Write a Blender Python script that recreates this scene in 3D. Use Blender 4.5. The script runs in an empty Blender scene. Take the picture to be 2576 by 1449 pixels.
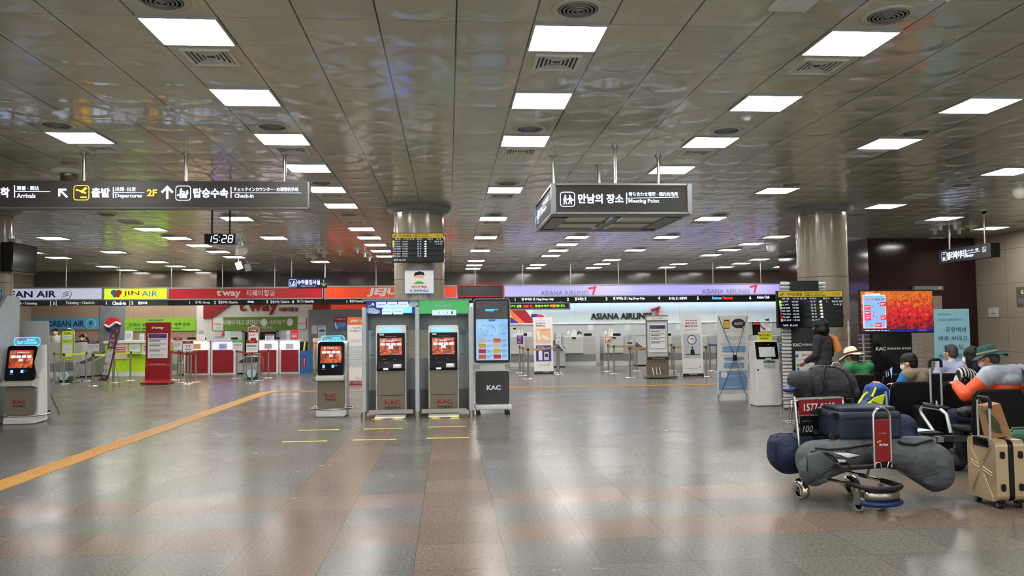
import bpy, bmesh, math, random
from mathutils import Vector, Matrix, Euler
random.seed(7)
PI = math.pi
scene = bpy.context.scene
COL = scene.collection
# ------------------------------------------------------------------ camera, world, exposure
FPX, CXP, CYP, CAMH, ZC = 2016.43, 1288.0, 724.5, 1.52, 3.8857
th, ph, ro = [math.radians(v) for v in (4.54295, 2.83311, -0.63767)]
_r0 = Vector((math.cos(th), -math.sin(th), 0))
_f = Vector((math.sin(th)*math.cos(ph), math.cos(th)*math.cos(ph), math.sin(ph)))
_u0 = _r0.cross(_f)
_r = _r0*math.cos(ro) + _u0*math.sin(ro)
_u = _u0*math.cos(ro) - _r0*math.sin(ro)
cam = bpy.data.cameras.new('camera'); camo = bpy.data.objects.new('camera', cam); COL.objects.link(camo)
cam.sensor_width = 36; cam.lens = 36*FPX/2576; cam.clip_start = .05; cam.clip_end = 200
camo.matrix_world = Matrix(((_r.x, _u.x, -_f.x, 0), (_r.y, _u.y, -_f.y, 0), (_r.z, _u.z, -_f.z, CAMH), (0, 0, 0, 1)))
scene.camera = camo
scene.view_settings.view_transform = 'Standard'; scene.view_settings.look = 'None'
scene.view_settings.exposure = 0.9; scene.view_settings.gamma = 1; scene.view_settings.use_curve_mapping = False
world = bpy.data.worlds.new('world'); scene.world = world; world.use_nodes = True
world.node_tree.nodes['Background'].inputs[0].default_value = (.80, .80, .78, 1)
world.node_tree.nodes['Background'].inputs[1].default_value = .8
scene.cycles.use_denoising = True
scene.cycles.max_bounces = 6; scene.cycles.diffuse_bounces = 4; scene.cycles.glossy_bounces = 3
scene.cycles.transmission_bounces = 4; scene.cycles.transparent_max_bounces = 8
scene.cycles.sample_clamp_indirect = 4; scene.cycles.caustics_reflective = False; scene.cycles.caustics_refractive = False
LIGHT = 22.0          # strength of the lit ceiling panels

def _ray(x, y): return _f + (x-CXP)/FPX*_r + (CYP-y)/FPX*_u
def at(x, y, Y):                       # the point that far down the hall
    d = _ray(x, y); t = Y/d.y; return Vector((d.x*t, Y, CAMH+d.z*t))
def atz(x, y, z):
    d = _ray(x, y); t = (z-CAMH)/d.z; return Vector((d.x*t, d.y*t, z))
def G(x, y): return atz(x, y, 0)
def CE(x, y): return atz(x, y, ZC)
def span(x0, x1, y0, y1, Y):           # centre x, bottom z, width, height at depth Y
    xm, ym = (x0+x1)/2, (y0+y1)/2
    a = at(x0, ym, Y).x; b = at(x1, ym, Y).x; t = at(xm, y0, Y).z; z = at(xm, y1, Y).z
    return (a+b)/2, z, b-a, t-z

# ------------------------------------------------------------------ materials
def lin(h):
    h = h.lstrip('#'); c = [int(h[i:i+2], 16)/255 for i in (0, 2, 4)]
    return tuple((v/12.92 if v <= .04045 else ((v+.055)/1.055)**2.4) for v in c) + (1,)
M = {}
def mat(name, col, rough=.5, metal=0., noise=.06, scale=8., bump=0., emit=0., ecol=None, alpha=1., spec=.5, trans=0., coat=0., sample=False, bscale=None, bd=.02):
    m = bpy.data.materials.new(name); m.use_nodes = True; nt = m.node_tree; b = nt.nodes['Principled BSDF']
    c = lin(col) if isinstance(col, str) else (tuple(col)+(1,))[:4]
    if not emit and metal < .3: c = tuple(min(max(v, .8), v*1.3) for v in c[:3])+(1,)
    b.inputs['Base Color'].default_value = c; b.inputs['Roughness'].default_value = rough; b.inputs['Metallic'].default_value = metal
    b.inputs['Specular IOR Level'].default_value = spec
    if coat: b.inputs['Coat Weight'].default_value = coat
    if trans: b.inputs['Transmission Weight'].default_value = trans
    tc = None
    if noise or bump:
        tc = nt.nodes.new('ShaderNodeTexCoord'); n = nt.nodes.new('ShaderNodeTexNoise'); n.inputs['Scale'].default_value = scale; n.inputs['Detail'].default_value = 4
        nt.links.new(tc.outputs['Object'], n.inputs['Vector'])
        if noise:
            r = nt.nodes.new('ShaderNodeValToRGB')
            r.color_ramp.elements[0].position = .3; r.color_ramp.elements[1].position = .7
            r.color_ramp.elements[0].color = tuple(max(0, v*(1-noise)) for v in c[:3])+(1,)
            r.color_ramp.elements[1].color = tuple(min(1, v*(1+noise)) for v in c[:3])+(1,)
            nt.links.new(n.outputs['Fac'], r.inputs[0]); nt.links.new(r.outputs[0], b.inputs['Base Color'])
        if bump:
            n2 = n
            if bscale:
                n2 = nt.nodes.new('ShaderNodeTexNoise'); n2.inputs['Scale'].default_value = bscale; nt.links.new(tc.outputs['Object'], n2.inputs['Vector'])
            bp = nt.nodes.new('ShaderNodeBump'); bp.inputs['Strength'].default_value = bump; bp.inputs['Distance'].default_value = bd
            nt.links.new(n2.outputs['Fac'], bp.inputs['Height']); nt.links.new(bp.outputs[0], b.inputs['Normal'])
    if emit:
        b.inputs['Emission Color'].default_value = lin(ecol) if ecol else c; b.inputs['Emission Strength'].default_value = emit
        if name.startswith('scr_'): b.inputs['Base Color'].default_value = tuple(v*.15 for v in c[:3])+(1,); [nt.links.remove(l) for l in list(b.inputs['Base Color'].links)]
        if not sample: m.cycles.emission_sampling = 'NONE'
    if alpha < 1: b.inputs['Alpha'].default_value = alpha
    M[name] = m; return m
mat('steel', '#b9b6ae', .28, 1., .04); mat('chrome', '#d8d6d0', .12, 1., .02); mat('dark_steel', '#5c5a56', .35, .8)
mat('bronze_steel', '#8d8478', .3, .9); mat('aluminium', '#9aa0a4', .42, .7); mat('pale_alu', '#b8bdc0', .45, .5)
mat('white', '#e4e2dc', .5); mat('cream', '#d9d6c8', .5); mat('paper', '#dfe0e4', .6, noise=.02); mat('offwhite', '#e2e0d8', .45)
mat('black', '#0a0a0c', .5, noise=.1, spec=.3); mat('gloss_black', '#07080a', .12, noise=0, spec=.35); mat('black_seat', '#101012', .55, bump=.15, scale=60, spec=.25)
mat('black_rubber', '#121213', .6); mat('grey_rubber', '#8c9399', .55); mat('dark_grey', '#2c2d2f', .5); mat('mid_grey', '#77797a', .5)
mat('light_grey', '#a9aaa6', .5); mat('pale_grey', '#bdbfbe', .5); mat('booth_grey', '#6b7175', .45); mat('booth_light', '#a3adb1', .4)
mat('back_blue', '#6f93bd', .6, noise=0); mat('sign_grey', '#312f2c', .5, noise=.02, spec=.3); mat('sign_frame', '#7d8387', .35, .6); mat('sign_under', '#d3d0be', .5)
mat('kiosk_white', '#d8d5cc', .35); mat('kiosk_brown', '#7b7365', .38, .35); mat('kiosk_side', '#b3b1aa', .4)
mat('t_red', '#82101a', .45); mat('t_red_gloss', '#86101a', .35, coat=.1); mat('red_print', '#c4242c', .5, noise=0); mat('deep_red', '#8f1016', .5)
mat('lime', '#a6cf1e', .5); mat('lime_band', '#9fc426', .5); mat('banner_green', '#7fb32b', .6, bump=.3, bscale=3); mat('olive_green', '#5e7d28', .6)
mat('orange', '#d4512a', .5); mat('orange_print', '#d8622f', .5, noise=0); mat('blue_bin', '#145a9a', .45); mat('sky_blue', '#4c9cc0', .5)
mat('navy_print', '#1d2b6b', .5, noise=0); mat('blue_print', '#2f6fb5', .5, noise=0); mat('black_print', '#101114', .8, noise=0); mat('grey_print', '#8b8f96', .6, noise=0)
mat('white_print', '#e8e8ea', .5, noise=0); mat('yellow_print', '#e6dc2a', .5, noise=0); mat('green_print', '#3f9a3a', .5, noise=0); mat('gold_print', '#d8a62a', .5, noise=0)
mat('skin_print', '#d9a784', .5, noise=0); mat('dark_green_print', '#1d4b33', .6, noise=0); mat('purple', '#5e2a52', .5); mat('purple_print', '#352a78', .5, noise=0)
mat('faded_print', '#a6adb4', .6, noise=0); mat('pale_pink_print', '#e3b7b2', .6, noise=0); mat('pale_blue_print', '#a9c3e2', .6, noise=0)
mat('tactile', '#b08345', .55, noise=.08); mat('tan_belt', '#b08a55', .7); mat('lime_belt', '#b7c832', .7); mat('red_belt', '#a01822', .7); mat('blue_belt', '#24407a', .7)
mat('grey_laminate', '#a9aaa5', .5); mat('grey_laminate_dark', '#7d7f7d', .5); mat('white_laminate', '#c6c8c4', .5)
mat('beige_wall', '#b39a86', .6); mat('grey_wall', '#73787d', .6)
mat('clear_film', '#c8ced2', .15, alpha=.45, noise=0); mat('glass', '#b9c6c6', .03, alpha=.22, noise=0, spec=.8); mat('banner_back', '#dfe3e4', .6, alpha=.9)
mat('skin', '#b98468', .55, noise=.05, scale=20); mat('skin_pale', '#c99e84', .55); mat('hair_black', '#070607', .5, noise=0, bump=.25, scale=60, bd=.005, spec=.3); mat('hair_grey', '#33322f', .6, bump=.3, scale=60, bd=.005)
mat('mask_white', '#d5d9dd', .7); mat('jeans', '#131a2c', .8, bump=.2, scale=60); mat('dark_cloth', '#26242a', .85, bump=.2, scale=30)
mat('green_cloth', '#1f6b3a', .6, bump=.8, scale=9, bd=.04); mat('cream_cloth', '#cfc3a4', .8); mat('burgundy', '#4b1426', .8); mat('taupe_cloth', '#6e6352', .8, bump=.4, scale=10)
mat('blue_cloth', '#0f62a8', .6, bump=.3, scale=12); mat('shirt_blue', '#9aa2bd', .8, bump=.8, scale=8, bd=.04); mat('orange_cloth', '#e04718', .5, bump=.6, scale=6, bd=.05)
mat('silver_cloth', '#8e94a2', .5, bump=.6, scale=6, bd=.05); mat('hat_green', '#12403c', .8, bump=.2, scale=30); mat('hat_band', '#6d6f55', .8); mat('olive_collar', '#8c9160', .8)
mat('ochre_strap', '#a8662a', .6); mat('navy_cloth', '#0c1a3a', .75, bump=.8, scale=8, bd=.05); mat('slate_cloth', '#484d51', .7, noise=.1, bump=.8, scale=6, bd=.06)
mat('slate_panel', '#3a3f42', .6, noise=.1); mat('teal_case', '#172536', .6, bump=.25, scale=50); mat('charcoal_cloth', '#2a2a2c', .85, noise=.25, scale=10, bump=.8, bd=.05)
mat('strap_black', '#0d0d0e', .6, bump=.2, scale=60); mat('gold_shell', '#cab28f', .3, .55, noise=.03, coat=.3); mat('handle_blue', '#10265c', .35); mat('bag_yellow', '#b9c822', .6)
mat('bag_blue', '#123476', .6); mat('kraft', '#8a6640', .8, noise=.1); mat('green_case', '#1d4a38', .5, bump=.2, scale=60); mat('maroon_edge', '#3a1218', .5)
# light givers
mat('panel_light', (1, .975, .93), .5, emit=LIGHT, noise=0, sample=True)
mat('cove_light', (.62, .74, 1.), .5, emit=6., noise=0, sample=True)
mat('letter_white', '#cfe0ff', .5, emit=1.0, noise=0); mat('letter_dim', '#c9ccd2', .5, emit=.35, noise=0); mat('letter_gold', '#f0b020', .5, emit=1.1, noise=0)
mat('lit_lilac', '#9f99dc', .4, emit=.45, ecol='#a29cec', noise=.02, sample=True); mat('lit_lime', '#c3ea1f', .4, emit=.6, ecol='#b8e61a', noise=0, sample=True)
mat('lit_white', '#f2f0ff', .4, emit=3., noise=0, sample=True); mat('lit_cream', '#ffe2b0', .4, emit=1.8, ecol='#ffdca0', noise=0, sample=True); mat('lit_violet', '#a79cf0', .4, emit=1.5, ecol='#9a8cf5', noise=0, sample=True)
mat('sign_red', '#8e141c', .4, emit=.2, ecol='#c01820', noise=0); mat('sign_orange', '#c43c16', .4, emit=.22, ecol='#ea4514', noise=0); mat('sign_pale', '#bfc0c8', .4, emit=.4, noise=.02, ecol='#aeb4cc')
mat('cyan_glow', '#18b6ff', .4, emit=2.2, noise=0); mat('blue_glow', '#3b6cff', .4, emit=3., noise=0); mat('scr_white', '#ffffff', .3, emit=.6, noise=0)
mat('scr_blue', '#9cc4f0', .2, emit=.5, ecol='#90c0f5', noise=.04, sample=True); mat('scr_green', '#3f9a58', .2, emit=.5, ecol='#43b060', noise=0); mat('scr_black', '#0a0e12', .15, emit=.03, noise=0)
mat('scr_yellow', '#b99a1a', .2, emit=.35, ecol='#d6b31c', noise=0); mat('scr_red', '#d02030', .2, emit=.8, noise=0); mat('scr_text', '#c9d4e0', .3, emit=.75, noise=0); mat('scr_row', '#1b242b', .2, emit=.04, noise=0)
mat('led_green', '#8ac81a', .4, emit=.9, noise=0); mat('led_red', '#ff3010', .4, emit=1.2, noise=0); mat('led_orange', '#ff8a10', .4, emit=1.2, noise=0); mat('scr_navy', '#16228f', .2, emit=.5, noise=0)
mat('scr_pale', '#c9defa', .2, emit=.6, noise=0); mat('scr_darkprint', '#0d1420', .4, noise=0); mat('sanit_green', '#38604a', .5); mat('sky_poster', '#8cc0dc', .5)

def ramp_screen(name, stops, scale, strength, detail=6, dist=.0, grad=None):
    m = bpy.data.materials.new(name); m.use_nodes = True; nt = m.node_tree; b = nt.nodes['Principled BSDF']
    tc = nt.nodes.new('ShaderNodeTexCoord'); n = nt.nodes.new('ShaderNodeTexNoise'); n.inputs['Scale'].default_value = scale; n.inputs['Detail'].default_value = detail
    n.inputs['Roughness'].default_value = .62; n.inputs['Distortion'].default_value = dist
    nt.links.new(tc.outputs['Object'], n.inputs['Vector'])
    r = nt.nodes.new('ShaderNodeValToRGB'); e = r.color_ramp.elements
    for i, (p, c) in enumerate(stops):
        el = e[i] if i < 2 else e.new(p)
        el.position = p; el.color = lin(c)
    src = n.outputs['Fac']
    if grad:                                        # the picture itself changes from bottom to top
        sx = nt.nodes.new('ShaderNodeSeparateXYZ'); nt.links.new(tc.outputs['Object'], sx.inputs[0])
        ma = nt.nodes.new('ShaderNodeMath'); ma.operation = 'MULTIPLY_ADD'; ma.inputs[1].default_value = grad[0]; ma.inputs[2].default_value = grad[1]
        nt.links.new(sx.outputs['Z'], ma.inputs[0]); ad = nt.nodes.new('ShaderNodeMath'); ad.operation = 'ADD'
        nt.links.new(ma.outputs[0], ad.inputs[0]); nt.links.new(n.outputs['Fac'], ad.inputs[1]); src = ad.outputs[0]
    nt.links.new(src, r.inputs[0]); b.inputs['Base Color'].default_value = (.02, .02, .02, 1); nt.links.new(r.outputs[0], b.inputs['Emission Color'])
    b.inputs['Emission Strength'].default_value = strength; b.inputs['Roughness'].default_value = .15; m.cycles.emission_sampling = 'NONE'
    M[name] = m
ramp_screen('scr_leaves', [(.0, '#1a0508'), (1., '#f6c27a'), (.34, '#6a0a12'), (.42, '#c80a22'), (.51, '#f01a30'), (.57, '#b8300c'), (.64, '#f09018'), (.74, '#c84818')], 20, .5, grad=(.62, -.21), dist=.8)
ramp_screen('scr_kiosk', [(.25, '#2a0d08'), (.75, '#f0a070'), (.42, '#7a2410'), (.52, '#d05428'), (.62, '#e88a58')], 9, .5, dist=1.)
ramp_screen('scr_map', [(.3, '#7db0ea'), (.7, '#b8dcf8'), (.5, '#93c6f4')], 3, .52)
ramp_screen('scr_dark', [(.35, '#2a2a30'), (.7, '#6d6257'), (.55, '#3a3a44')], 14, .35, dist=2)

# -- the three big surfaces
def N(nt, t, **k):
    n = nt.nodes.new(t)
    for a, v in k.items(): setattr(n, a, v)
    return n
def math_n(nt, op, a, b=None, c=None):
    n = nt.nodes.new('ShaderNodeMath'); n.operation = op
    for i, v in enumerate((a, b, c)):
        if v is None: continue
        if isinstance(v, (int, float)): n.inputs[i].default_value = v
        else: nt.links.new(v, n.inputs[i])
    return n.outputs[0]
TILE = .60036; FX0, FY0 = -.2330, 5.1585      # a joint of the floor grid
CX0, CY0 = .976-.30, 6.3915-.30               # a joint of the ceiling grid
def grid_coords(nt, x0, y0, t):
    g = N(nt, 'ShaderNodeNewGeometry'); s = N(nt, 'ShaderNodeSeparateXYZ'); nt.links.new(g.outputs['Position'], s.inputs[0])
    u = math_n(nt, 'DIVIDE', math_n(nt, 'SUBTRACT', s.outputs[0], x0), t); v = math_n(nt, 'DIVIDE', math_n(nt, 'SUBTRACT', s.outputs[1], y0), t)
    iu = math_n(nt, 'FLOOR', u); iv = math_n(nt, 'FLOOR', v)
    fu = math_n(nt, 'SUBTRACT', u, iu); fv = math_n(nt, 'SUBTRACT', v, iv)
    cb = N(nt, 'ShaderNodeCombineXYZ'); nt.links.new(iu, cb.inputs[0]); nt.links.new(iv, cb.inputs[1])
    wn = N(nt, 'ShaderNodeTexWhiteNoise'); wn.noise_dimensions = '2D'; nt.links.new(cb.outputs[0], wn.inputs['Vector'])
    return g, iu, iv, fu, fv, wn
def band(nt, i, k0, period):     # 1 where (i-k0) mod period in {0,2} (two pink rows with a grey one between)
    m = math_n(nt, 'FLOORED_MODULO', math_n(nt, 'SUBTRACT', i, k0), period)
    a = math_n(nt, 'COMPARE', m, 0., .25); b = math_n(nt, 'COMPARE', m, 2., .25)
    return math_n(nt, 'ADD', a, b)
def mixc(nt, f, a, b, bt='MIX'):
    n = N(nt, 'ShaderNodeMix'); n.data_type = 'RGBA'; n.blend_type = bt
    for s, v in ((n.inputs[0], f), (n.inputs[6], a), (n.inputs[7], b)):
        if hasattr(v, 'is_linked'): nt.links.new(v, s)
        else: s.default_value = v
    return n.outputs[2]
def floor_material():
    m = bpy.data.materials.new('polished_granite_tiles'); m.use_nodes = True; nt = m.node_tree; b = nt.nodes['Principled BSDF']
    g, iu, iv, fu, fv, wn = grid_coords(nt, FX0, FY0, TILE)
    pink = math_n(nt, 'MAXIMUM', band(nt, iu, -2., 14.), band(nt, iv, 1., 15.))
    base = mixc(nt, pink, lin('#6c6b65'), lin('#796a60'))
    n1 = N(nt, 'ShaderNodeTexNoise'); n1.inputs['Scale'].default_value = 46; n1.inputs['Detail'].default_value = 3; nt.links.new(g.outputs['Position'], n1.inputs['Vector'])
    r1 = N(nt, 'ShaderNodeValToRGB'); r1.color_ramp.elements[0].position = .35; r1.color_ramp.elements[1].position = .66
    r1.color_ramp.elements[0].color = (.62, .62, .62, 1); r1.color_ramp.elements[1].color = (1.22, 1.2, 1.16, 1); nt.links.new(n1.outputs['Fac'], r1.inputs[0])
    c = mixc(nt, .8, base, r1.outputs[0], 'MULTIPLY')
    tv = N(nt, 'ShaderNodeMapRange'); tv.inputs[3].default_value = .88; tv.inputs[4].default_value = 1.08; nt.links.new(wn.outputs['Value'], tv.inputs[0])
    c = mixc(nt, 1., c, tv.outputs[0], 'MULTIPLY')
    n2 = N(nt, 'ShaderNodeTexNoise'); n2.inputs['Scale'].default_value = 1.1; n2.inputs['Detail'].default_value = 5; nt.links.new(g.outputs['Position'], n2.inputs['Vector'])
    du = math_n(nt, 'MINIMUM', fu, math_n(nt, 'SUBTRACT', 1., fu)); dv = math_n(nt, 'MINIMUM', fv, math_n(nt, 'SUBTRACT', 1., fv))
    j = math_n(nt, 'LESS_THAN', math_n(nt, 'MINIMUM', du, dv), .0045)
    c = mixc(nt, math_n(nt, 'MULTIPLY', j, .75), c, lin('#3f3c38'))
    nt.links.new(c, b.inputs['Base Color'])
    rr = N(nt, 'ShaderNodeMapRange'); rr.inputs[1].default_value = .3; rr.inputs[2].default_value = .7; rr.inputs[3].default_value = .19; rr.inputs[4].default_value = .28
    nt.links.new(n2.outputs['Fac'], rr.inputs[0]); nt.links.new(rr.outputs[0], b.inputs['Roughness'])
    b.inputs['Specular IOR Level'].default_value = .09
    bp = N(nt, 'ShaderNodeBump'); bp.inputs['Strength'].default_value = .04; bp.inputs['Distance'].default_value = .02
    nt.links.new(n2.outputs['Fac'], bp.inputs['Height']); nt.links.new(bp.outputs[0], b.inputs['Normal'])
    M['floor'] = m
floor_material()
def ceiling_material():
    m = bpy.data.materials.new('pressed_metal_ceiling_panels'); m.use_nodes = True; nt = m.node_tree; b = nt.nodes['Principled BSDF']
    g, iu, iv, fu, fv, wn = grid_coords(nt, CX0, CY0, TILE)
    x = math_n(nt, 'SUBTRACT', fu, .5); y = math_n(nt, 'SUBTRACT', fv, .5)
    d = math_n(nt, 'SQRT', math_n(nt, 'ADD', math_n(nt, 'MULTIPLY', x, x), math_n(nt, 'MULTIPLY', y, y)))
    mr = N(nt, 'ShaderNodeMapRange'); mr.interpolation_type = 'SMOOTHSTEP'; mr.inputs[1].default_value = .5; mr.inputs[2].default_value = .28; mr.inputs[3].default_value = 0; mr.inputs[4].default_value = 1
    nt.links.new(d, mr.inputs[0])
    amp = math_n(nt, 'MULTIPLY_ADD', wn.outputs['Value'], .9, .25)
    h = math_n(nt, 'MULTIPLY', mr.outputs[0], amp)
    n2 = N(nt, 'ShaderNodeTexNoise'); n2.inputs['Scale'].default_value = 2.4; n2.inputs['Detail'].default_value = 2; nt.links.new(g.outputs['Position'], n2.inputs['Vector'])
    h = math_n(nt, 'MULTIPLY_ADD', n2.outputs['Fac'], .8, h)
    bp = N(nt, 'ShaderNodeBump'); bp.inputs['Strength'].default_value = 1.; bp.inputs['Distance'].default_value = .0085
    nt.links.new(h, bp.inputs['Height']); nt.links.new(bp.outputs[0], b.inputs['Normal'])
    du = math_n(nt, 'MINIMUM', fu, math_n(nt, 'SUBTRACT', 1., fu)); dv = math_n(nt, 'MINIMUM', fv, math_n(nt, 'SUBTRACT', 1., fv))
    ju = math_n(nt, 'LESS_THAN', du, .011); jv = math_n(nt, 'MULTIPLY', math_n(nt, 'LESS_THAN', dv, .005), .55)
    tv = N(nt, 'ShaderNodeMapRange'); tv.inputs[3].default_value = .9; tv.inputs[4].default_value = 1.08; nt.links.new(wn.outputs['Value'], tv.inputs[0])
    c = mixc(nt, 1., lin('#c6c7b6'), tv.outputs[0], 'MULTIPLY')
    c = mixc(nt, math_n(nt, 'MAXIMUM', ju, jv), c, lin('#2e2b26'))
    nt.links.new(c, b.inputs['Base Color']); b.inputs['Roughness'].default_value = .14; b.inputs['Metallic'].default_value = .0; b.inputs['Specular IOR Level'].default_value = .42
    M['ceiling'] = m
ceiling_material()
def stone_material(name, col, var, sx, sz, rough, joint='#2a2622', off=(0, 0), jw=.006, axis='auto', spec=.5):
    m = bpy.data.materials.new(name); m.use_nodes = True; nt = m.node_tree; b = nt.nodes['Principled BSDF']
    g = N(nt, 'ShaderNodeNewGeometry'); s = N(nt, 'ShaderNodeSeparateXYZ'); nt.links.new(g.outputs['Position'], s.inputs[0])
    a = math_n(nt, 'ADD', s.outputs[0], s.outputs[1]) if axis == 'auto' else s.outputs[axis]
    u = math_n(nt, 'FRACT', math_n(nt, 'DIVIDE', math_n(nt, 'ADD', a, off[0]+100*sx), sx)); v = math_n(nt, 'FRACT', math_n(nt, 'DIVIDE', math_n(nt, 'ADD', s.outputs[2], off[1]+100*sz), sz))
    j = math_n(nt, 'MAXIMUM', math_n(nt, 'LESS_THAN', u, jw/sx), math_n(nt, 'LESS_THAN', v, jw/sz))
    n = N(nt, 'ShaderNodeTexNoise'); n.inputs['Scale'].default_value = 75; n.inputs['Detail'].default_value = 3; nt.links.new(g.outputs['Position'], n.inputs['Vector'])
    r = N(nt, 'ShaderNodeValToRGB'); r.color_ramp.elements[0].position = .35; r.color_ramp.elements[1].position = .65
    c0 = lin(col); r.color_ramp.elements[0].color = tuple(v_*(1-var) for v_ in c0[:3])+(1,); r.color_ramp.elements[1].color = tuple(min(1, v_*(1+var)) for v_ in c0[:3])+(1,)
    nt.links.new(n.outputs['Fac'], r.inputs[0]); c = mixc(nt, j, r.outputs[0], lin(joint)); nt.links.new(c, b.inputs['Base Color'])
    b.inputs['Roughness'].default_value = rough; b.inputs['Specular IOR Level'].default_value = spec
    M[name] = m
stone_material('beige_granite', '#a69a8c', .1, 1.2, .9, .25, off=(0, .16))
stone_material('back_stone', '#5f554b', .12, .9, 3., .14, off=(.3, .2))
stone_material('column_granite', '#9a9080', .2, 50., 1.25, .16, off=(0, .05), jw=.012, joint='#4a453c')
stone_material('red_granite', '#2e1512', .5, 1.5, 1.5, .12, off=(.2, .3), joint='#1a0c0a')
stone_material('cream_panel', '#b6bdb4', .03, 1.5, 9., .4, off=(.7, .1), jw=.012, joint='#8b918b', axis=0)
stone_material('beige_panel', '#b0957f', .05, 1.5, 9., .5, off=(.2, .1), jw=.01, joint='#8a7565', axis=0)
# ------------------------------------------------------------------ mesh helpers
def V(*a): return Vector(a)
class MB:
    def __init__(s): s.v = []; s.f = []; s.m = []; s.sm = []; s.mats = []
    def mi(s, m):
        if m not in s.mats: s.mats.append(m)
        return s.mats.index(m)
    def add(s, vs, fs, m, smooth=False):
        o = len(s.v); s.v += [tuple(v) for v in vs]; k = s.mi(m)
        for f in fs: s.f.append(tuple(i+o for i in f)); s.m.append(k); s.sm.append(smooth)
        return s
    def box(s, c, d, m, rot=None, taper=None):
        hx, hy, hz = d[0]/2, d[1]/2, d[2]/2; tp = taper or (1, 1)
        vs = [V(x*hx*(tp[0] if z > 0 else 1), y*hy*(tp[1] if z > 0 else 1), z*hz) for z in (-1, 1) for y in (-1, 1) for x in (-1, 1)]
        if rot: R = Euler(rot).to_matrix(); vs = [R @ v for v in vs]
        vs = [v+Vector(c) for v in vs]
        return s.add(vs, [(0, 2, 3, 1), (4, 5, 7, 6), (0, 1, 5, 4), (2, 6, 7, 3), (0, 4, 6, 2), (1, 3, 7, 5)], m)
    def cyl(s, p1, p2, r1, m, r2=None, n=16, caps=True, smooth=True):
        p1, p2 = Vector(p1), Vector(p2); r2 = r1 if r2 is None else r2
        d = (p2-p1).normalized(); a = d.orthogonal().normalized(); b = d.cross(a)
        vs = []
        for p, r in ((p1, r1), (p2, r2)):
            for i in range(n): t = 2*PI*i/n; vs.append(p+a*math.cos(t)*r+b*math.sin(t)*r)
        s.add(vs, [(i, (i+1) % n, n+(i+1) % n, n+i) for i in range(n)], m, smooth)
        if caps: s.add(vs[:n], [tuple(range(n-1, -1, -1))], m); s.add(vs[n:], [tuple(range(n))], m)
        return s
    def tube(s, pts, r, m, n=10, closed=False):
        pts = [Vector(p) for p in pts]; k = len(pts); rings = []; a = None
        for i, p in enumerate(pts):
            q0 = pts[i-1] if (i > 0 or closed) else pts[i]; q1 = pts[(i+1) % k] if (i < k-1 or closed) else pts[i]
            d = (q1-q0).normalized()
            a = d.orthogonal().normalized() if a is None else (a-d*a.dot(d)).normalized()
            b = d.cross(a); rr = r[i] if isinstance(r, (list, tuple)) else r
            rings.append([p+a*math.cos(2*PI*j/n)*rr+b*math.sin(2*PI*j/n)*rr for j in range(n)])
        vs = [v for R in rings for v in R]; fs = []
        for i in range(k if closed else k-1):
            o, q = i*n, ((i+1) % k)*n
            fs += [(o+j, o+(j+1) % n, q+(j+1) % n, q+j) for j in range(n)]
        s.add(vs, fs, m, True)
        if not closed: s.add(rings[0], [tuple(range(n-1, -1, -1))], m); s.add(rings[-1], [tuple(range(n))], m)
        return s
    def prism(s, poly, y0, y1, m, smooth_side=False):         # polygon in x,z pushed from y0 to y1
        n = len(poly); vs = [V(x, y0, z) for x, z in poly]+[V(x, y1, z) for x, z in poly]
        s.add(vs, [tuple(range(n)), tuple(range(2*n-1, n-1, -1))], m)
        return s.add(vs, [((i+1) % n, i, n+i, n+(i+1) % n) for i in range(n)], m, smooth_side)
    def slab(s, poly, z0, z1, m):                             # polygon in x,y pushed from z0 to z1
        n = len(poly); vs = [V(x, y, z0) for x, y in poly]+[V(x, y, z1) for x, y in poly]
        s.add(vs, [tuple(range(n-1, -1, -1)), tuple(range(n, 2*n))], m)
        return s.add(vs, [(i, (i+1) % n, n+(i+1) % n, n+i) for i in range(n)], m)
    def side(s, poly, x0, x1, m):                             # polygon in y,z pushed from x0 to x1
        n = len(poly); vs = [V(x0, y, z) for y, z in poly]+[V(x1, y, z) for y, z in poly]
        s.add(vs, [tuple(range(n)), tuple(range(2*n-1, n-1, -1))], m)
        return s.add(vs, [((i+1) % n, i, n+i, n+(i+1) % n) for i in range(n)], m)
    def lathe(s, prof, c, m, n=24, axis='z'):
        vs = []; c = Vector(c)
        for r, z in prof:
            for i in range(n):
                t = 2*PI*i/n; x, y = r*math.cos(t), r*math.sin(t)
                vs.append(c+(V(x, y, z) if axis == 'z' else (V(x, -z, y) if axis == 'y' else V(z, x, y))))
        fs = [(k*n+i, k*n+(i+1) % n, (k+1)*n+(i+1) % n, (k+1)*n+i) for k in range(len(prof)-1) for i in range(n)]
        return s.add(vs, fs, m, True)
    def ell(s, c, r, m, rot=None, n=16, k=10):
        R = Euler(rot).to_matrix() if rot else Matrix.Identity(3); vs = []
        for j in range(k+1):
            p = -PI/2+PI*j/k
            for i in range(n): t = 2*PI*i/n; vs.append(R @ V(r[0]*math.cos(p)*math.cos(t), r[1]*math.cos(p)*math.sin(t), r[2]*math.sin(p))+Vector(c))
        return s.add(vs, [(j*n+i, j*n+(i+1) % n, (j+1)*n+(i+1) % n, (j+1)*n+i) for j in range(k) for i in range(n)], m, True)
    def quad(s, a, b, c, d, m): return s.add([a, b, c, d], [(0, 1, 2, 3)], m)
    def torus(s, c, R, r, m, axis='z', n=24, k=8, arc=(0, 2*PI)):
        c = Vector(c); full = abs(arc[1]-arc[0]-2*PI) < 1e-6; pts = []
        for i in range(n if full else n+1):
            t = arc[0]+(arc[1]-arc[0])*i/n; x, y = R*math.cos(t), R*math.sin(t)
            pts.append(c+(V(x, y, 0) if axis == 'z' else (V(x, 0, y) if axis == 'y' else V(0, x, y))))
        return s.tube(pts, r, m, k, closed=full)
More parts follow.
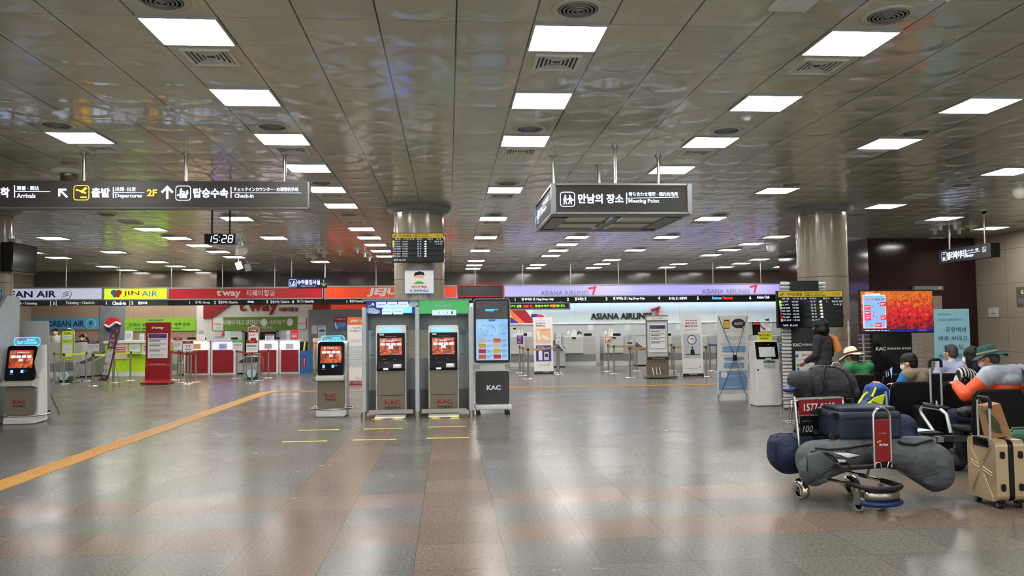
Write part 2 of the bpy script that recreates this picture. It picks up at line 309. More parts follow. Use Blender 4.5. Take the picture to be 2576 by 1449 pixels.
    def build(s, name, parent=None, bevel=0, seg=2, loc=None, rotz=None):
        me = bpy.data.meshes.new(name); me.from_pydata(s.v, [], s.f)
        for m in s.mats: me.materials.append(M[m])
        me.polygons.foreach_set('material_index', s.m); me.polygons.foreach_set('use_smooth', s.sm); me.update()
        o = bpy.data.objects.new(name, me); COL.objects.link(o)
        if parent: o.parent = parent
        if loc is not None: o.location = loc
        if rotz is not None: o.rotation_euler = (0, 0, rotz)
        if bevel:
            b = o.modifiers.new('bevel', 'BEVEL'); b.width = bevel; b.segments = seg; b.limit_method = 'ANGLE'; b.angle_limit = .6
        return o
def tag(o, label, cat=None, group=None):
    o['label'] = label
    if cat: o['category'] = cat
    if group: o['group'] = group
    return o
def thing(name, label, cat, loc=(0, 0, 0), rotz=0, group=None):
    o = bpy.data.objects.new(name, None); o.empty_display_size = .1; COL.objects.link(o); o.location = loc; o.rotation_euler = (0, 0, rotz)
    return tag(o, label, cat, group)
def struct(o, label=None):
    o['kind'] = 'structure'
    if label: o['label'] = label
    return o
def dup(o, loc=None, rotz=None, label=None, group=None, parent=None):
    c = o.copy(); COL.objects.link(c)
    if parent is not None: c.parent = parent
    if loc is not None: c.location = loc
    if rotz is not None: c.rotation_euler = (0, 0, rotz)
    if label: c['label'] = label
    if group: c['group'] = group
    for ch in list(o.children): dup(ch, parent=c)
    return c
def box(name, c, d, m, parent=None, bevel=0, rot=None, taper=None): return MB().box(c, d, m, rot, taper).build(name, parent, bevel)
def rrect(cx, cz, w, h, r, k=5):
    p = []
    for ox, oz, a in ((w/2-r, h/2-r, 0), (-w/2+r, h/2-r, 90), (-w/2+r, -h/2+r, 180), (w/2-r, -h/2+r, 270)):
        for i in range(k+1): t = math.radians(a+90*i/k); p.append((cx+ox+r*math.cos(t), cz+oz+r*math.sin(t)))
    return p[::-1]
def disc(cx, cz, rx, rz=None, n=20):
    rz = rx if rz is None else rz
    return [(cx+rx*math.cos(-2*PI*i/n), cz+rz*math.sin(-2*PI*i/n)) for i in range(n)]
# -- writing
_tc = {}
def text_geo(txt, bold=0.):
    k = (txt, bold)
    if k in _tc: return _tc[k]
    cu = bpy.data.curves.new('t', 'FONT'); cu.body = txt; cu.size = 1; cu.offset = bold; cu.resolution_u = 2; cu.fill_mode = 'FRONT'
    ob = bpy.data.objects.new('t', cu); COL.objects.link(ob)
    dg = bpy.context.evaluated_depsgraph_get(); me = bpy.data.meshes.new_from_object(ob.evaluated_get(dg))
    vs = [(v.co.x, v.co.y) for v in me.vertices]; fs = [tuple(p.vertices) for p in me.polygons]
    bpy.data.objects.remove(ob); bpy.data.curves.remove(cu); bpy.data.meshes.remove(me)
    if not vs: vs = [(0, 0)]
    x0, x1 = min(v[0] for v in vs), max(v[0] for v in vs); y0, y1 = min(v[1] for v in vs), max(v[1] for v in vs)
    _tc[k] = (vs, fs, x0, x1, y0, y1); return _tc[k]
def put_text(mb, txt, cx, cz, h, m, w=None, y=-.004, bold=0., mirror=False, slant=0., rot=0., align='c'):
    vs, fs, x0, x1, y0, y1 = text_geo(txt, bold); s = h/max(y1-y0, 1e-4); sx = s if w is None else w/max(x1-x0, 1e-4)
    out = []; ww = (x1-x0)*sx; ox = {'c': -ww/2, 'l': 0, 'r': -ww}[align]
    for a, b in vs:
        x = (a-x0)*sx+ox; z = (b-(y0+y1)/2)*s; x += slant*z
        if mirror: x = -x
        if rot: x, z = x*math.cos(rot)-z*math.sin(rot), x*math.sin(rot)+z*math.cos(rot)
        out.append((cx+x, y, cz+z))
    mb.add(out, [f[::-1] for f in fs] if mirror else fs, m)
def face_print(parent, items, y=0., name='printed_face', lname='lettering', split=False):
    """flat print on a front that looks towards -y: r(ect) p(oly) o(disc) l(ine) t(ext) b(ars standing for unreadable small print)"""
    a, t = MB(), MB(); k = 0
    for it in items:
        k += 1; yy = y-.0012*k-.001; q = it[0]
        if q == 'r': _, cx, cz, w, h, m = it; a.quad((cx-w/2, yy, cz-h/2), (cx+w/2, yy, cz-h/2), (cx+w/2, yy, cz+h/2), (cx-w/2, yy, cz+h/2), m)
        elif q == 'p': a.add([(x, yy, z) for x, z in it[1]], [tuple(range(len(it[1])-1, -1, -1))], it[2])
        elif q == 'P': a.add([(x, yy, z) for x, z in it[1]], [tuple(range(len(it[1])))], it[2])
        elif q == 'o': p = disc(it[1], it[2], it[3], it[4]); a.add([(x, yy, z) for x, z in p], [tuple(range(len(p)-1, -1, -1))], it[5])
        elif q == 'l':
            (x0, z0), (x1, z1), w, m = it[1:5]; d = Vector((x1-x0, z1-z0)).normalized(); nx, nz = -d.y*w/2, d.x*w/2
            a.add([(x0+nx, yy, z0+nz), (x0-nx, yy, z0-nz), (x1-nx, yy, z1-nz), (x1+nx, yy, z1+nz)], [(0, 1, 2, 3)], m)
        elif q == 't':
            put_text(t, it[1], it[2], it[3], it[4], it[5], y=yy, **(it[6] if len(it) > 6 else {}))
            if split: t.build(lname, parent); t = MB()
        elif q == 'b':   # rows of fine print
            _, cx, cz, w, h, n, m = it; rnd = random.Random(int(abs(cx*991+cz*733+n)*100))
            for i in range(n):
                z = cz+h/2-h*(i+.5)/n; x = cx-w/2; e = cx+w/2*(1 if i < n-1 else .3)
                while x < e:
                    ww = min(w*rnd.uniform(.06, .2), e-x); hh = h/n*.42
                    a.quad((x, yy, z-hh/2), (x+ww, yy, z-hh/2), (x+ww, yy, z+hh/2), (x, yy, z+hh/2), m); x += ww+w*.025
    if a.v: a.build(name, parent)
    if t.v: t.build(lname, parent)
# -- soft shapes grown together
def blob(name, shapes, m, parent=None, voxel=.014, smooth=5, sub=None, deci=0):
    mb = MB()
    for s in shapes:
        if s[0] == 'c':
            p1, r1, p2, r2 = Vector(s[1]), s[2], Vector(s[3]), s[4]
            mb.cyl(p1, p2, r1, m, r2, n=14); mb.ell(p1, (r1,)*3, m, n=14, k=8); mb.ell(p2, (r2,)*3, m, n=14, k=8)
        elif s[0] == 'e': mb.ell(s[1], s[2], m, s[3] if len(s) > 3 else None)
        elif s[0] == 'b': mb.box(s[1], s[2], m, s[3] if len(s) > 3 else None)
    o = mb.build(name)
    r = o.modifiers.new('r', 'REMESH'); r.mode = 'VOXEL'; r.voxel_size = voxel; r.use_smooth_shade = True
    if smooth: q = o.modifiers.new('s', 'SMOOTH'); q.factor = .5; q.iterations = smooth
    dg = bpy.context.evaluated_depsgraph_get(); me = bpy.data.meshes.new_from_object(o.evaluated_get(dg)); old = o.data
    o.modifiers.clear(); o.data = me; bpy.data.meshes.remove(old); me.name = name
    if not me.materials: me.materials.append(M[m])
    me.polygons.foreach_set('use_smooth', [True]*len(me.polygons))
    if parent: o.parent = parent
    return o
# ================================================================== the hall itself
XL, XR, Y0, YB = -16.0, 14.72, -3.0, 33.6
struct(MB().box((.5, (Y0+36)/2, -.05), (34, 36-Y0, .1), 'floor').build('floor'))
struct(MB().box((.5, (Y0+36)/2, ZC+.05), (34, 36-Y0, .1), 'ceiling').build('ceiling'))
YW = 32.35
xs = at(545, 700, YW).x
struct(MB().box(((XL+xs)/2, YW+.8, ZC/2), (xs-XL, 1.6, ZC), 'back_stone').build('wall_back'))
struct(MB().box(((17+xs)/2, YB+.15, ZC/2), (17-xs, .3, ZC), 'back_stone').build('wall_back'))
struct(MB().box((XL-.1, (Y0+34)/2, ZC/2), (.2, 34-Y0, ZC), 'beige_granite').build('wall_left'))
struct(MB().box((XR+.15, (Y0+21.3)/2, ZC/2), (.3, 21.3-Y0, ZC), 'beige_granite').build('wall_right'))
struct(MB().box((14.3, 21.3+3.0, ZC/2), (5.4, 6.0, ZC), 'red_granite').build('wall_granite'))
struct(MB().box((16.85, 30.6, ZC/2), (.3, 6.6, ZC), 'beige_granite').build('wall_right'))
for i, (x, lb) in enumerate(((-8.63, 'round granite column at the left edge behind the sign'), (-.56, 'round granite column behind the check-in booth'), (7.53, 'round granite column beside the red granite wall'))):
    t = thing('granite_column', lb, 'column', (x, 15.6, 0))
    MB().cyl((0, 0, 0), (0, 0, ZC), .485, 'column_granite', n=48, caps=False).build('shaft', t)
    MB().lathe([(.485, 3.74), (.58, 3.78), (.62, 3.83), (.62, ZC)], (0, 0, 0), 'mid_grey', 48).build('capital', t)
# ------------------------------------------------------------------ lit ceiling panels and vents
LC = [-22, -18, -13, -9, -5, 0, 4, 8, 13, 17, 21]
colname = {-22: 'farthest left row', -18: 'second row from the left', -13: 'third row from the left', -9: 'fourth row from the left', -5: 'row left of the centre row', 0: 'centre row',
           4: 'row right of the centre row', 8: 'fourth row from the right', 13: 'third row from the right', 17: 'second row from the right', 21: 'farthest right row'}
ordn = ['first', 'second', 'third', 'fourth', 'fifth', 'sixth', 'seventh', 'eighth', 'ninth', 'tenth', 'eleventh', 'twelfth', 'thirteenth', 'fourteenth']
lit = {-5: [0, 3, 6, 9, 12, 15, 21, 24, 27, 30, 33], 0: [0, 3, 6, 12, 18, 24, 30, 36, 39.3, 42.3], 4: [0, 3, 6, 9, 24, 27, 30, 33, 39.3, 42], 8: [3, 6, 12, 18, 24, 30, 36, 39, 42], -9: [6, 18, 24, 36.3],
       -13: [21, 24, 27, 30, 33], -18: [24, 30, 36, 39, 42], -22: [30, 33, 39, 42], 13: [9, 15, 24, 27, 30, 33, 39.3, 42], 17: [18, 36, 39, 42], 21: [21, 42]}
behind = [(-9, -6), (-5, -6), (0, -6), (4, -6), (8, -6), (13, -3), (-9, -12), (0, -12), (4, -12), (13, -12), (-13, 0), (-18, 6)]  # unseen panels added behind the camera and off to the sides as fill light
def make_light():
    t = thing('ceiling_light', 'x', 'ceiling light')
    m = MB(); s, w = .3, .018
    for (cx, cy, dx, dy) in ((0, s-w/2, 2*s, w), (0, -s+w/2, 2*s, w), (s-w/2, 0, w, 2*s-2*w), (-s+w/2, 0, w, 2*s-2*w)): m.box((cx, cy, -.008), (dx, dy, .016), 'pale_alu')
    m.build('frame', t)
    MB().box((0, 0, -.003), (2*s-2*w, 2*s-2*w, .006), 'panel_light').build('diffuser', t)
    return t
L0 = make_light(); first = True
def place_light(c, j, lab, group=None):
    global first
    p = (.976+c*TILE, 6.3915+j*TILE, ZC)
    if first: o = L0; o.location = p; first = False
    else: o = dup(L0, p)
    o['label'] = lab
    if group: o['group'] = group
for c in LC:
    for n, j in enumerate(lit[c]): place_light(c, j, 'lit ceiling panel, %s from the front in the %s' % (ordn[n], colname[c]), 'square lit panels in the ceiling')
for c, j in behind: place_light(c, j, 'square ceiling panel added as fill light, unseen above the near end of the hall', 'ceiling panels added as fill light, unseen above the near end of the hall')
def make_grille():
    t = thing('ceiling_grille', 'x', 'air vent'); m = MB()
    for k, s in enumerate((.19, .15, .112, .076, .042)):
        w = .012 if k else .03
        for (cx, cy, dx, dy) in ((0, s, 2*s+w, w), (0, -s, 2*s+w, w), (s, 0, w, 2*s-w), (-s, 0, w, 2*s-w)): m.box((cx, cy, -.004-.006*(k == 0)), (dx, dy, .02-.004*k), 'cream')
    m.build('louvres', t)
    MB().box((0, 0, -.001), (.4, .4, .002), 'dark_grey').build('backing', t)
    return t
def make_round():
    t = thing('round_diffuser', 'x', 'air vent')
    m = MB()
    for k, r in enumerate((.135, .105, .075, .045)): m.torus((0, 0, -.012-.004*k), r, .009, 'mid_grey', n=28, k=6)
    m.ell((0, 0, -.012), (.025, .025, .02), 'mid_grey'); m.build('rings', t)
    MB().lathe([(.16, 0), (.2, -.002), (.19, -.014), (.15, -.012)], (0, 0, 0), 'ceiling', 32).build('collar', t)
    MB().cyl((0, 0, -.003), (0, 0, 0), .15, 'black', n=28).build('opening', t)
    MB().box((0, 0, -.001), (.46, .46, .002), 'ceiling').build('plate', t)
    return t
gr, rd = make_grille(), make_round(); gf = rf = True
def place_vent(o, fst, c, j, lab, grp):
    p = (.976+c*TILE, 6.3915+j*TILE, ZC)
    if fst: o.location = p; q = o
    else: q = dup(o, p)
    q['label'] = lab; q['group'] = grp
for c in LC:
    n = 0; n2 = 0
    for j in range(0, 43, 6):
        if c in (-22, -18, 17, 21) and j < 18: continue
        if (c in (-13, 13) and j < 6) or (c == -9 and j < 6) or (c == 8 and j < 6): continue
        place_vent(gr, gf, c, j+1, 'square air grille, %s from the front, %s' % (ordn[n], colname[c]), 'square air grilles in the ceiling'); gf = False; n += 1
    for j in range(-1, 30, 6):
        if abs(c) > 14: continue
        if (c in (-13, -9, 13) and j < 5): continue
        if c == 8 and j < 5: continue
        place_vent(rd, rf, c, j, 'round air diffuser, %s from the front, %s' % (ordn[n2], colname[c]), 'round air diffusers in the ceiling'); rf = False; n2 += 1
# blank ceiling speakers, smoke detectors
for px_, py_, lb in ((1878, 293, 'white smoke detector behind a lit panel, right of centre'), (75, 273, 'white smoke detector near the left edge of the ceiling'), (646, 537, 'white round detector above the digital clock')):
    p = CE(px_, py_); t = thing('smoke_detector', lb, 'smoke detector', p)
    MB().lathe([(0, -.05), (.035, -.05), (.05, -.03), (.055, 0)], (0, 0, 0), 'white', 20).build('sensor', t)
    MB().lathe([(.055, -.012), (.075, -.01), (.078, 0)], (0, 0, 0), 'white', 20).build('base', t)
for px_, py_, lb in ((918, 392, 'flat round ceiling loudspeaker cover left of the central column'), (305, 392, 'flat round ceiling loudspeaker cover above the departures sign'), (1706, 402, 'flat round ceiling loudspeaker cover behind the meeting point sign')):
    tag(MB().cyl((0, 0, -.006), (0, 0, 0), .1, 'ceiling', n=28).build('ceiling_speaker', loc=CE(px_, py_)), lb, 'ceiling speaker')
# round cream ceiling drum behind the departures sign
p = CE(175, 430); t = thing('ceiling_drum', 'cream round drum fitting on the ceiling behind the departures sign', 'ceiling fitting', p)
MB().lathe([(0, -.16), (.12, -.16), (.12, -.05)], (0, 0, 0), 'bronze_steel', 24).build('core', t)
MB().lathe([(.12, -.05), (.24, -.05), (.25, -.03), (.25, 0)], (0, 0, 0), 'cream', 28).build('shade', t)
# ceiling dome cameras
def dome(px_, ytop, ybot, lab, sc=1.):
    p = CE(px_, ytop); s = sc
    t = thing('dome_camera', lab, 'security camera', p)
    MB().lathe([(0, 0), (.2*s, 0), (.2*s, -.04*s), (.05*s, -.06*s), (.05*s, -.1*s)], (0, 0, 0), 'cream', 24).build('mount', t)
    MB().lathe([(.05*s, -.1*s), (.15*s, -.14*s), (.16*s, -.2*s), (.14*s, -.29*s), (.08*s, -.36*s), (0, -.38*s)], (0, 0, 0), 'cream', 24).build('dome', t)
dome(610, 612, 0, 'cream dome camera hanging just right of the digital clock', .9)
dome(1940, 607, 0, 'cream dome camera hanging left of the right-hand column', .85); dome(2566, 458, 0, 'cream dome camera at the right edge of the ceiling', .8)
p = CE(2475, 527); t = thing('dome_camera', 'small black dome camera near the elevator sign', 'security camera', p)
MB().lathe([(.07, 0), (.07, -.03), (.05, -.04)], (0, 0, 0), 'cream', 18).build('mount', t); MB().ell((0, 0, -.05), (.05, .05, .05), 'gloss_black').build('dome', t)
# bullet camera above dome
p = CE(607, 590); t = thing('bullet_camera', 'white bullet camera on a short arm above the left dome camera', 'security camera', p)
MB().tube([(0.07, 0, 0), (.07, 0, -.12), (0, 0, -.17)], .018, 'white').build('arm', t); MB().box((-.04, 0, -.2), (.11, .1, .2), 'white', rot=(0, -.45, 0)).build('housing', t, .02)
# flood loudspeakers
for px_, py_, lb, rr in ((600, 650, 'white square loudspeaker tilted on a ceiling arm, left of its twin', -.3), (622, 655, 'grey square loudspeaker tilted on a ceiling arm, right of its twin', -.15)):
    p = CE(px_, py_); t = thing('hanging_loudspeaker', lb, 'loudspeaker', p)
    MB().cyl((0, 0, 0), (0, 0, -.12), .02, 'white').build('arm', t)
    MB().box((.02, 0, -.24), (.2, .1, .25), 'white' if rr < -.2 else 'light_grey', rot=(.2, rr, 0)).build('cabinet', t, .02)
# funnels
for grp, pts in (('white funnel fittings on the ceiling left of the central column', [(772, 636), (789, 647), (801, 624), (815, 635), (855, 630), (899, 623), (917, 634), (929, 645)]),
                 ('white funnel fittings on the ceiling near the elevator sign', [(2352, 576), (2366, 564), (2403, 561), (2412, 575), (2444, 568)])):
    for q in pts:
        s = .14 if 'left' in grp else .13
        tag(MB().lathe([(0, -s*1.15), (s*.22, -s*1.1), (s*.35, -s*.3), (s, -.02), (s*1.02, 0)], (0, 0, 0), 'cream', 18).build('ceiling_funnel', loc=CE(*q)), 'small '+grp.replace('fittings', 'fitting').replace('funnel fitting on', 'funnel-shaped fitting on'), 'ceiling fitting', grp)
# two short white fluorescent tubes cut by the top edge, white cassette cover
p = atz(2000, -2, ZC); tag(MB().box((0, 0, -.02), (.3, .3, .04), 'white').build('ceiling_cassette', bevel=.02, loc=p), 'white square cover on the ceiling at the top edge, right half', 'ceiling fitting')
for q, lb in (((2342, 3), 'left of the two short white rods hanging from the ceiling at the top right'), ((2384, 4), 'right of the two short white rods hanging from the ceiling at the top right')):
    a = at(q[0], q[1], 5.2); tag(MB().cyl((0, 0, 0), (0, 0, ZC-a.z), .011, 'cream').build('hanging_rod', loc=a), lb, 'rod')
# ================================================================== big hanging signs
def pictogram(cx, cz, s, kind, c='letter_white'):
    """white line square with a small figure drawing"""
    w = s*.045; it = []; h = s/2
    outer = rrect(cx, cz, s, s, s*.2); inner = rrect(cx, cz, s-2*w, s-2*w, s*.16)
    it.append(('p', outer, c)); it.append(('p', inner, 'sign_grey' if kind != 'exam' else 'navy_print'))
    P = lambda pts: ('p', [(cx+x*s, cz+z*s) for x, z in pts][::1], c)
    def L(x0, z0, x1, z1, t): return ('l', (cx+x0*s, cz+z0*s), (cx+x1*s, cz+z1*s), t*s, c)
    if kind == 'meet':
        for sx in (-1, 1):
            ox = .16*sx
            it += [('o', cx+(ox*.9)*s, cz+.24*s, .055*s, .055*s, c), L(ox, .17, ox, -.06, .13), L(ox-.01, -.04, ox-.1, -.34, .07), L(ox+.01, -.04, ox+.1, -.34, .07)]
        it += [L(-.12, .1, 0, -.06, .05), L(.12, .1, 0, -.06, .05), L(.2, .14, .33, -.04, .05), L(.24, -.1, .4, -.04, .1), L(-.2, .12, -.3, -.1, .05)]
    elif kind == 'plane': it += [L(-.3, .2, .3, -.02, .09), L(-.3, .25, -.34, .13, .05), L(-.02, .07, .3, .35, .08), L(.05, .1, .36, .3, .1), L(-.05, -.3, .36, -.3, .08), L(.0, .05, .3, -.02, .12)]
    elif kind == 'checkin':
        it += [('o', cx-.13*s, cz+.26*s, .06*s, .06*s, c), L(-.13, .2, -.16, -.06, .15), L(-.2, -.02, -.18, -.34, .08), L(-.1, -.02, -.06, -.34, .08), L(-.28, -.08, -.36, -.2, .1), L(-.06, .12, .16, .06, .06),
               L(.05, -.32, .05, .03, .16), ('o', cx+.28*s, cz+.14*s, .055*s, .055*s, c), L(.28, .08, .28, -.1, .14), L(.22, -.08, .2, -.34, .12)]
    elif kind == 'exam': it += [('o', cx+.15*s, cz+.25*s, .07*s, .07*s, c), L(.15, .17, .0, -.12, .12), L(-.1, -.25, .33, -.25, .14), L(-.33, .15, -.3, -.3, .06), L(-.3, -.3, 0, -.3, .06), L(.3, -.2, .3, .1, .06)]
    elif kind == 'lift': it += [L(-.12, .22, -.12, .32, .1), L(.12, .22, .12, .32, .1), ('o', cx-.15*s, cz-.08*s, .05*s, .05*s, c), ('o', cx+.15*s, cz-.08*s, .05*s, .05*s, c), L(-.15, -.14, -.15, -.38, .14), L(.15, -.14, .15, -.38, .14), L(0, -.12, 0, -.38, .1)]
    elif kind == 'chair': it += [('o', cx-.05*s, cz+.28*s, .06*s, .06*s, c), L(-.05, .2, -.02, -.05, .09), L(-.02, -.05, .2, -.08, .08), L(.2, -.06, .26, -.3, .07), L(-.25, -.05, -.18, -.28, .06), L(-.18, -.28, .08, -.33, .06)]
    return it
def arrow(cx, cz, s, ang, c='letter_white'):
    R = lambda x, z: (cx+(x*math.cos(ang)-z*math.sin(ang))*s, cz+(x*math.sin(ang)+z*math.cos(ang))*s)
    t = s*.17
    return [('l', R(0, -.5), R(0, .42), t, c), ('l', R(-.42, .02), R(.05, .5), t, c), ('l', R(.42, .02), R(-.05, .5), t, c)]
# departures sign
YS = 10.9; xa = at(-260, 490, YS).x; xb = at(774, 490, YS).x; zt = at(400, 455, YS).z; zb = at(400, 521, YS).z
t = thing('direction_sign', 'long dark grey hanging sign to arrivals, departures and check-in at the upper left', 'sign', (0, YS, 0))
MB().box(((xa+xb)/2, .06, (zt+zb)/2), (xb-xa, .12, zt-zb), 'sign_grey').build('sign_box', t, .006)
fm = MB(); fm.box(((xa+xb)/2, .06, zb-.012), (xb-xa+.03, .15, .024), 'dark_steel'); fm.box((xb+.012, .06, (zt+zb)/2-.01), (.024, .15, zt-zb), 'dark_steel'); fm.build('frame', t)
for q in (212, 468, 716):
    x = at(q, 420, YS+.06).x; MB().cyl((x, .06, zt), (x, .06, ZC), .022, 'steel').build('hanging_rod', t); MB().cyl((x, .06, ZC-.012), (x, .06, ZC), .05, 'steel').build('ceiling_flange', t)
def SX(px_, py_, Y=YS): a = at(px_, py_, Y); return a.x, a.z
it = []
def tx(s, x0, x1, y0, y1, c='letter_white', bold=.015, Y=YS, **k):
    a, b = SX(x0, (y0+y1)/2, Y), SX(x1, (y0+y1)/2, Y); z1 = SX((x0+x1)/2, y0, Y)[1]; z0 = SX((x0+x1)/2, y1, Y)[1]
    kk = dict(w=b[0]-a[0], bold=bold); kk.update(k)
    return ('t', s, (a[0]+b[0])/2, (z0+z1)/2, z1-z0, c, kk)
def ln(x0, y0, x1, y1, w, c='letter_white', Y=YS): return ('l', SX(x0, y0, Y), SX(x1, y1, Y), w, c)
it += [tx('도착', -22, 24, 471, 497, bold=.03), ln(37, 466, 37, 497, .012), ln(38, 482, 127, 482.5, .006), tx('到着 · 到达', 43, 99, 468, 479), tx('Arrivals', 43, 90, 487, 498)]
c = SX(159, 486); face_print(t, arrow(c[0], c[1], .15, math.radians(45)), -.001, 'arrow')
c = SX(205, 485); face_print(t, pictogram(c[0], c[1], .2, 'plane', 'letter_gold'), -.001, 'pictogram')
it += [tx('출발', 231, 277, 473, 497, bold=.03), ln(286, 471, 286, 498, .012), ln(287, 484.5, 364, 485, .006), tx('出発· 出发', 291, 343, 471, 482), tx('Departures', 291, 358, 488, 500), tx('2F', 371, 396, 477, 494, 'letter_gold', .03)]
c = SX(421, 485); face_print(t, arrow(c[0], c[1], .17, 0), -.001, 'arrow')
c = SX(461, 486); face_print(t, pictogram(c[0], c[1], .2, 'checkin'), -.001, 'pictogram')
it += [tx('탑승수속', 487, 575, 474, 498, bold=.03), ln(582, 471, 582, 498, .012), ln(583, 485.5, 759, 486, .006), tx('チェックインカウンター · 办理乘机手续', 589, 751, 472, 482), tx('Check-in', 591, 639, 488, 498)]
face_print(t, it, -.001, 'divider_lines', 'lettering')
# meeting point sign
YM = 9.98; DM = 1.9; x0 = at(1387, 500, YM).x; x1 = at(1741, 500, YM).x; zt = at(1560, 461, YM).z; zb = at(1560, 538, YM).z; cxm = (x0+x1)/2; wM = x1-x0; hM = zt-zb
t = thing('meeting_point_sign', 'square grey meeting point sign box hanging from four rods', 'sign', (cxm, YM+DM/2, 0))
m = MB()
for sx in (-1, 1):
    for sy in (-1, 1): m.box((sx*(wM/2-.03), sy*(DM/2-.03), (zt+zb)/2), (.06, .06, hM), 'sign_frame')
for z in (zt-.012, zb+.012):
    for s_ in (-1, 1): m.box((0, s_*(DM/2-.02), z), (wM-.1, .04, .024), 'sign_frame'); m.box((s_*(wM/2-.02), 0, z), (.04, DM-.1, .024), 'sign_frame')
m.build('frame', t)
m = MB()
for s_ in (-1, 1): m.box((0, s_*(DM/2-.03), (zt+zb)/2), (wM-.12, .03, hM-.05), 'sign_grey'); m.box((s_*(wM/2-.03), 0, (zt+zb)/2), (.03, DM-.12, hM-.05), 'sign_grey')
m.build('sign_panels', t)
m = MB(); zz = zb+.012
for s_ in (-1, 1): m.box((0, s_*(DM/2-.2), zz), (wM-.1, .28, .03), 'booth_grey'); m.box((s_*(wM/2-.16), 0, zz), (.2, DM-.5, .03), 'booth_grey')
m.box((0, 0, zz), (.09, DM-.5, .03), 'booth_grey'); m.box((0, 0, zz), (wM-.4, .07, .028), 'dark_grey'); m.build('bottom_frame', t)
for sx in (-1, 1):
    for sy in (-1, 1): MB().box((sx*(wM/4-.04), sy*(DM/4-.08), zb+.022), (wM/2-.3, DM/2-.3, .01), 'sign_under').build('bottom_panel', t)
for (x, y) in ((0, -.55), (0, .6), (-.75, 0), (.73, 0)):
    MB().cyl((x, y, zt-.1), (x, y, ZC), .022, 'steel').build('hanging_rod', t); MB().cyl((x, y, ZC-.012), (x, y, ZC), .05, 'steel').build('ceiling_flange', t)
def meet_items(flat):
    it = []; hx = lambda px_, py_: (SX(px_, py_, YM)[0]-cxm, SX(px_, py_, YM)[1])
    def T(s, a, b, y0, y1, bold): p, q = hx(a, (y0+y1)/2), hx(b, (y0+y1)/2); z1, z0 = hx((a+b)/2, y0)[1], hx((a+b)/2, y1)[1]; return ('t', s, (p[0]+q[0])/2, (z0+z1)/2, z1-z0, 'letter_white', dict(w=q[0]-p[0], bold=bold))
    c = hx(1428, 501); it += pictogram(c[0], c[1], .19, 'meet')
    it += [T('만남의 장소', 1454, 1568, 488, 512, .03), T('待ち合わせ場所 · 相约的场所', 1581, 1705, 483, 494, .01), T('Meeting Point', 1581, 1658, 501, 513, .02),
           ('l', hx(1576, 485), hx(1576, 513), .012, 'letter_white'), ('l', hx(1577, 499), hx(1707, 496.5), .006, 'letter_white')]
    return it
f1 = thing('f', 'x', 'x'); face_print(f1, meet_items(0), -DM/2+.014, 'pictogram', 'lettering')
for ch in list(f1.children): ch.parent = t
f1.rotation_euler = (0, 0, 0)
bpy.data.objects.remove(f1)
f2 = bpy.data.objects.new('f2', None)
for ch in [c for c in t.children if c.name.startswith(('pictogram', 'lettering'))]:
    c = ch.copy(); COL.objects.link(c); c.parent = t; c.rotation_euler = (0, 0, -PI/2); c.location = (-(wM/2-DM/2), 0, 0)
bpy.data.objects.remove(f2)
# digital clock
YC = 14.; cx_, z0_, w_, h_ = span(514, 592, 588, 614, YC)
t = thing('digital_clock', 'black hanging digital clock reading 15:28', 'clock', (cx_, YC, z0_))
MB().box((0, .04, h_/2), (w_, .08, h_), 'black').build('case', t, .006)
for q in (532, 577): x = at(q, 560, YC).x-cx_; MB().cyl((x, .04, h_), (x, .04, ZC-z0_), .016, 'black').build('hanging_rod', t)
def seg7(ch, cx, cz, w, h, c):
    S = {'1': 'bc', '5': 'afgcd', '2': 'abged', '8': 'abcdefg'}[ch]; k = w*.2; sl = .12; o = []
    P = {'a': (-1, 1, 1, 1), 'b': (1, 1, 1, 0), 'c': (1, 0, 1, -1), 'd': (-1, -1, 1, -1), 'e': (-1, 0, -1, -1), 'f': (-1, 1, -1, 0), 'g': (-1, 0, 1, 0)}
    for s_ in S:
        a, b, c2, d = P[s_]; e = .86
        o.append(('l', (cx+a*w/2*(e if a != c2 else 1)+b*h/2*sl, cz+b*h/2*(e if b != d else 1)), (cx+c2*w/2*(e if a != c2 else 1)+d*h/2*sl, cz+d*h/2*(e if b != d else 1)), k, c))
    return o
it = []
for ch, q in (('1', 528), ('5', 544), ('2', 566), ('8', 582)): it += seg7(ch, at(q, 600, YC).x-cx_-.01, h_*.5, .068, .125, 'letter_white')
for dz in (-.03, .03): it.append(('o', at(554.5, 600, YC).x-cx_-.01, h_*.5+dz, .008, .008, 'letter_white'))
face_print(t, it, 0, 'digits')
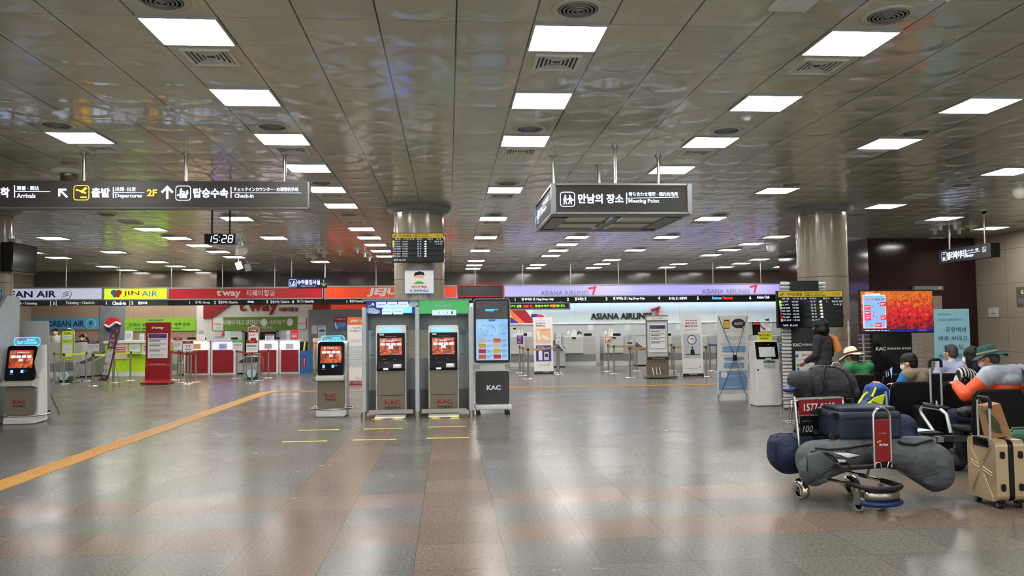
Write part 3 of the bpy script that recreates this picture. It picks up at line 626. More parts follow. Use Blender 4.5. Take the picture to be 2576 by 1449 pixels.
# elevator sign (side on)
xe = 12.55; ya, yb = 19.1, 17.1; a = at(2362, 648, ya); xe = a.x; yb = ya
while at(2485, 632, yb).x > xe: yb -= .02
z0 = at(2362, 664, ya).z; z1 = at(2362, 631, ya).z
t = thing('elevator_sign', 'dark grey hanging elevator sign in front of the red granite wall', 'sign', (xe, (ya+yb)/2, 0), -PI/2)
Ls = ya-yb; hz = (z0+z1)/2
MB().box((0, .08, hz), (Ls, .16, z1-z0), 'sign_grey').build('sign_box', t, .006)
MB().box((Ls/2+.05, .1, hz), (.1, .22, (z1-z0)*.98), 'dark_grey').build('end_cap', t)
for q in (-.52, .62): MB().cyl((q*Ls/1.6, .08, z1), (q*Ls/1.6, .08, ZC), .022, 'steel').build('hanging_rod', t)
it = pictogram(-Ls*.38, hz, .22, 'lift')
it += [('t', '엘리베이터', -Ls*.13, hz, .19, 'letter_white', dict(w=Ls*.36, bold=.03)), ('l', (Ls*.075, hz-.1), (Ls*.075, hz+.1), .014, 'letter_white'), ('l', (Ls*.08, hz), (Ls*.36, hz), .008, 'letter_white'),
       ('t', 'エレベーター · 电梯', Ls*.2, hz+.055, .06, 'letter_white', dict(w=Ls*.26, bold=.01)), ('t', 'Elevator', Ls*.16, hz-.055, .075, 'letter_white', dict(w=Ls*.15, bold=.01))]
it += pictogram(Ls*.44, hz+.03, .12, 'chair')
face_print(t, it, 0, 'pictograms')
# baggage inspection sign
YI = 27.2; cx_, z0_, w_, h_ = span(727, 822, 699, 725, YI)
t = thing('inspection_sign', 'navy blue baggage inspection sign with a yellow down arrow', 'sign', (cx_, YI, z0_))
MB().box((0, .04, h_/2), (w_, .08, h_), 'navy_print').build('sign_box', t)
for q in (-.44, .44): MB().cyl((q*w_, .04, h_), (q*w_, .04, ZC-z0_), .015, 'steel').build('hanging_rod', t)
it = pictogram(-w_*.4, h_*.5, h_*.75, 'exam'); it += [('t', '수하물검사실', .02*w_, h_*.58, h_*.46, 'letter_white', dict(w=w_*.6, bold=.02)), ('t', 'Baggage Inspection', .02*w_, h_*.2, h_*.16, 'letter_dim', dict(w=w_*.4))]
it += arrow(w_*.42, h_*.5, h_*.62, PI, 'yellow_print'); face_print(t, it, 0, 'pictograms')
# ================================================================== airline desks along the back
YN = 29.0
def airline_sign(lab, x0, x1, y0, y1, y2, panel, strip, items, rods, frame='aluminium'):
    xm = (x0+x1)/2; a, b = at(x0, y0, YN).x, at(x1, y0, YN).x; cx = (a+b)/2; w = b-a
    zt, zm, zb = at(xm, y0, YN).z, at(xm, y1, YN).z, at(xm, y2, YN).z
    t = thing('airline_sign', lab, 'sign', (cx, YN, 0), 0, None)
    MB().box((0, .15, (zt+zm)/2), (w-.04, .3, zt-zm-.04), panel).build('lightbox', t)
    f = MB(); f.box((0, .15, zt), (w, .34, .05), frame); f.box((0, .15, zm), (w, .34, .045), frame); f.box((w/2-.015, .15, (zt+zm)/2), (.04, .33, zt-zm), frame); f.box((-w/2+.015, .15, (zt+zm)/2), (.04, .33, zt-zm), frame); f.build('frame', t)
    MB().box((0, .12, (zm+zb)/2-.012), (w, .22, zm-zb-.03), strip).build('number_strip', t)
    for q in rods: x = at(q, 700, YN).x-cx; MB().cyl((x, .15, zt), (x, .15, ZC), .018, 'steel').build('hanging_rod', t)
    def T(s, p0, p1, q0, q1, m, bold=.02, **k):
        u, v = at(p0, (q0+q1)/2, YN).x-cx, at(p1, (q0+q1)/2, YN).x-cx; z1, z0 = at((p0+p1)/2, q0, YN).z, at((p0+p1)/2, q1, YN).z
        return ('t', s, (u+v)/2, (z0+z1)/2, z1-z0, m, dict(w=v-u if len(s) > 1 else None, bold=bold, **k))
    X = lambda px_, py_: (at(px_, py_, YN).x-cx, at(px_, py_, YN).z)
    face_print(t, items(T, X), -.005, 'logo', split=True)
    return t
def ke(T, X):
    o = [T('KOREAN AIR', -42, 142, 732, 749, 'navy_print', .03), T('발권 • Ticketing', 40, 93, 759, 768, 'letter_dim'), T('5', 134, 138, 759, 767, 'letter_dim'), T('Ticketing • Check-in', 165, 238, 758, 767, 'letter_dim')]
    c = X(166, 740); o += [('o', c[0], c[1], .2, .2, 'faded_print'), ('o', c[0]-.02, c[1]+.02, .185, .185, 'sign_pale')]
    for k in (-.06, .0, .06): o.append(('l', (c[0]-.1, c[1]+k-.03), (c[0]+.1, c[1]+k+.03), .03, 'grey_print'))
    for p in (128, 142): a = X(p, 763); o.append(('l', (a[0], a[1]-.1), (a[0], a[1]+.1), .02, 'letter_dim'))
    return o
airline_sign('pale silver KOREAN AIR sign above the far left desks', -30, 259, 724, 755, 769, 'sign_pale', 'dark_grey', ke, (161,))
def jin(T, X):
    o = [T('JIN', 310, 351, 732, 746, 'deep_red', .01), T('AIR', 356, 397, 732, 746, 'blue_print', .01), T('1', 267, 269, 758, 766, 'letter_white'), T('Check-in', 283, 317, 758, 767, 'letter_white'), T('2', 331, 335, 758, 766, 'letter_white'), T('탑승수속', 348, 371, 758, 766, 'letter_white')]
    for px_, py_, r, m in ((287, 736, .11, 'blue_print'), (299, 736, .11, 'red_print'), (289, 744, .07, 'blue_print'), (297, 744, .07, 'red_print')): c = X(px_, py_); o.append(('o', c[0], c[1], r, r*.9, m))
    a = X(327, 762); o.append(('l', (a[0], a[1]-.1), (a[0], a[1]+.1), .02, 'letter_dim'))
    return o
airline_sign('bright lime JINAIR sign above the green desk', 260, 422, 724, 754, 769, 'lit_lime', 'dark_grey', jin, (297, 428))
def tw(T, X):
    c = X(558, 727)
    return [T("t'way", 545, 606, 727, 749, 'white_print', .03), ('o', c[0], c[1], .06, .06, 'green_print'), T('티웨이항공', 621, 692, 729, 745, 'white_print', .02), T('1', 475, 479, 758, 765, 'letter_dim'), T('단 체 / Group', 492, 528, 757, 765, 'letter_dim'),
            T('2', 539, 543, 757, 765, 'letter_dim'), T('탑승수속 / Check-in', 550, 598, 756, 764, 'letter_dim'), T("t'way", 623, 639, 756, 763, 'letter_white'), T('3', 670, 674, 755, 763, 'letter_dim'), T('탑승수속 / Check-in', 681, 728, 755, 763, 'letter_dim'), T('4', 735, 739, 755, 763, 'letter_dim'), T('대 기 / Stand-By', 748, 790, 754, 763, 'letter_dim')]
airline_sign("long red t'way sign above the red and white desks", 423, 813, 724, 752, 767, 'sign_red', 'black', tw, (557, 689))
airline_sign('orange JEJU sign partly behind the central column', 816, 1149, 720, 750, 765, 'sign_orange', 'black', lambda T, X: [T('JEJU air', 925, 1062, 724, 746, 'white_print', .04, slant=.25), T('1', 871, 874, 755, 762, 'letter_dim'), T('발권/Ticketing', 880, 914, 754, 762, 'letter_dim')], (817, 945))
airline_sign('blank dark grey sign panel beside the orange sign', 1151, 1265, 718, 746, 762, 'dark_grey', 'black', lambda T, X: [], (1195,), 'deep_red')
def asi(T, X):
    o = []
    for a, yy in ((1360, 731), (1765, 727)):
        o.append(T('ASIANA AIRLINES', a, a+122, yy, yy+12, 'grey_print', .02))
        c = X(a+129, yy-5); w = X(a+138, yy-10)
        o += [('l', (c[0]-.13, c[1]+.0), (w[0]+.02, w[1]-.02), .07, 'red_print'), ('l', (w[0], w[1]+.02), (w[0]-.1, w[1]-.3), .07, 'red_print')]
    o += [T('1', 1294, 1298, 750, 757, 'letter_white'), T('짐 부치는 곳 / Bag Drop Only', 1312, 1393, 749, 757, 'letter_white'), T('2', 1426, 1431, 749, 757, 'letter_white'), T('짐 부치는 곳', 1446, 1475, 748, 756, 'letter_white'), T('3', 1523, 1528, 748, 756, 'letter_white'),
          T('짐 부치는 곳 / Bag Drop Only', 1542, 1622, 747, 755, 'letter_white'), T('4', 1655, 1660, 746, 754, 'letter_white'), T('표 사는 곳 / 교통약자', 1682, 1728, 747, 754, 'letter_white'), T('5', 1752, 1758, 746, 754, 'letter_white'), T('Business', 1791, 1814, 746, 753, 'blue_glow'), T('/ Diamond', 1815, 1842, 746, 753, 'led_red'),
          T('6', 1884, 1889, 745, 753, 'letter_white'), T('Asiana Club', 1903, 1935, 744, 751, 'letter_white')]
    return o
airline_sign('long lit lilac ASIANA AIRLINES sign above the right-hand desks', 1267, 1978, 715.5, 743.5, 761, 'lit_lilac', 'black', asi, (1316, 1437, 1558, 1678, 1797, 1918))
# LED message board
YL = 28.0; cx_, z0_, w_, h_ = span(1240, 1431, 762, 778, YL)
t = thing('message_board', 'black LED message board with green and red letters under the lilac sign', 'sign', (cx_, YL, z0_))
MB().box((0, .06, h_/2), (w_, .12, h_), 'gloss_black').build('screen_box', t); f = MB(); f.box((0, .05, h_), (w_+.05, .16, .04), 'booth_grey'); f.box((0, .05, 0), (w_+.05, .16, .04), 'booth_grey'); f.box((w_/2+.02, .05, h_/2), (.05, .16, h_+.04), 'booth_grey'); f.build('frame', t)
for q in (-.4, .4): MB().box((q*w_, .6, h_+.03), (.05, 1.1, .06), 'dark_steel').build('bracket', t)
def lx(p): return at(p, 770, YL).x-cx_
face_print(t, [('t', s, (lx(a)+lx(b))/2, h_/2, h_*.42, c, dict(w=lx(b)-lx(a), bold=.03)) for s, a, b, c in (('항공기', 1262, 1296, 'led_green'), ('출발', 1300, 1312, 'led_green'), ('30분 전', 1316, 1339, 'led_red'), (', 탑승수속이', 1342, 1381, 'led_green'), ('마감', 1384, 1398, 'led_orange'), ('됩니다.', 1399, 1422, 'led_green'))])
# ---- back wall cladding, left
YK = 32.2
def clad(x0, x1, m, ztop=3.05, d=.1, name='wall_back', z0=0, Y=YK):
    a, b = at(x0, 850, Y).x, at(x1, 850, Y).x
    return struct(MB().box(((a+b)/2, Y+d/2, (ztop+z0)/2), (b-a, d, ztop-z0), m).build(name))
clad(-30, 66, 'grey_wall', d=.14); clad(66, 251, 'beige_panel'); clad(251, 313, 'grey_wall', d=.14, Y=YK-.05); clad(313, 494, 'beige_panel'); clad(494, 786, 'white_laminate', Y=YK-.02)
clad(776, 965, 'grey_wall', z0=0, ztop=2.32, Y=YK-.1, name='door_1'); clad(786, 832, 'deep_red', z0=2.32); clad(832, 965, 'sign_orange', z0=2.32)
def wallthing(name, lab, cat, x0, x1, y0, y1, Y, m, d=.02, items=None, grp=None, iname='printed_face'):
    cx, z, w, h = span(x0, x1, y0, y1, Y); t = thing(name, lab, cat, (cx, Y, z), 0, grp)
    MB().box((0, d/2, h/2), (w, d, h), m).build('panel' if items else name.split('_')[-1], t)
    if items: face_print(t, items(w, h), 0, iname)
    return t
def T_(s, cx, cz, h, m, w=None, bold=.02, **k): return ('t', s, cx, cz, h, m, dict(w=w, bold=bold, **k))
wallthing('wall_banner', 'sky blue KOREAN AIR strip on the beige wall', 'banner', 70, 250, 800, 831, YK-.03, 'sky_blue', .04,
          lambda w, h: [T_('KOREAN AIR', .0*w, h*.54, h*.5, 'navy_print', w*.58, .03), ('o', w*.38, h*.5, .2, .2, 'pale_blue_print'), ('o', w*.38, h*.5, .17, .17, 'sky_blue'), ('r', 0, h*.06, w, h*.12, 'mid_grey')]+[('l', (w*.36, h*(.42+k)), (w*.4, h*(.5+k)), .03, 'navy_print') for k in (0, .1, .2)])
def taegeuk(lab, x0, x1, y0, y1, dy=.09):
    cx, z, w, h = span(x0, x1, y0, y1, YK-.1); t = thing('airline_emblem', lab, 'emblem', (cx, YK-dy, z+h/2))
    R = h/2; m = MB(); top = [(R*math.cos(a), R*math.sin(a)) for a in [PI*k/20 for k in range(21)]]; wave = [(-R+R*2*k/20, -math.sin(2*PI*k/20)*R*.28) for k in range(21)]
    m.prism(top+wave[1:-1], 0, .04, 'red_print')
    bot = [(R*math.cos(a), R*math.sin(a)) for a in [PI+PI*k/20 for k in range(21)]]
    m.prism(bot+wave[::-1][1:-1], 0, .04, 'navy_print')
    m.tube([(x, -.01, z_) for x, z_ in wave], .05, 'white_print', 6); m.build('disc', t)
taegeuk('red and blue round emblem on the grey pilaster, partly behind the purple banner', 266, 300, 798, 836)
taegeuk('red and blue round emblem at the far left, behind the pale banner', 15, 45, 800, 836, .04)
wallthing('wall_banner', 'wrinkled green JINAIR route banner on the beige wall', 'banner', 313, 493, 800, 833, YK-.04, 'banner_green', .015,
          lambda w, h: [T_('JINAIR', -.06*w, h*.82, h*.16, 'navy_print', w*.22), T_('진에어 광주', -.29*w, h*.5, h*.24, 'dark_green_print', w*.3), T_('↔ 제주 운항', .26*w, h*.5, h*.24, 'dark_green_print', w*.32), T_('매일 4편', -.28*w, h*.2, h*.14, 'dark_green_print', w*.16), T_('(주) 운항', .2*w, h*.2, h*.14, 'dark_green_print', w*.16)])
# t'way wall
cx, z, w, h = span(512, 582, 767, 801, YK-.05); t = thing('wall_shape', 'red angular shape on the white wall behind the red desks', 'wall decoration', (cx, YK-.08, z)); MB().prism([(-w/2, 0), (-w*.2, 0), (w/2, h), (w/2, h*1.3), (-w/2, h*1.3)], 0, .05, 't_red').build('panel', t)
cx, z, w, h = span(600, 700, 752, 790, YK-.05); t = thing('wall_lettering', "big red t'way letters on the white wall", 'lettering', (cx, YK-.06, z))
m = MB(); put_text(m, "t'way", 0, h*.5, h*1.1, 't_red', w=w, y=0, bold=.03); m.build('letters', t).modifiers.new('s', 'SOLIDIFY').thickness = .06
cx, z, w, h = span(702, 750, 773, 784, YK-.05); t = thing('wall_lettering', 'small red Korean letters beside the big red letters', 'lettering', (cx, YK-.05, z)); m = MB(); put_text(m, '티웨이항공', 0, h*.5, h, 't_red', w=w, y=0, bold=.03); m.build('letters', t).modifiers.new('s', 'SOLIDIFY').thickness = .03
def olive(w, h):
    o = [('t', '티웨이 타고 양양갈거', -.24*w, h*.6, h*.36, 'white_print', dict(w=w*.5, bold=.01)), ('t', '~신이날거', .22*w, h*.6, h*.34, 'white_print', dict(w=w*.24, bold=.01)), ('t', '티웨이항공 양양 운항', -.0*w, h*.2, h*.17, 'white_print', dict(w=w*.32))]
    for a in (.055, .4): o += [('o', a*w, h*.58, .12, .15, 'paper'), ('o', a*w+.04, h*.66, .012, .012, 'black_print')]
    return o
wallthing('wall_banner', 'olive green Korean banner with two white blobs on the white wall', 'banner', 560, 748, 797, 831, YK-.05, 'olive_green', .02, olive)
wallthing('wall_poster', "white square t'way poster left of the olive banner", 'poster', 533, 561, 800, 831, YK-.06, 'paper', .01, lambda w, h: [T_("t'way", 0, h*.5, h*.2, 'red_print', w*.7), ('r', -w/2+.02, h/2, .03, h, 'red_print'), ('o', w*.1, h*.15, .1, .1, 'pale_blue_print')])
wallthing('wall_poster', 'narrow white and red panel right of the olive banner', 'poster', 749, 772, 800, 828, YK-.06, 'paper', .01, lambda w, h: [T_('티웨이항공', 0, h*.5, h*.13, 'red_print', w*.9), ('r', w/2-.02, h/2, .04, h, 'red_print')])
cx, z, w, h = span(614, 698, 832, 930, YK-.03); t = thing('conveyor_opening', 'dark opening in a grey frame behind the red desks', 'opening', (cx, YK-.05, 0)); H = z+h
m = MB(); m.box((0, -.03, H), (w+.1, .1, .09), 'mid_grey'); m.box((-w/2, -.03, H/2), (.09, .1, H), 'mid_grey'); m.box((w/2, -.03, H/2), (.09, .1, H), 'mid_grey'); m.build('frame', t); MB().box((0, 0, H/2), (w, .03, H), 'gloss_black').build('curtain', t)
for nm, lb, a in (('wall_notice', 'small grey wall plate above the left red desk', (501, 511, 831, 837, 'light_grey')), ('wall_notice', 'small pink notice on the white wall behind the desks', (540, 556, 837, 847, 'pale_pink_print')), ('wall_notice', 'small paper notice on the white wall left of the dark opening', (559, 567, 834, 846, 'red_print'))):
    wallthing(nm, lb, 'notice', *a[:4], YK-.06, a[4], .01)
wallthing('door_notice', 'small white sheet on the grey door', 'notice', 784, 798, 819, 839, YK-.14, 'paper', .008, lambda w, h: [('b', 0, h*.5, w*.8, h*.8, 7, 'faded_print')])
wallthing('door_notice', 'white and blue sheet on the grey door', 'notice', 800, 820, 819, 851, YK-.14, 'paper', .008, lambda w, h: [T_('제한구역', 0, h*.88, h*.12, 'navy_print', w*.8), ('o', 0, h*.6, w*.4, h*.12, 'blue_print'), ('b', 0, h*.25, w*.8, h*.3, 4, 'faded_print')])
wallthing('wall_sign', 'red and blue security sign with a white telephone handset', 'sign', 840, 872, 797, 829, YK-.16, 'blue_print', .02, lambda w, h: [('r', 0, h*.8, w, h*.4, 'deep_red'), T_('수하물검사실', 0, h*.82, h*.14, 'white_print', w*.8), ('l', (-w*.38, h*.45), (-w*.3, h*.15), .07, 'white_print'), ('l', (-w*.3, h*.15), (-w*.2, h*.12), .09, 'white_print'), ('l', (-w*.42, h*.48), (-w*.32, h*.5), .09, 'white_print'), ('b', w*.12, h*.35, w*.6, h*.35, 4, 'pale_blue_print')])
# ---- right-hand back wall
a, b = at(1100, 850, YB).x, 16.6
zl = at(1500, 813, YB).z; zc = at(1500, 765, YB-.5).z
struct(MB().box(((a+b)/2, YB-.05, 1.5), (b-a, .1, 3.), 'cream_panel').build('wall_back'))
struct(MB().box(((a+b)/2, YB-.12, zl/2), (b-a, .08, zl), 'grey_laminate').build('wall_back'))
struct(MB().box(((a+b)/2, YB-.15, zl), (b-a, .12, .05), 'white').build('trim_1'))
t = thing('cove_soffit', 'cream soffit with a hidden blue-white strip light above the long desk wall', 'soffit', ((a+b)/2, YB-.45, 0))
MB().box((0, -.1, zc+.2), (b-a, .1, .32), 'white').build('fascia', t); MB().box((0, .15, zc+.3), (b-a, .5, .06), 'white').build('shelf', t)
MB().box((0, .05, zc+.08), (b-a-.2, .08, .05), 'cove_light').build('strip_light', t)
def AW(px_, py_): p = at(px_, py_, YB-.12); return p.x, p.z
cx, z, w, h = span(1486, 1641, 787, 803, YB-.12); t = thing('wall_lettering', 'black ASIANA AIRLINES letters with a red wing on the cream wall', 'lettering', (cx, YB-.14, z))
m = MB(); put_text(m, 'ASIANA AIRLINES', 0, h*.5, h, 'black_print', w=w, y=0, bold=.03); m.build('letters', t).modifiers.new('s', 'SOLIDIFY').thickness = .03
x1, z1 = AW(1638, 780); x2, z2 = AW(1658, 772); x3, z3 = AW(1651, 792); m = MB(); m.tube([(x1-cx, -.04, z1-z), (x2-cx, -.04, z2-z), (x3-cx, -.04, z3-z)], .07, 't_red_gloss', 8); m.build('wing_mark', t)
def tail(w, h): return [('p', [(-w/2, h), (-w/2, h*.55), (-w*.2, h*.2), (w*.1, 0), (w/2, 0), (w/2, h*.3), (w*.18, h)], 'deep_red'), ('p', [(-w/2, h), (-w*.44, h), (w*.18, 0), (-w*.08, 0), (-w/2, h*.6)], 'orange_print'), ('p', [(-w/2, h*.55), (-w*.08, 0), (-w/2, 0)], 'purple_print'), ('p', [(-w/2, h*.9), (-w*.38, h*.38), (-w/2, h*.5)], 'gold_print')]
wallthing('tail_mural', 'maroon, orange and purple tail mural under the message board', 'mural', 1283, 1340, 780, 814, YB-.14, 'pale_grey', .02, tail)
wallthing('tail_mural', 'small red and blue streak mural above the white phone banner', 'mural', 1336, 1372, 790, 799, YB-.14, 'pale_grey', .02, lambda w, h: [('p', [(-w/2, h), (-w*.1, h), (w*.1, 0), (-w/2, 0)], 'navy_print'), ('p', [(-w*.1, h), (w*.3, h*.8), (w/2, 0), (-w*.1, 0)], 'red_print')])
for k, (a_, b_, y_) in enumerate(((1480.5, 1491, 817), (1573, 1584, 816), (1700, 1710, 815.5), (1797, 1807, 815))):
    wallthing('clock_notice', 'small white notice with a round clock drawing, %s along the long desk wall' % ordn[k], 'notice', a_, b_, y_, y_+14, YB-.172, 'paper', .01, lambda w, h: [('o', 0, h*.35, w*.32, w*.32, 'grey_print'), ('o', 0, h*.35, w*.25, w*.25, 'paper'), ('b', 0, h*.8, w*.7, h*.25, 2, 'faded_print')], 'clock notices on the long desk wall')
wallthing('wall_poster', 'pale blue poster with a woman in red and white on the desk wall', 'poster', 1905, 1942, 801, 834, YB-.185, 'pale_blue_print', .02, lambda w, h: [('p', [(-w/2, h), (-w*.2, h*.4), (w*.4, 0), (w*.1, 0), (-w/2, h*.5)], 'red_print'), ('o', w*.17, h*.6, w*.16, h*.25, 'skin_print'), ('p', [(-.02, h*.9), (w*.3, h), (w*.38, h*.6), (w*.25, h*.75)], 'black_print'), ('p', [(0, 0), (w*.1, h*.3), (w*.4, h*.25), (w*.45, 0)], 'white_print')])
# glass screens on the Asiana desks
# ------------------------------------------------------------------ desks
def desk_base(name, lab, x0, x1, y0, y1, Y, depth=.7):
    cx, z, w, h = span(x0, x1, y0, y1, Y); H = z+h
    return thing(name, lab, 'desk', (cx, Y, 0)), w, H
twn = ["red check-in desk with a cream-lit top band, left of the violet one", "red check-in desk with a violet-lit top band", "red check-in desk with a white-lit top band, left of its twin", "red check-in desk with a white-lit top band, beside the blue bin"]
for k, (a, b, lit_, nt_) in enumerate(((462, 528, 'lit_cream', 0), (530, 592, 'lit_violet', 1), (650, 700, 'lit_white', 2), (702, 755, 'lit_white', 3))):
    t, w, H = desk_base('check_in_desk', twn[k], a, b, 857, 942, 28.7)
    MB().box((0, .37, H/2), (w, .7, H), 'white').build('body', t, .01); MB().box((0, .35, H+.015), (w+.04, .8, .03), 'offwhite').build('worktop', t)
    MB().box((0, .01, .08+(H*.68)/2-.02), (w-.14, .05, H*.66), 't_red').build('front_panel', t); MB().box((0, .01, H*.85), (w-.14, .05, H*.22), lit_).build('lit_band', t)
    face_print(t, [('r', 0, H*.83, .28, .2, ('skin_print', 'pale_blue_print', 'pale_blue_print', 'pale_blue_print')[k]), ('b', 0, H*.83, .22, .14, 4, ('orange_print', 'purple_print', 'red_print', 'pale_pink_print')[k])], -.017, 'notice')
t, w, H = desk_base('check_in_desk', 'lime green JINAIR check-in desk with a white worktop', 264, 427, 860, 944, 28.7)
MB().box((0, .37, H/2), (w, .7, H-.1), 'lime').build('front_panel', t); MB().box((0, .35, H), (w+.06, .85, .09), 'white').build('worktop', t, .01); MB().box((0, .35, .07), (w+.01, .74, .14), 'white').build('plinth', t)
def sh(px_): return at(px_, 900, 28.7).x-t.location.x
for (a, b, y0, y1, m) in ((287, 320, 861, 904, 'pale_pink_print'), (325, 352, 865, 885, 'paper'), (357, 384, 862, 892, 'paper')):
    cx, z, ww, hh = span(a, b, y0, y1, 28.66); q = thing('desk_poster', {287: 'pink poster with red figures taped on the lime desk front', 325: 'white notice card on the lime desk front', 357: 'white icon sheet on the lime desk front, near the red stand'}[a], 'poster', (cx, 28.69, z))
    MB().box((0, 0, hh/2), (ww, .01, hh), m).build('sheet', q); face_print(q, [('b', 0, hh*.5, ww*.75, hh*.5, 4, 'black_print' if a == 357 else 'deep_red' if a == 287 else 'grey_print')], -.006)
MB().box((sh(340), -.1, at(340, 889, 28.6).z), (.5, .2, .03), 'white').build('shelf', t)
def grey_desk(lab, a, b, y0, y1, Y, nm='check_in_desk', step=False):
    t, w, H = desk_base(nm, lab, a, b, y0, y1, Y)
    MB().box((0, .4, H/2+.15), (w, .8, H-.3), 'grey_laminate').build('body', t); MB().box((0, .4, H*.28), (w+.006, .81, H*.24), 'grey_laminate_dark').build('dark_band', t)
    MB().box((0, .4, .09), (w, .8, .18), 'white_laminate').build('plinth', t)
    if step:
        m = MB(); m.side([(-.14, H*.44), (-.2, H*.96), (-.2, H), (0, H), (0, H*.44)], -w*.49, w*.08, 'white_laminate'); m.build('writing_ledge', t)
        MB().box((-w*.22, -.21, H*.95), (w*.12, .02, .06), 'gloss_black').build('display', t)
    return t, w, H
grey_desk('pale grey check-in desk left of the masked clerk in white', 118, 156, 862, 941, 28.9); grey_desk('pale grey check-in desk right of the green board, by the seated clerk', 183, 207, 862, 941, 28.9)
grey_desk('pale grey desk side between the red stand and the red desks', 434, 446, 872, 939, 29)
asn = ['at the left end, behind the white phone banner', 'with the seated clerk behind it', 'with the white pump bottle on top', 'behind the Star Alliance stand', 'behind the white thirty minutes banner', 'behind the see-through mirrored banner', 'at the right end, behind the sanitizer machine']
for k, (a, b) in enumerate(((1284, 1346), (1420, 1499), (1519, 1600), (1642, 1722), (1740, 1800), (1816, 1888), (1905, 1984))):
    yo = -.011*(a-1460)*.9
    grey_desk('pale grey ASIANA check-in desk '+asn[k], a, b, 846+yo*.5, 919+yo, 31.0, step=True)
def conveyor(lab, a, b, Y, h=.42):
    xa, xb = at(a, 900, Y).x, at(b, 900, Y).x; w = xb-xa; t = thing('baggage_conveyor', lab, 'conveyor', ((xa+xb)/2, Y, 0))
    MB().side([(0, .05), (0, h), (2.2, h+.35), (2.2, .05)], -w/2, w/2, 'pale_alu').build('housing', t); MB().side([(-.01, h), (-.01, h+.02), (2.2, h+.37), (2.2, h+.35)], -w/2+.06, w/2-.06, 'black_rubber').build('belt', t); MB().box((0, .3, .025), (w*.96, .5, .05), 'black').build('base', t)
conveyor('steel baggage conveyor between the grey Korean Air desks', 190, 222, 28.2, .48); conveyor('steel baggage conveyor left of the red desks', 449, 459, 28.6, .42); conveyor("steel baggage conveyor under the t'way board", 596, 648, 28.8, .4)
conveyor('steel baggage conveyor right of the white phone banner', 1388, 1422, 30.2, .62); conveyor('steel baggage conveyor behind the Star Alliance stand', 1604, 1630, 30.2, .62); conveyor('steel baggage conveyor between the two right-hand banners', 1725, 1733, 30.6, .6)
# glass screens
for k, (a, b) in enumerate(((1543, 1640), (1640, 1760), (1780, 1900))):
    cx, z, w, h = span(a, b, 812, 846, 31.6); t = thing('glass_screen', 'clear glass screen on the ASIANA desks, %s from the left' % ordn[k], 'screen', (cx, 31.6, z)); MB().box((0, 0, h/2), (w, .012, h), 'glass').build('pane', t); MB().box((0, 0, .02), (w, .05, .04), 'steel').build('foot_rail', t)
# blue tall bin
cx, z, w, h = span(757, 778, 882, 940, 28.6); t = thing('blue_bin', "tall blue box bin with a red t'way label beside the red desks", 'bin', (cx, 28.6, 0)); H = z+h
MB().slab([(-w/2, 0), (w*.3, 0), (w/2, .15), (w/2, .45), (-w/2, .45)], 0, H, 'blue_bin').build('body', t); face_print(t, [('r', -.03, H*.5, .1, H*.55, 't_red'), T_("t'way", -.03, H*.5, .06, 'white_print', .3, rot=PI/2)], -.003)
cx, z, w, h = span(762, 774, 859, 884, 28.75); t = thing('safety_vest', 'black and neon yellow safety vest on the blue bin', 'vest', (cx-.05, 28.75, z)); MB().box((0, 0, h/2), (w+.1, .12, h), 'black').build('cloth', t, .03); MB().box((.03, -.07, h/2), (.06, .02, h), 'yellow_print', rot=(0, .12, 0)).build('reflective_strip', t)
# things on the desks
def stand_card(lab, a, b, y0, y1, Y, m, pr='faded_print', head=None, nm='desk_card', cat='desk card'):
    cx, z, w, h = span(a, b, y0, y1, Y); t = thing(nm, lab, cat, (cx, Y, z)); MB().box((0, 0, h/2), (w, .02, h), m, rot=(-.08, 0, 0)).build('card', t); MB().box((0, .03, .01), (w, .1, .02), 'glass').build('foot', t)
    it = [('b', 0, h*.4, w*.7, h*.5, 4, pr)]
    if head: it.append(('r', 0, h*.88, w, h*.2, head))
    face_print(t, it, -.05)
stand_card('white framed icon card standing on the lime desk', 314, 334, 832, 856, 28.9, 'paper', 'grey_print'); stand_card('small white card on the lime desk near the red stand', 351, 363, 839, 857, 28.9, 'paper', 'green_print')
stand_card('pink-printed card standing on the left red desk', 494, 516, 841, 857, 28.95, 'paper', 'pale_pink_print'); stand_card('pale green card standing on the violet-lit desk', 565, 581, 833, 856, 28.95, 'pale_blue_print', 'gold_print')
stand_card('white card with red heading on the white-lit desk', 667, 690, 840, 856, 28.95, 'paper', 'navy_print', 't_red'); stand_card('narrow blue leaflet standing on the right red desk', 721, 730, 832, 856, 28.95, 'pale_blue_print', 'blue_print'); stand_card('tall coral red leaflet holder on the right red desk', 732, 750, 829, 856, 28.9, 'red_print', 'paper')
stand_card('tall leaflet with a portrait on the left grey desk', 1290, 1298, 824, 846, 31.2, 'paper', 'faded_print', 'black_print'); stand_card('black and orange leaflet holder on the far right desk', 1893, 1912, 810, 843, 31.2, 'black', 'dark_grey', 'orange')
stand_card('blank white name plate on the left grey desk', 1326, 1338, 835, 846, 31.2, 'paper')
for k, (a, b, y0, lb) in enumerate(((1301, 1308, 830, 'left of two cream paper stacks on the left grey desk'), (1310, 1316, 831, 'right of two cream paper stacks on the left grey desk'), (1435, 1441, 835, 'short cream box beside the seated clerk'), (1441, 1449, 830, 'tall cream box beside the seated clerk'), (1531, 1541, 828, 'cream box on the desk with the pump bottle'))):
    cx, z, w, h = span(a, b, y0, 845, 31.2); tag(MB().box((0, 0, h/2), (w, .12, h), 'cream').build('tag_box', loc=(cx, 31.2, z)), lb, 'box')
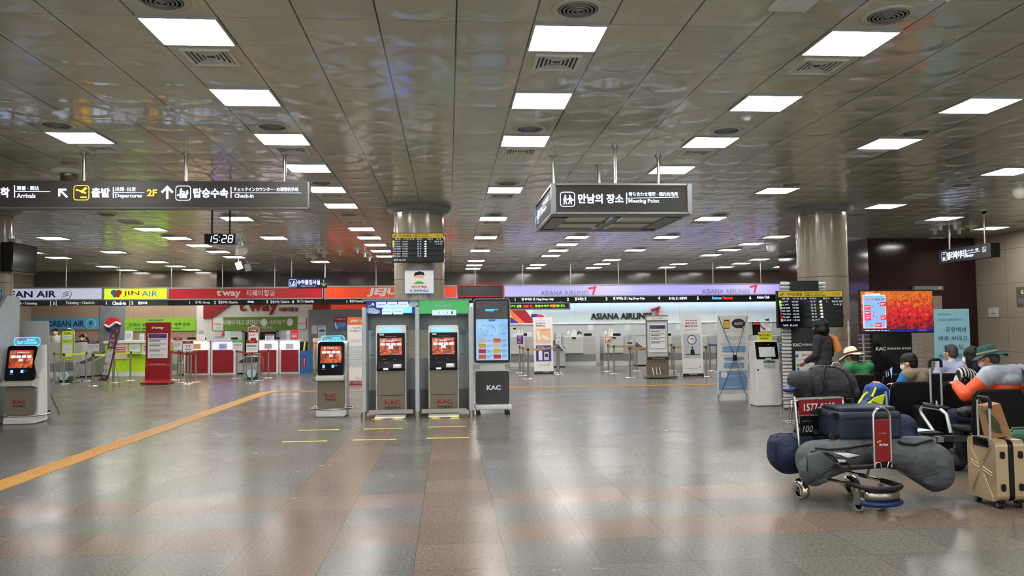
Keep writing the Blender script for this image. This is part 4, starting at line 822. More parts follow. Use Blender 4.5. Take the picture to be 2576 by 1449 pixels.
for px_, lb in ((1430, 'white pump bottle left of the seated clerk'), (1523, 'white pump bottle on the third grey desk')):
    p = at(px_, 844, 31.2); t = thing('pump_bottle', lb, 'bottle', p); MB().lathe([(0, 0), (.06, 0), (.06, .12), (.03, .16), (.015, .17), (.015, .21)], (0, 0, 0), 'paper', 14).build('bottle', t); MB().box((-.02, 0, .22), (.07, .02, .02), 'blue_print').build('pump', t)
for px_, Y, lb in ((480, 29.0, 'left end of the red desks'), (505, 29.0, 'red desk, right of the pink card'), (585, 29.0, 'red desk next to the green card'), (692, 29.0, 'red desk beside the red-headed card'), (1318, 31.3, 'left grey desk'), (1480, 31.3, 'grey desk of the seated clerk'), (1553, 31.3, 'third grey desk'), (1680, 31.3, 'fourth grey desk')):
    p = at(px_, 856 if Y < 30 else 845, Y); t = thing('desk_monitor', 'low black monitor and keyboard on the '+lb, 'monitor', p); MB().box((0, .1, .05), (.3, .04, .1), 'black').build('screen', t); MB().box((0, -.02, .01), (.26, .12, .02), 'black').build('keyboard', t)
# ------------------------------------------------------------------ belt posts
def make_post():
    t = thing('belt_post', 'x', 'barrier post')
    MB().lathe([(0, .03), (.05, .03), (.15, .014), (.17, .006), (.17, 0)], (0, 0, 0), 'chrome', 24).build('base', t)
    MB().cyl((0, 0, .02), (0, 0, .84), .027, 'steel').build('pole', t); MB().lathe([(.03, .83), (.036, .84), (.036, .9), (.03, .915), (0, .918)], (0, 0, 0), 'dark_steel', 18).build('head', t)
    return t
P0 = make_post(); fp = True; posts = {}
def post(px_, py_, lab):
    global fp
    p = G(px_, py_)
    if fp: o = P0; o.location = p; fp = False
    else: o = dup(P0, p)
    o['label'] = lab; o['group'] = 'steel belt posts of the check-in queues'; posts[px_] = p; return o
for k, (a, b) in enumerate(((136, 961), (160, 966), (216, 958), (233, 971), (286, 963), (328, 957))): post(a, b, 'steel belt post, %s from the left in the lime belt queue' % ordn[k])
for k, (a, b) in enumerate(((431, 955), (448, 956), (455, 962), (472, 966), (480, 963), (492, 961))): post(a, b, 'steel belt post, %s from the left beside the tall red stand' % ordn[k])
for k, (a, b) in enumerate(((595, 952), (633, 963), (651, 957), (675, 951))): post(a, b, 'steel belt post, %s from the left around the red-belt baggage frame' % ordn[k])
for k, (a, b) in enumerate(((1308, 938), (1317, 945), (1329, 953), (1402, 938), (1406, 942))): post(a, b, 'steel belt post, %s from the left around the white phone banner' % ordn[k])
for k, (a, b) in enumerate(((1531, 934), (1545, 940), (1585, 950), (1602, 933))): post(a, b, 'steel belt post, %s from the left before the third grey desk' % ordn[k])
for k, (a, b) in enumerate(((1690, 933), (1696, 947), (1777, 947), (1786, 933), (1808, 936))): post(a, b, 'steel belt post, %s from the left around the thirty minutes banner' % ordn[k])
post(1948, 932, 'steel belt post behind the sanitizer machine')
def belt(a, b, m, lab, txt=None, grp=None):
    p, q = posts[a], posts[b]; d = (q-p); n = d.normalized(); p = p+n*.04; q = q-n*.04; d = q-p; L = d.length; mb = MB(); K = 8; vs = []
    for i in range(K+1):
        s = i/K; z = .875-.05*L*.25*4*s*(1-s); c = d*s; vs += [c+V(0, 0, z-.03), c+V(0, 0, z+.03)]
    mb.add(vs, [(2*i, 2*i+2, 2*i+3, 2*i+1) for i in range(K)], m)
    o = mb.build('barrier_belt', loc=p); so = o.modifiers.new('s', 'SOLIDIFY'); so.thickness = .004; tag(o, lab, 'belt', grp)
for a, b, w_ in ((136, 160, 'first'), (160, 216, 'second'), (233, 286, 'third'), (286, 328, 'fourth')): belt(a, b, 'lime_belt', 'lime barrier belt, %s stretch from the left' % w_)
for a, b, w_ in ((431, 455, 'by the tall red stand'), (455, 472, 'under the entrance card'), (472, 480, 'short stretch right of the entrance card'), (480, 492, 'right end of the left cluster'), (595, 633, 'under the green card'), (633, 651, 'before the baggage frame'), (651, 675, 'right of the baggage frame')): belt(a, b, 'red_belt', 'red barrier belt '+w_)
for a, b, w_ in ((1308, 1317, 'left end of the long desks'), (1317, 1329, 'left of the phone banner'), (1329, 1402, 'behind the white phone banner'), (1531, 1545, 'under the red pictogram card'), (1545, 1602, 'before the third grey desk'), (1585, 1690, 'behind the Star Alliance stand'), (1696, 1777, 'behind the thirty minutes banner')): belt(a, b, 'tan_belt', 'tan barrier belt '+w_)
belt(1786, 1808, 'blue_belt', 'blue barrier belt left of the mirrored banner')
def post_card(lab, px_, x0, x1, y0, y1, m, head, items):
    p = posts[px_]; Y = p.y-.02; cx, z, w, h = span(x0, x1, y0, y1, Y); t = thing('post_sign', lab, 'sign', (cx, Y-.02, z))
    MB().box((0, .01, h/2), (w, .015, h), m).build('card', t); MB().box((p.x-cx, .03, -.02), (.03, .02, max(.04, z-.88)), 'steel').build('clip', t)
    it = [];
    if head: it.append(('r', 0, h*.88, w, h*.24, head))
    face_print(t, it+items(w, h), 0)
post_card("white t'way notice card on a post right of the tall red stand", 448, 437, 458, 849, 880, 'paper', 't_red', lambda w, h: [T_("t'way", 0, h*.89, h*.12, 'white_print', w*.5), ('b', 0, h*.45, w*.8, h*.55, 5, 'grey_print')])
post_card('entrance card with red heading on the nearest post of the left cluster', 472, 461, 487, 858, 884, 'paper', 't_red', lambda w, h: [T_("t'way", 0, h*.89, h*.12, 'white_print', w*.4), T_('입 구', 0, h*.52, h*.22, 'black_print', w*.45), T_('Entrance', 0, h*.22, h*.13, 'black_print', w*.55)])
post_card('card with a green heading on a post before the conveyor', 595, 585, 610, 855, 882, 'paper', 'green_print', lambda w, h: [T_("t'way", 0, h*.89, h*.12, 'white_print', w*.4), T_('기다리는곳', 0, h*.52, h*.18, 'black_print', w*.75), ('b', 0, h*.25, w*.7, h*.15, 1, 'grey_print')])
post_card('larger card with a red heading on a post before the baggage frame', 633, 620, 648, 856, 886, 'paper', 't_red', lambda w, h: [T_("t'way", 0, h*.89, h*.12, 'white_print', w*.35), ('r', 0, h*.52, w*.85, h*.07, 'dark_grey'), ('b', 0, h*.68, w*.8, h*.15, 2, 'pale_pink_print'), ('b', 0, h*.25, w*.8, h*.2, 2, 'faded_print')])
post_card('white card with a purple JINAIR heading behind the leaning banner', 233, 221, 250, 858, 884, 'paper', 'purple', lambda w, h: [T_('JINAIR', 0, h*.89, h*.12, 'white_print', w*.6), T_('비즈니스석', 0, h*.5, h*.2, 'grey_print', w*.8), ('b', 0, h*.25, w*.6, h*.15, 1, 'faded_print')])
post_card('purple card on the leftmost post by the message board end', 1308, 1299, 1317, 839, 866, 'paper', None, lambda w, h: [('r', 0, h*.43, w*.9, h*.8, 'purple_print'), ('b', 0, h*.7, w*.6, h*.2, 2, 'white_print'), ('o', 0, h*.45, .05, .05, 'red_print'), ('b', 0, h*.2, w*.6, h*.15, 1, 'white_print')])
post_card('grey framed Bag Drop card right of the white phone banner', 1402, 1396, 1413, 838, 865, 'pale_grey', None, lambda w, h: [('l', (-w/2, 0), (-w/2, h), .02, 'black'), ('l', (w/2, 0), (w/2, h), .02, 'black'), T_('Bag Drop Only', 0, h*.55, h*.1, 'black_print', w*.8), ('b', 0, h*.85, w*.7, h*.1, 1, 'grey_print'), ('l', (-w*.15, h*.2), (w*.15, h*.2), .02, 'black_print')])
post_card('white card with a red framed chart pictogram before the third desk', 1531, 1521, 1540, 846, 864, 'skin_print', None, lambda w, h: [('r', 0, h*.5, w*.8, h*.8, 'deep_red'), ('r', 0, h*.5, w*.7, h*.68, 'paper'), ('r', -w*.2, h*.32, w*.1, h*.25, 'black_print'), ('r', -w*.05, h*.37, w*.1, h*.35, 'black_print'), ('r', w*.1, h*.42, w*.1, h*.45, 'black_print'), ('r', w*.23, h*.45, w*.09, h*.52, 'deep_red')])
post_card('grey framed notice card left of the Star Alliance stand', 1585, 1574, 1593, 840, 868, 'pale_grey', None, lambda w, h: [('b', 0, h*.6, w*.75, h*.6, 5, 'grey_print'), ('r', 0, h*.18, w*.7, h*.12, 'black_print')])
# ================================================================== free-standing notices in the middle distance
def frame_board(lab, px_, x0, x1, y0, y1, yb, m, head, items, rack=True):
    p = G(px_, yb); Y = p.y; cx, z, w, h = span(x0, x1, y0, y1, Y); t = thing('baggage_gauge', lab, 'baggage gauge', (cx, Y, 0)); zt = z+h
    pts = [(-w/2, 0, z*.6), (-w/2, 0, zt-.1), (-w/2+.06, 0, zt-.02), (0, 0, zt), (w/2-.06, 0, zt-.02), (w/2, 0, zt-.1), (w/2, 0, z*.6)]
    MB().tube(pts, .018, 'steel').build('sign_frame', t); MB().box((0, 0, z+h*.48), (w-.04, .02, h*.9), m).build('board', t)
    if head: MB().box((0, -.012, z+h*.85), (w-.05, .01, h*.14), head).build('header', t)
    face_print(t, items(w, h, z), -.02)
    r = MB(); W = w*1.55
    for yy in (-.18, .18): r.tube(rr3(0, yy, z*.55, W, z*.8), .012, 'steel', 8, closed=True)
    for s_ in (-1, -.33, .33, 1): r.cyl((s_*W/2*.95, -.18, z*.25), (s_*W/2*.95, .18, z*.25), .009, 'steel'); r.cyl((s_*W/2*.9, -.18, z*.2), (s_*W/2*.9, -.18, z*.9), .009, 'steel')
    for s_ in (-1, 1): r.cyl((s_*W*.45, 0, 0.02), (s_*W*.45, 0, z*.3), .014, 'steel'); r.cyl((s_*W*.45, -.25, .02), (s_*W*.45, .25, .02), .016, 'steel')
    r.build('gauge_cage', t)
    MB().cyl((0, -.24, .2), (0, -.16, .2), .13, 'pale_blue_print', n=24).build('scale_dial', t); MB().box((0, -.05, .1), (.3, .28, .18), 'dark_green_print').build('scale_body', t); MB().box((0, -.245, .23), (.012, .01, .08), 'orange_print').build('needle', t)
    return t
def rr3(cx, y, cz, w, h): return [(a, y, b) for a, b in rrect(cx, cz, w, h, min(w, h)*.2, 3)]
frame_board('green and white JINAIR board on a steel baggage cage with a scale', 170, 154, 186, 827, 908, 962, 'lime', None, lambda w, h, z: [('r', 0, z+h*.73, w*.72, h*.14, 'paper'), T_('JINAIR', 0, z+h*.86, h*.05, 'deep_red', w*.5), ('b', 0, z+h*.73, w*.6, h*.08, 2, 'grey_print'), ('r', 0, z+h*.33, w*.72, h*.42, 'paper'), ('b', 0, z+h*.35, w*.6, h*.36, 9, 'faded_print'), ('b', 0, z+h*.6, w*.6, h*.06, 2, 'green_print')])
frame_board("white t'way board with red header on a steel baggage cage with a scale", 636, 624, 651, 820, 893, 955, 'offwhite', 't_red', lambda w, h, z: [T_("t'way", 0, z+h*.85, h*.09, 'white_print', w*.6), ('b', 0, z+h*.7, w*.75, h*.08, 2, 'red_print'), ('r', 0, z+h*.5, w*.5, h*.18, 't_red'), ('b', 0, z+h*.2, w*.75, h*.2, 4, 'faded_print')])
# tall red stand
p = G(400, 966); Y = p.y; cx, z, w, h = span(366, 428, 811, 960, Y); t = thing('info_stand', "tall red t'way information stand on castors", 'information stand', (cx, Y, 0)); H = z+h
MB().side([(-.02, .12), (-.02, .52), (0, .58), (0, H), (.06, H), (.06, .1), (.3, .06), (.3, .02), (-.3, .02), (-.3, .06), (-.12, .12)], -w/2, w/2, 't_red_gloss').build('body', t, .008)
MB().box((0, 0, .045), (w*1.12, .62, .05), 't_red_gloss').build('base', t, .015)
MB().box((0, -.012, H*.62), (w*.8, .02, H*.4), 'paper').build('poster', t)
zc = H*.62; hh = H*.4
it = [T_("t'way", 0, H*.91, H*.055, 'white_print', w*.5, .03), ('r', 0, zc+hh*.4, w*.74, hh*.16, 'navy_print'), ('b', 0, zc+hh*.4, w*.6, hh*.08, 2, 'red_print')]
for k in range(3): it += [('r', 0, zc+hh*(.27-.2*k), w*.7, .01, 'black_print'), ('b', 0, zc+hh*(.2-.2*k), w*.66, hh*.07, 1, 'dark_grey')]
it += [('b', 0, zc-hh*.38, w*.6, hh*.12, 3, 'faded_print'), T_('www.twayair.com', 0, H*.325, .03, 'white_print', w*.6)]
face_print(t, it, -.024)
for sx in (-.5, -.17, .17, .5):
    for sy in (-.24, .24): MB().cyl((sx*w-.012, sy, .022), (sx*w+.012, sy, .022), .022, 'deep_red', n=12).build('castor', t)
# JINAIR leaning banner
def banner(nm, lab, base, rotz, lean, w, h, z0, m, items, feet='A', cat='banner', back=None):
    t = thing(nm, lab, cat, base, rotz); L = lean
    pan = bpy.data.objects.new('tilt', None)
    o = MB().box((0, 0, z0+h/2), (w, .006, h), m).build('banner_sheet', t); o.rotation_euler = (-L, 0, 0)
    n0 = set(t.children); face_print(t, items, -.005)
    for c in t.children:
        if c not in n0 and c is not o: c.rotation_euler = (-L, 0, 0)
    bpy.data.objects.remove(pan)
    f = MB(); top = Vector((0, math.sin(L)*(z0+h), math.cos(L)*(z0+h)))
    if feet == 'X':
        hub = Vector((0, math.sin(L)*(z0+h*.42)+.1, (z0+h*.42)))
        for sx in (-1, 1):
            f.tube([(sx*w*.48, top.y+.005, top.z-.02), hub], .006, 'dark_steel', 6); f.tube([hub, (sx*w*.5, .01, z0-.02)], .006, 'dark_steel', 6)
        f.tube([hub, (w*.55, .45, 0)], .009, 'steel', 6); f.tube([hub, (-w*.5, -.02, 0)], .007, 'dark_steel', 6); f.box(hub, (.07, .05, .1), 'black'); f.cyl((w*.5, .01, 0), (w*.5, .01, z0), .006, 'dark_steel')
    else:
        for sx in (-1, 1): f.cyl((sx*w*.42, .02, 0), (sx*w*.42, top.y+.02, top.z-.05), .008, 'dark_steel'); f.cyl((sx*w*.42, .5*math.tan(.5)+.1, 0), (sx*w*.1, top.y*.6+.03, top.z*.6), .007, 'dark_steel')
        f.box((0, .0, z0-.02), (w, .03, .035), 'black')
    f.build('stand', t)
    return t
w, h, z0 = .6, 1.5, .2
banner('leaning_banner', 'narrow purple JINAIR banner leaning on a tripod', G(258, 972), -.85, .2, w, h, z0, 'purple',
       [T_('JINAIR', w*.28, z0+h*.92, .05, 'white_print', .15), T_('진에어', -.02, z0+h*.82, .08, 'yellow_print', .2, .02), T_('비즈니스', 0, z0+h*.735, .11, 'white_print', .4, .02), T_('클래스', 0, z0+h*.65, .11, 'white_print', .3, .02), ('p', rrect(0, z0+h*.33, w*.8, h*.5, .06), 'paper'),
        ('p', rrect(0, z0+h*.55, w*.5, h*.05, .03), 'lime_band'), ('b', .08, z0+h*.44, .2, .08, 2, 'grey_print'), ('r', -.15, z0+h*.42, .05, .12, 'pale_blue_print'), ('r', -.15, z0+h*.29, .09, .08, 'blue_print'), ('b', .08, z0+h*.29, .2, .08, 2, 'grey_print'), ('r', -.15, z0+h*.16, .04, .14, 'navy_print'), ('b', .08, z0+h*.16, .22, .12, 3, 'grey_print'), T_('JINAIR', 0, z0+h*.035, .05, 'yellow_print', .25)], feet='A')
# pale banner seen from behind, far left
cx, z, w, h = span(35, 126, 799, 985, 15.3)
banner('x_banner', 'pale grey banner seen from behind beside the left check-in machine', (cx, 15.3, 0), -.12, -.05, .72, 1.62, .12, 'banner_back', [('b', .02, .12+1.62*.72, .5, .3, 3, 'pale_grey'), ('l', (-.34, 1.72), (.02, 1.3), .006, 'mid_grey'), ('l', (-.2, 1.45), (-.02, 1.0), .006, 'mid_grey')], feet='A')
# Asiana banners
cx, z, w, h = span(1337, 1395, 797, 938, 26.2); z0 = z
banner('standing_banner', 'white ASIANA banner with a phone picture and a purple kiosk picture', (cx+.02, 26.2, 0), .05, .06, w*.84, h, z0, 'paper',
       [('b', 0, z0+h*.93, w*.6, .04, 1, 'grey_print'), T_('탑승권을 미리', -w*.1, z0+h*.885, h*.03, 'red_print', w*.42), T_('준비해주세요.', -w*.1, z0+h*.84, h*.03, 'navy_print', w*.42), ('r', 0, z0+h*.66, w*.66, h*.26, 'skin_print'),
        ('p', [(-w*.3, z0+h*.74), (-w*.2, z0+h*.75), (-w*.1, z0+h*.6), (-w*.2, z0+h*.58)], 'paper'), ('l', (w*.25, z0+h*.6), (-w*.05, z0+h*.66), .09, 'cream'), ('b', w*.1, z0+h*.76, w*.36, .08, 2, 'orange_print'),
        ('r', 0, z0+h*.35, w*.66, h*.28, 'purple_print'), T_('셀프 체크인', -w*.12, z0+h*.46, h*.025, 'white_print', w*.3), ('r', -w*.14, z0+h*.31, w*.16, h*.17, 'paper'), ('r', w*.12, z0+h*.3, w*.2, h*.14, 'pale_grey'), ('r', w*.12, z0+h*.31, w*.15, h*.06, 'navy_print'),
        T_('ASIANA AIRLINES', 0, z0+h*.14, h*.014, 'grey_print', w*.4), ('l', (w*.2, z0+h*.16), (w*.24, z0+h*.165), .02, 'red_print'), ('l', (w*.24, z0+h*.165), (w*.22, z0+h*.145), .02, 'red_print'), ('r', 0, z0+h*.015, w*.84, h*.025, 'black_print'), T_('STAR ALLIANCE', w*.1, z0+h*.015, h*.012, 'white_print', w*.3)])
cx, z, w, h = span(1713, 1772, 793, 944, 23.4); z0 = z
banner('standing_banner', 'white ASIANA banner about thirty minutes with a clock and counter figure', (cx, 23.4, 0), .05, .06, w*.9, h, z0, 'paper',
       [T_('2022년 1월 1일 부터', 0, z0+h*.915, h*.018, 'black_print', w*.5), T_('출발 30분 전', 0, z0+h*.87, h*.036, 'red_print', w*.5), T_('탑승수속 마감', 0, z0+h*.82, h*.036, 'navy_print', w*.55), ('b', 0, z0+h*.755, w*.6, .07, 2, 'faded_print'), ('r', 0, z0+h*.49, w*.74, h*.4, 'faded_print'),
        ('o', 0, z0+h*.59, w*.2, w*.2, 'black_print'), ('o', 0, z0+h*.59, w*.17, w*.17, 'paper'), ('p', [(0, z0+h*.59-w*.17), (0, z0+h*.59+w*.17), (w*.15, z0+h*.59+w*.07), (w*.16, z0+h*.59-w*.05), (w*.1, z0+h*.59-w*.13)], 'pale_blue_print'), T_('30분', -.01, z0+h*.605, .05, 'red_print', w*.2),
        ('o', .0, z0+h*.46, w*.045, w*.045, 'black_print'), ('p', [(-w*.1, z0+h*.35), (-w*.07, z0+h*.43), (w*.07, z0+h*.43), (w*.1, z0+h*.35)], 'black_print'), ('r', 0, z0+h*.345, w*.62, .02, 'black_print'),
        T_('ASIANA AIRLINES', -.02, z0+h*.115, h*.016, 'grey_print', w*.5), ('l', (w*.27, z0+h*.135), (w*.31, z0+h*.14), .02, 'red_print'), ('l', (w*.31, z0+h*.14), (w*.29, z0+h*.12), .02, 'red_print'), ('r', 0, z0+h*.015, w*.9, h*.028, 'black_print'), T_('STAR ALLIANCE', 0, z0+h*.015, h*.012, 'white_print', w*.35)])
# Star Alliance information stand
p = G(1657, 951); Y = p.y; cx, z, w, h = span(1625, 1683, 793, 948, Y); t = thing('info_stand', 'grey-brown ASIANA information stand with a framed notice sheet', 'information stand', (cx, Y, 0), -.05); H = z+h
MB().box((0, .06, H/2), (w*.94, .1, H), 'kiosk_brown').build('body', t, .01); MB().box((0, -.0, H*.62), (w*.86, .04, H*.56), 'light_grey').build('frame', t); MB().box((0, -.02, H*.95), (w*.9, .03, H*.06), 'offwhite').build('header', t)
MB().box((.06, 0, .05), (w*1.3, .6, .06), 'kiosk_brown').build('base', t, .01)
zc = H*.64; hh = H*.46
it = [('r', 0, zc, w*.78, hh, 'offwhite'), ('r', 0, zc+.02, w*.7, hh*.82, 'blue_print'), ('r', 0, zc+.02, w*.66, hh*.78, 'paper'), ('r', 0, zc+hh*.37, w*.64, hh*.12, 'navy_print'), ('b', -.05, zc+hh*.37, w*.4, hh*.06, 2, 'red_print')]
for k in range(4): it += [('r', 0, zc+hh*(.27-.13*k), w*.58, .01, 'black_print'), ('b', 0, zc+hh*(.22-.13*k), w*.56, hh*.05, 1, 'dark_grey')]
it += [T_('ASIANA AIRLINES', 0, H*.95, .03, 'grey_print', w*.45), ('r', 0, H*.31, w*.92, H*.03, 'black_print'), T_('STAR ALLIANCE', .02, H*.31, .022, 'white_print', w*.55)]
for k in range(3): it.append(('l', (-.14+.1*k, .1), (-.17+.1*k, .32), .03, 'white_print'))
face_print(t, it, -.04)
# JEJU banner
cx, z, w, h = span(874, 928, 798, 957, 22.5)
t = thing('standing_banner', 'tall white JEJU air baggage banner with an orange header left of the booth', 'banner', (cx, 22.5, 0)); MB().box((0, 0, z+h/2), (w, .02, h), 'paper').build('banner_sheet', t)
MB().cyl((-w*.3, .03, 0), (-w*.3, .03, z+h), .012, 'dark_steel').build('stand', t); MB().box((0, .03, .015), (w, .4, .03), 'deep_red').build('foot', t)
face_print(t, [('r', 0, z+h*.94, w, h*.12, 'orange_print'), T_('JEJU air', 0, z+h*.94, h*.04, 'white_print', w*.7, .03, slant=.25), T_('기내 반입', -.05, z+h*.83, h*.032, 'grey_print', w*.45), T_('수하물 안내', -.05, z+h*.785, h*.032, 'grey_print', w*.6), ('r', -w*.25, z+h*.63, w*.16, h*.05, 'pale_pink_print'), ('b', w*.05, z+h*.63, w*.35, h*.05, 2, 'faded_print'), ('b', 0, z+h*.38, w*.85, h*.34, 12, 'faded_print'), T_('제주항공', 0, z+h*.04, h*.018, 'orange_print', w*.25)], -.012)
p = G(800, 957); cx, z, w, h = span(787, 812, 851, 880, p.y); t = thing('post_sign', 'small orange and white JEJU air card on a steel post behind the check-in machine', 'sign', (cx, p.y, 0)); MB().box((0, 0, z+h/2), (w, .02, h), 'orange_print').build('card', t)
m = MB().cyl((0, .03, 0), (0, .03, z+.1), .026, 'steel'); m.build('pole', t); MB().cyl((0, .03, 0), (0, .03, .03), .16, 'chrome', n=24).build('base', t); face_print(t, [('r', 0, z+h*.85, w, h*.3, 'paper'), T_('JEJU air', 0, z+h*.85, h*.12, 'deep_red', w*.75, slant=.2), ('b', 0, z+h*.4, w*.5, h*.3, 2, 'white_print')], -.012)
# mirrored X banner (seen from behind)
w, h, z0 = .68, 1.62, .1; p = G(1843, 1003)
MI = dict(mirror=True)
it = [('p', rrect(-.14, z0+h*.89, .13, .19, .02), 'dark_grey'), ('p', rrect(-.14, z0+h*.89, .11, .15, .01), 'gold_print'), ('o', .12, z0+h*.9, .15, .1, 'dark_grey'), ('p', [(.2, z0+h*.86), (.24, z0+h*.83), (.14, z0+h*.85)], 'dark_grey'), ('t', 'TALK', .12, z0+h*.9, .06, 'paper', dict(w=.2, bold=.02, mirror=True)),
      ('t', 'All about 광주·카톡', .03, z0+h*.81, .05, 'pale_pink_print', dict(w=.52, bold=.02, mirror=True)), ('t', '플러스친구', .16, z0+h*.775, .04, 'pale_pink_print', dict(w=.2, mirror=True)), ('b', .05, z0+h*.71, .45, .1, 3, 'faded_print'), ('b', .0, z0+h*.64, .55, .05, 2, 'faded_print')]
it += [('p', rrect(.02, z0+h*.59, .52, .07, .03), 'back_blue'), ('p', rrect(.02, z0+h*.55, .52, .03, .01), 'back_blue'), ('b', 0, z0+h*.5, .55, .03, 1, 'faded_print'), ('p', rrect(.02, z0+h*.455, .44, .06, .02), 'back_blue'), ('p', rrect(.02, z0+h*.37, .44, .1, .02), 'back_blue'), ('p', rrect(0, z0+h*.18, .62, .38, .03), 'back_blue'),
       ('p', rrect(-.2, z0+h*.25, .13, .13, .05), 'paper'), ('b', .12, z0+h*.29, .25, .02, 1, 'gold_print'), ('b', .05, z0+h*.23, .35, .06, 2, 'pale_blue_print'), ('b', .1, z0+h*.15, .25, .03, 1, 'gold_print'), ('b', .05, z0+h*.09, .4, .06, 2, 'pale_blue_print'), ('b', 0, z0+h*.03, .5, .02, 1, 'orange_print')]
banner('x_banner', 'tall banner seen from behind with mirrored print on a crossed stand', (p.x, p.y, 0), .1, -.06, w, h, z0, 'paper', it, feet='Xb')
t = [o for o in COL.objects if o.name.startswith('x_banner') and o.type == 'EMPTY'][-1]
for c in list(t.children):
    if c.name.startswith('stand'): bpy.data.objects.remove(c)
f = MB(); hub = V(.02, -.12, z0+h*.46)
for sx in (-1, 1): f.tube([(sx*w*.47, .0+.06*0-.11, z0+h-.02), hub], .006, 'dark_steel', 6)
f.tube([hub, (-w*.48, -.02, .0)], .007, 'dark_steel', 6); f.tube([hub, (w*.46, -.02, 0)], .006, 'steel', 6); f.tube([hub, (w*.58, -.5, 0)], .01, 'steel', 6); f.box(hub, (.06, .06, .11), 'black')
for sx in (-1, 1): f.cyl((sx*w*.47, 0, 0), (sx*w*.47, 0, z0), .006, 'dark_steel')
f.build('crossed_stand', t)
# hand sanitizer machine
p = G(1931, 1022); Y = p.y; cx, z, w, h = span(1902, 1962, 858, 1024, Y); t = thing('sanitizer_dispenser', 'white floor-standing hand sanitizer machine with a yellow card on top', 'sanitizer dispenser', (cx, Y, 0)); H = z+h; D = .34
MB().box((0, D/2, H*.36), (w, D, H*.72-.02), 'offwhite').build('cabinet', t, .012)
m = MB(); m.side([(0, H*.70), (0, H*.72), (.09, H), (D, H), (D, H*.70)], -w/2, w/2, 'offwhite'); m.build('head', t, .015)
m = MB(); A = V(0, .0, H*.80); m.box((0, .036, H*.855), (w*.94, .02, H*.275), 'gloss_black', rot=(-.23, 0, 0)); m.build('control_panel', t, .01)
MB().box((0, .024, H*.83), (w*.68, .02, H*.16), 'pale_grey', rot=(-.23, 0, 0)).build('hand_recess', t, .008); MB().box((0, -.02, H*.725), (w*.22, .1, .04), 'booth_light').build('drip_tray', t, .006)
q = span(1910, 1945, 838, 860, Y+.1); MB().box((q[0]-cx, .15, H+q[3]/2-.01), (q[2], .01, q[3]+.02), 'yellow_print').build('card', t)
for sx in (-.45, .45):
    for sy in (.03, D-.03): MB().cyl((sx*w, sy, 0), (sx*w, sy, .02), .02, 'black').build('foot', t)
face_print(t, [T_('자동 손 소독기', 0, H+q[3]*.68, q[3]*.28, 'black_print', q[2]*.9), T_('(Sanitizer)', 0, H+q[3]*.28, q[3]*.24, 'black_print', q[2]*.6)], .143)
face_print(t, [('r', .03, H*.63, w*.5, .13, 'pale_grey'), ('r', .03, H*.68, w*.5, .04, 'sanit_green'), ('b', .03, H*.68, w*.4, .02, 1, 'white_print'), ('r', -.05, H*.615, .05, .05, 'faded_print'), ('r', .03, H*.615, .05, .05, 'faded_print'), ('r', .11, H*.615, .05, .05, 'faded_print'), ('r', -w*.42, H*.56, .03, .03, 'black_print'), ], 0)
face_print(t, [('o', -.06, H*.945, .008, .008, 'led_red'), ('o', -.0, H*.945, .006, .006, 'white_print'), ('o', .04, H*.945, .006, .006, 'white_print')], .055)
# small blue notice on a beige stand beside it, base of the stone column
cx, z, w, h = span(1958, 1979, 862, 886, 14.9); t = thing('desk_notice', 'small square blue Korean notice beside the sanitizer machine', 'notice', (cx, 14.9, 0)); MB().box((0, 0, z+h/2), (w, .02, h), 'pale_grey').build('card', t)
MB().box((.02, .05, z/2), (.07, .05, z), 'mid_grey').build('post', t); MB().box((.02, .05, .015), (.3, .3, .03), 'mid_grey').build('foot', t); face_print(t, [('r', 0, z+h*.5, w*.8, h*.8, 'blue_print'), T_('청정안전', 0, z+h*.5, h*.3, 'white_print', w*.6)], -.012)
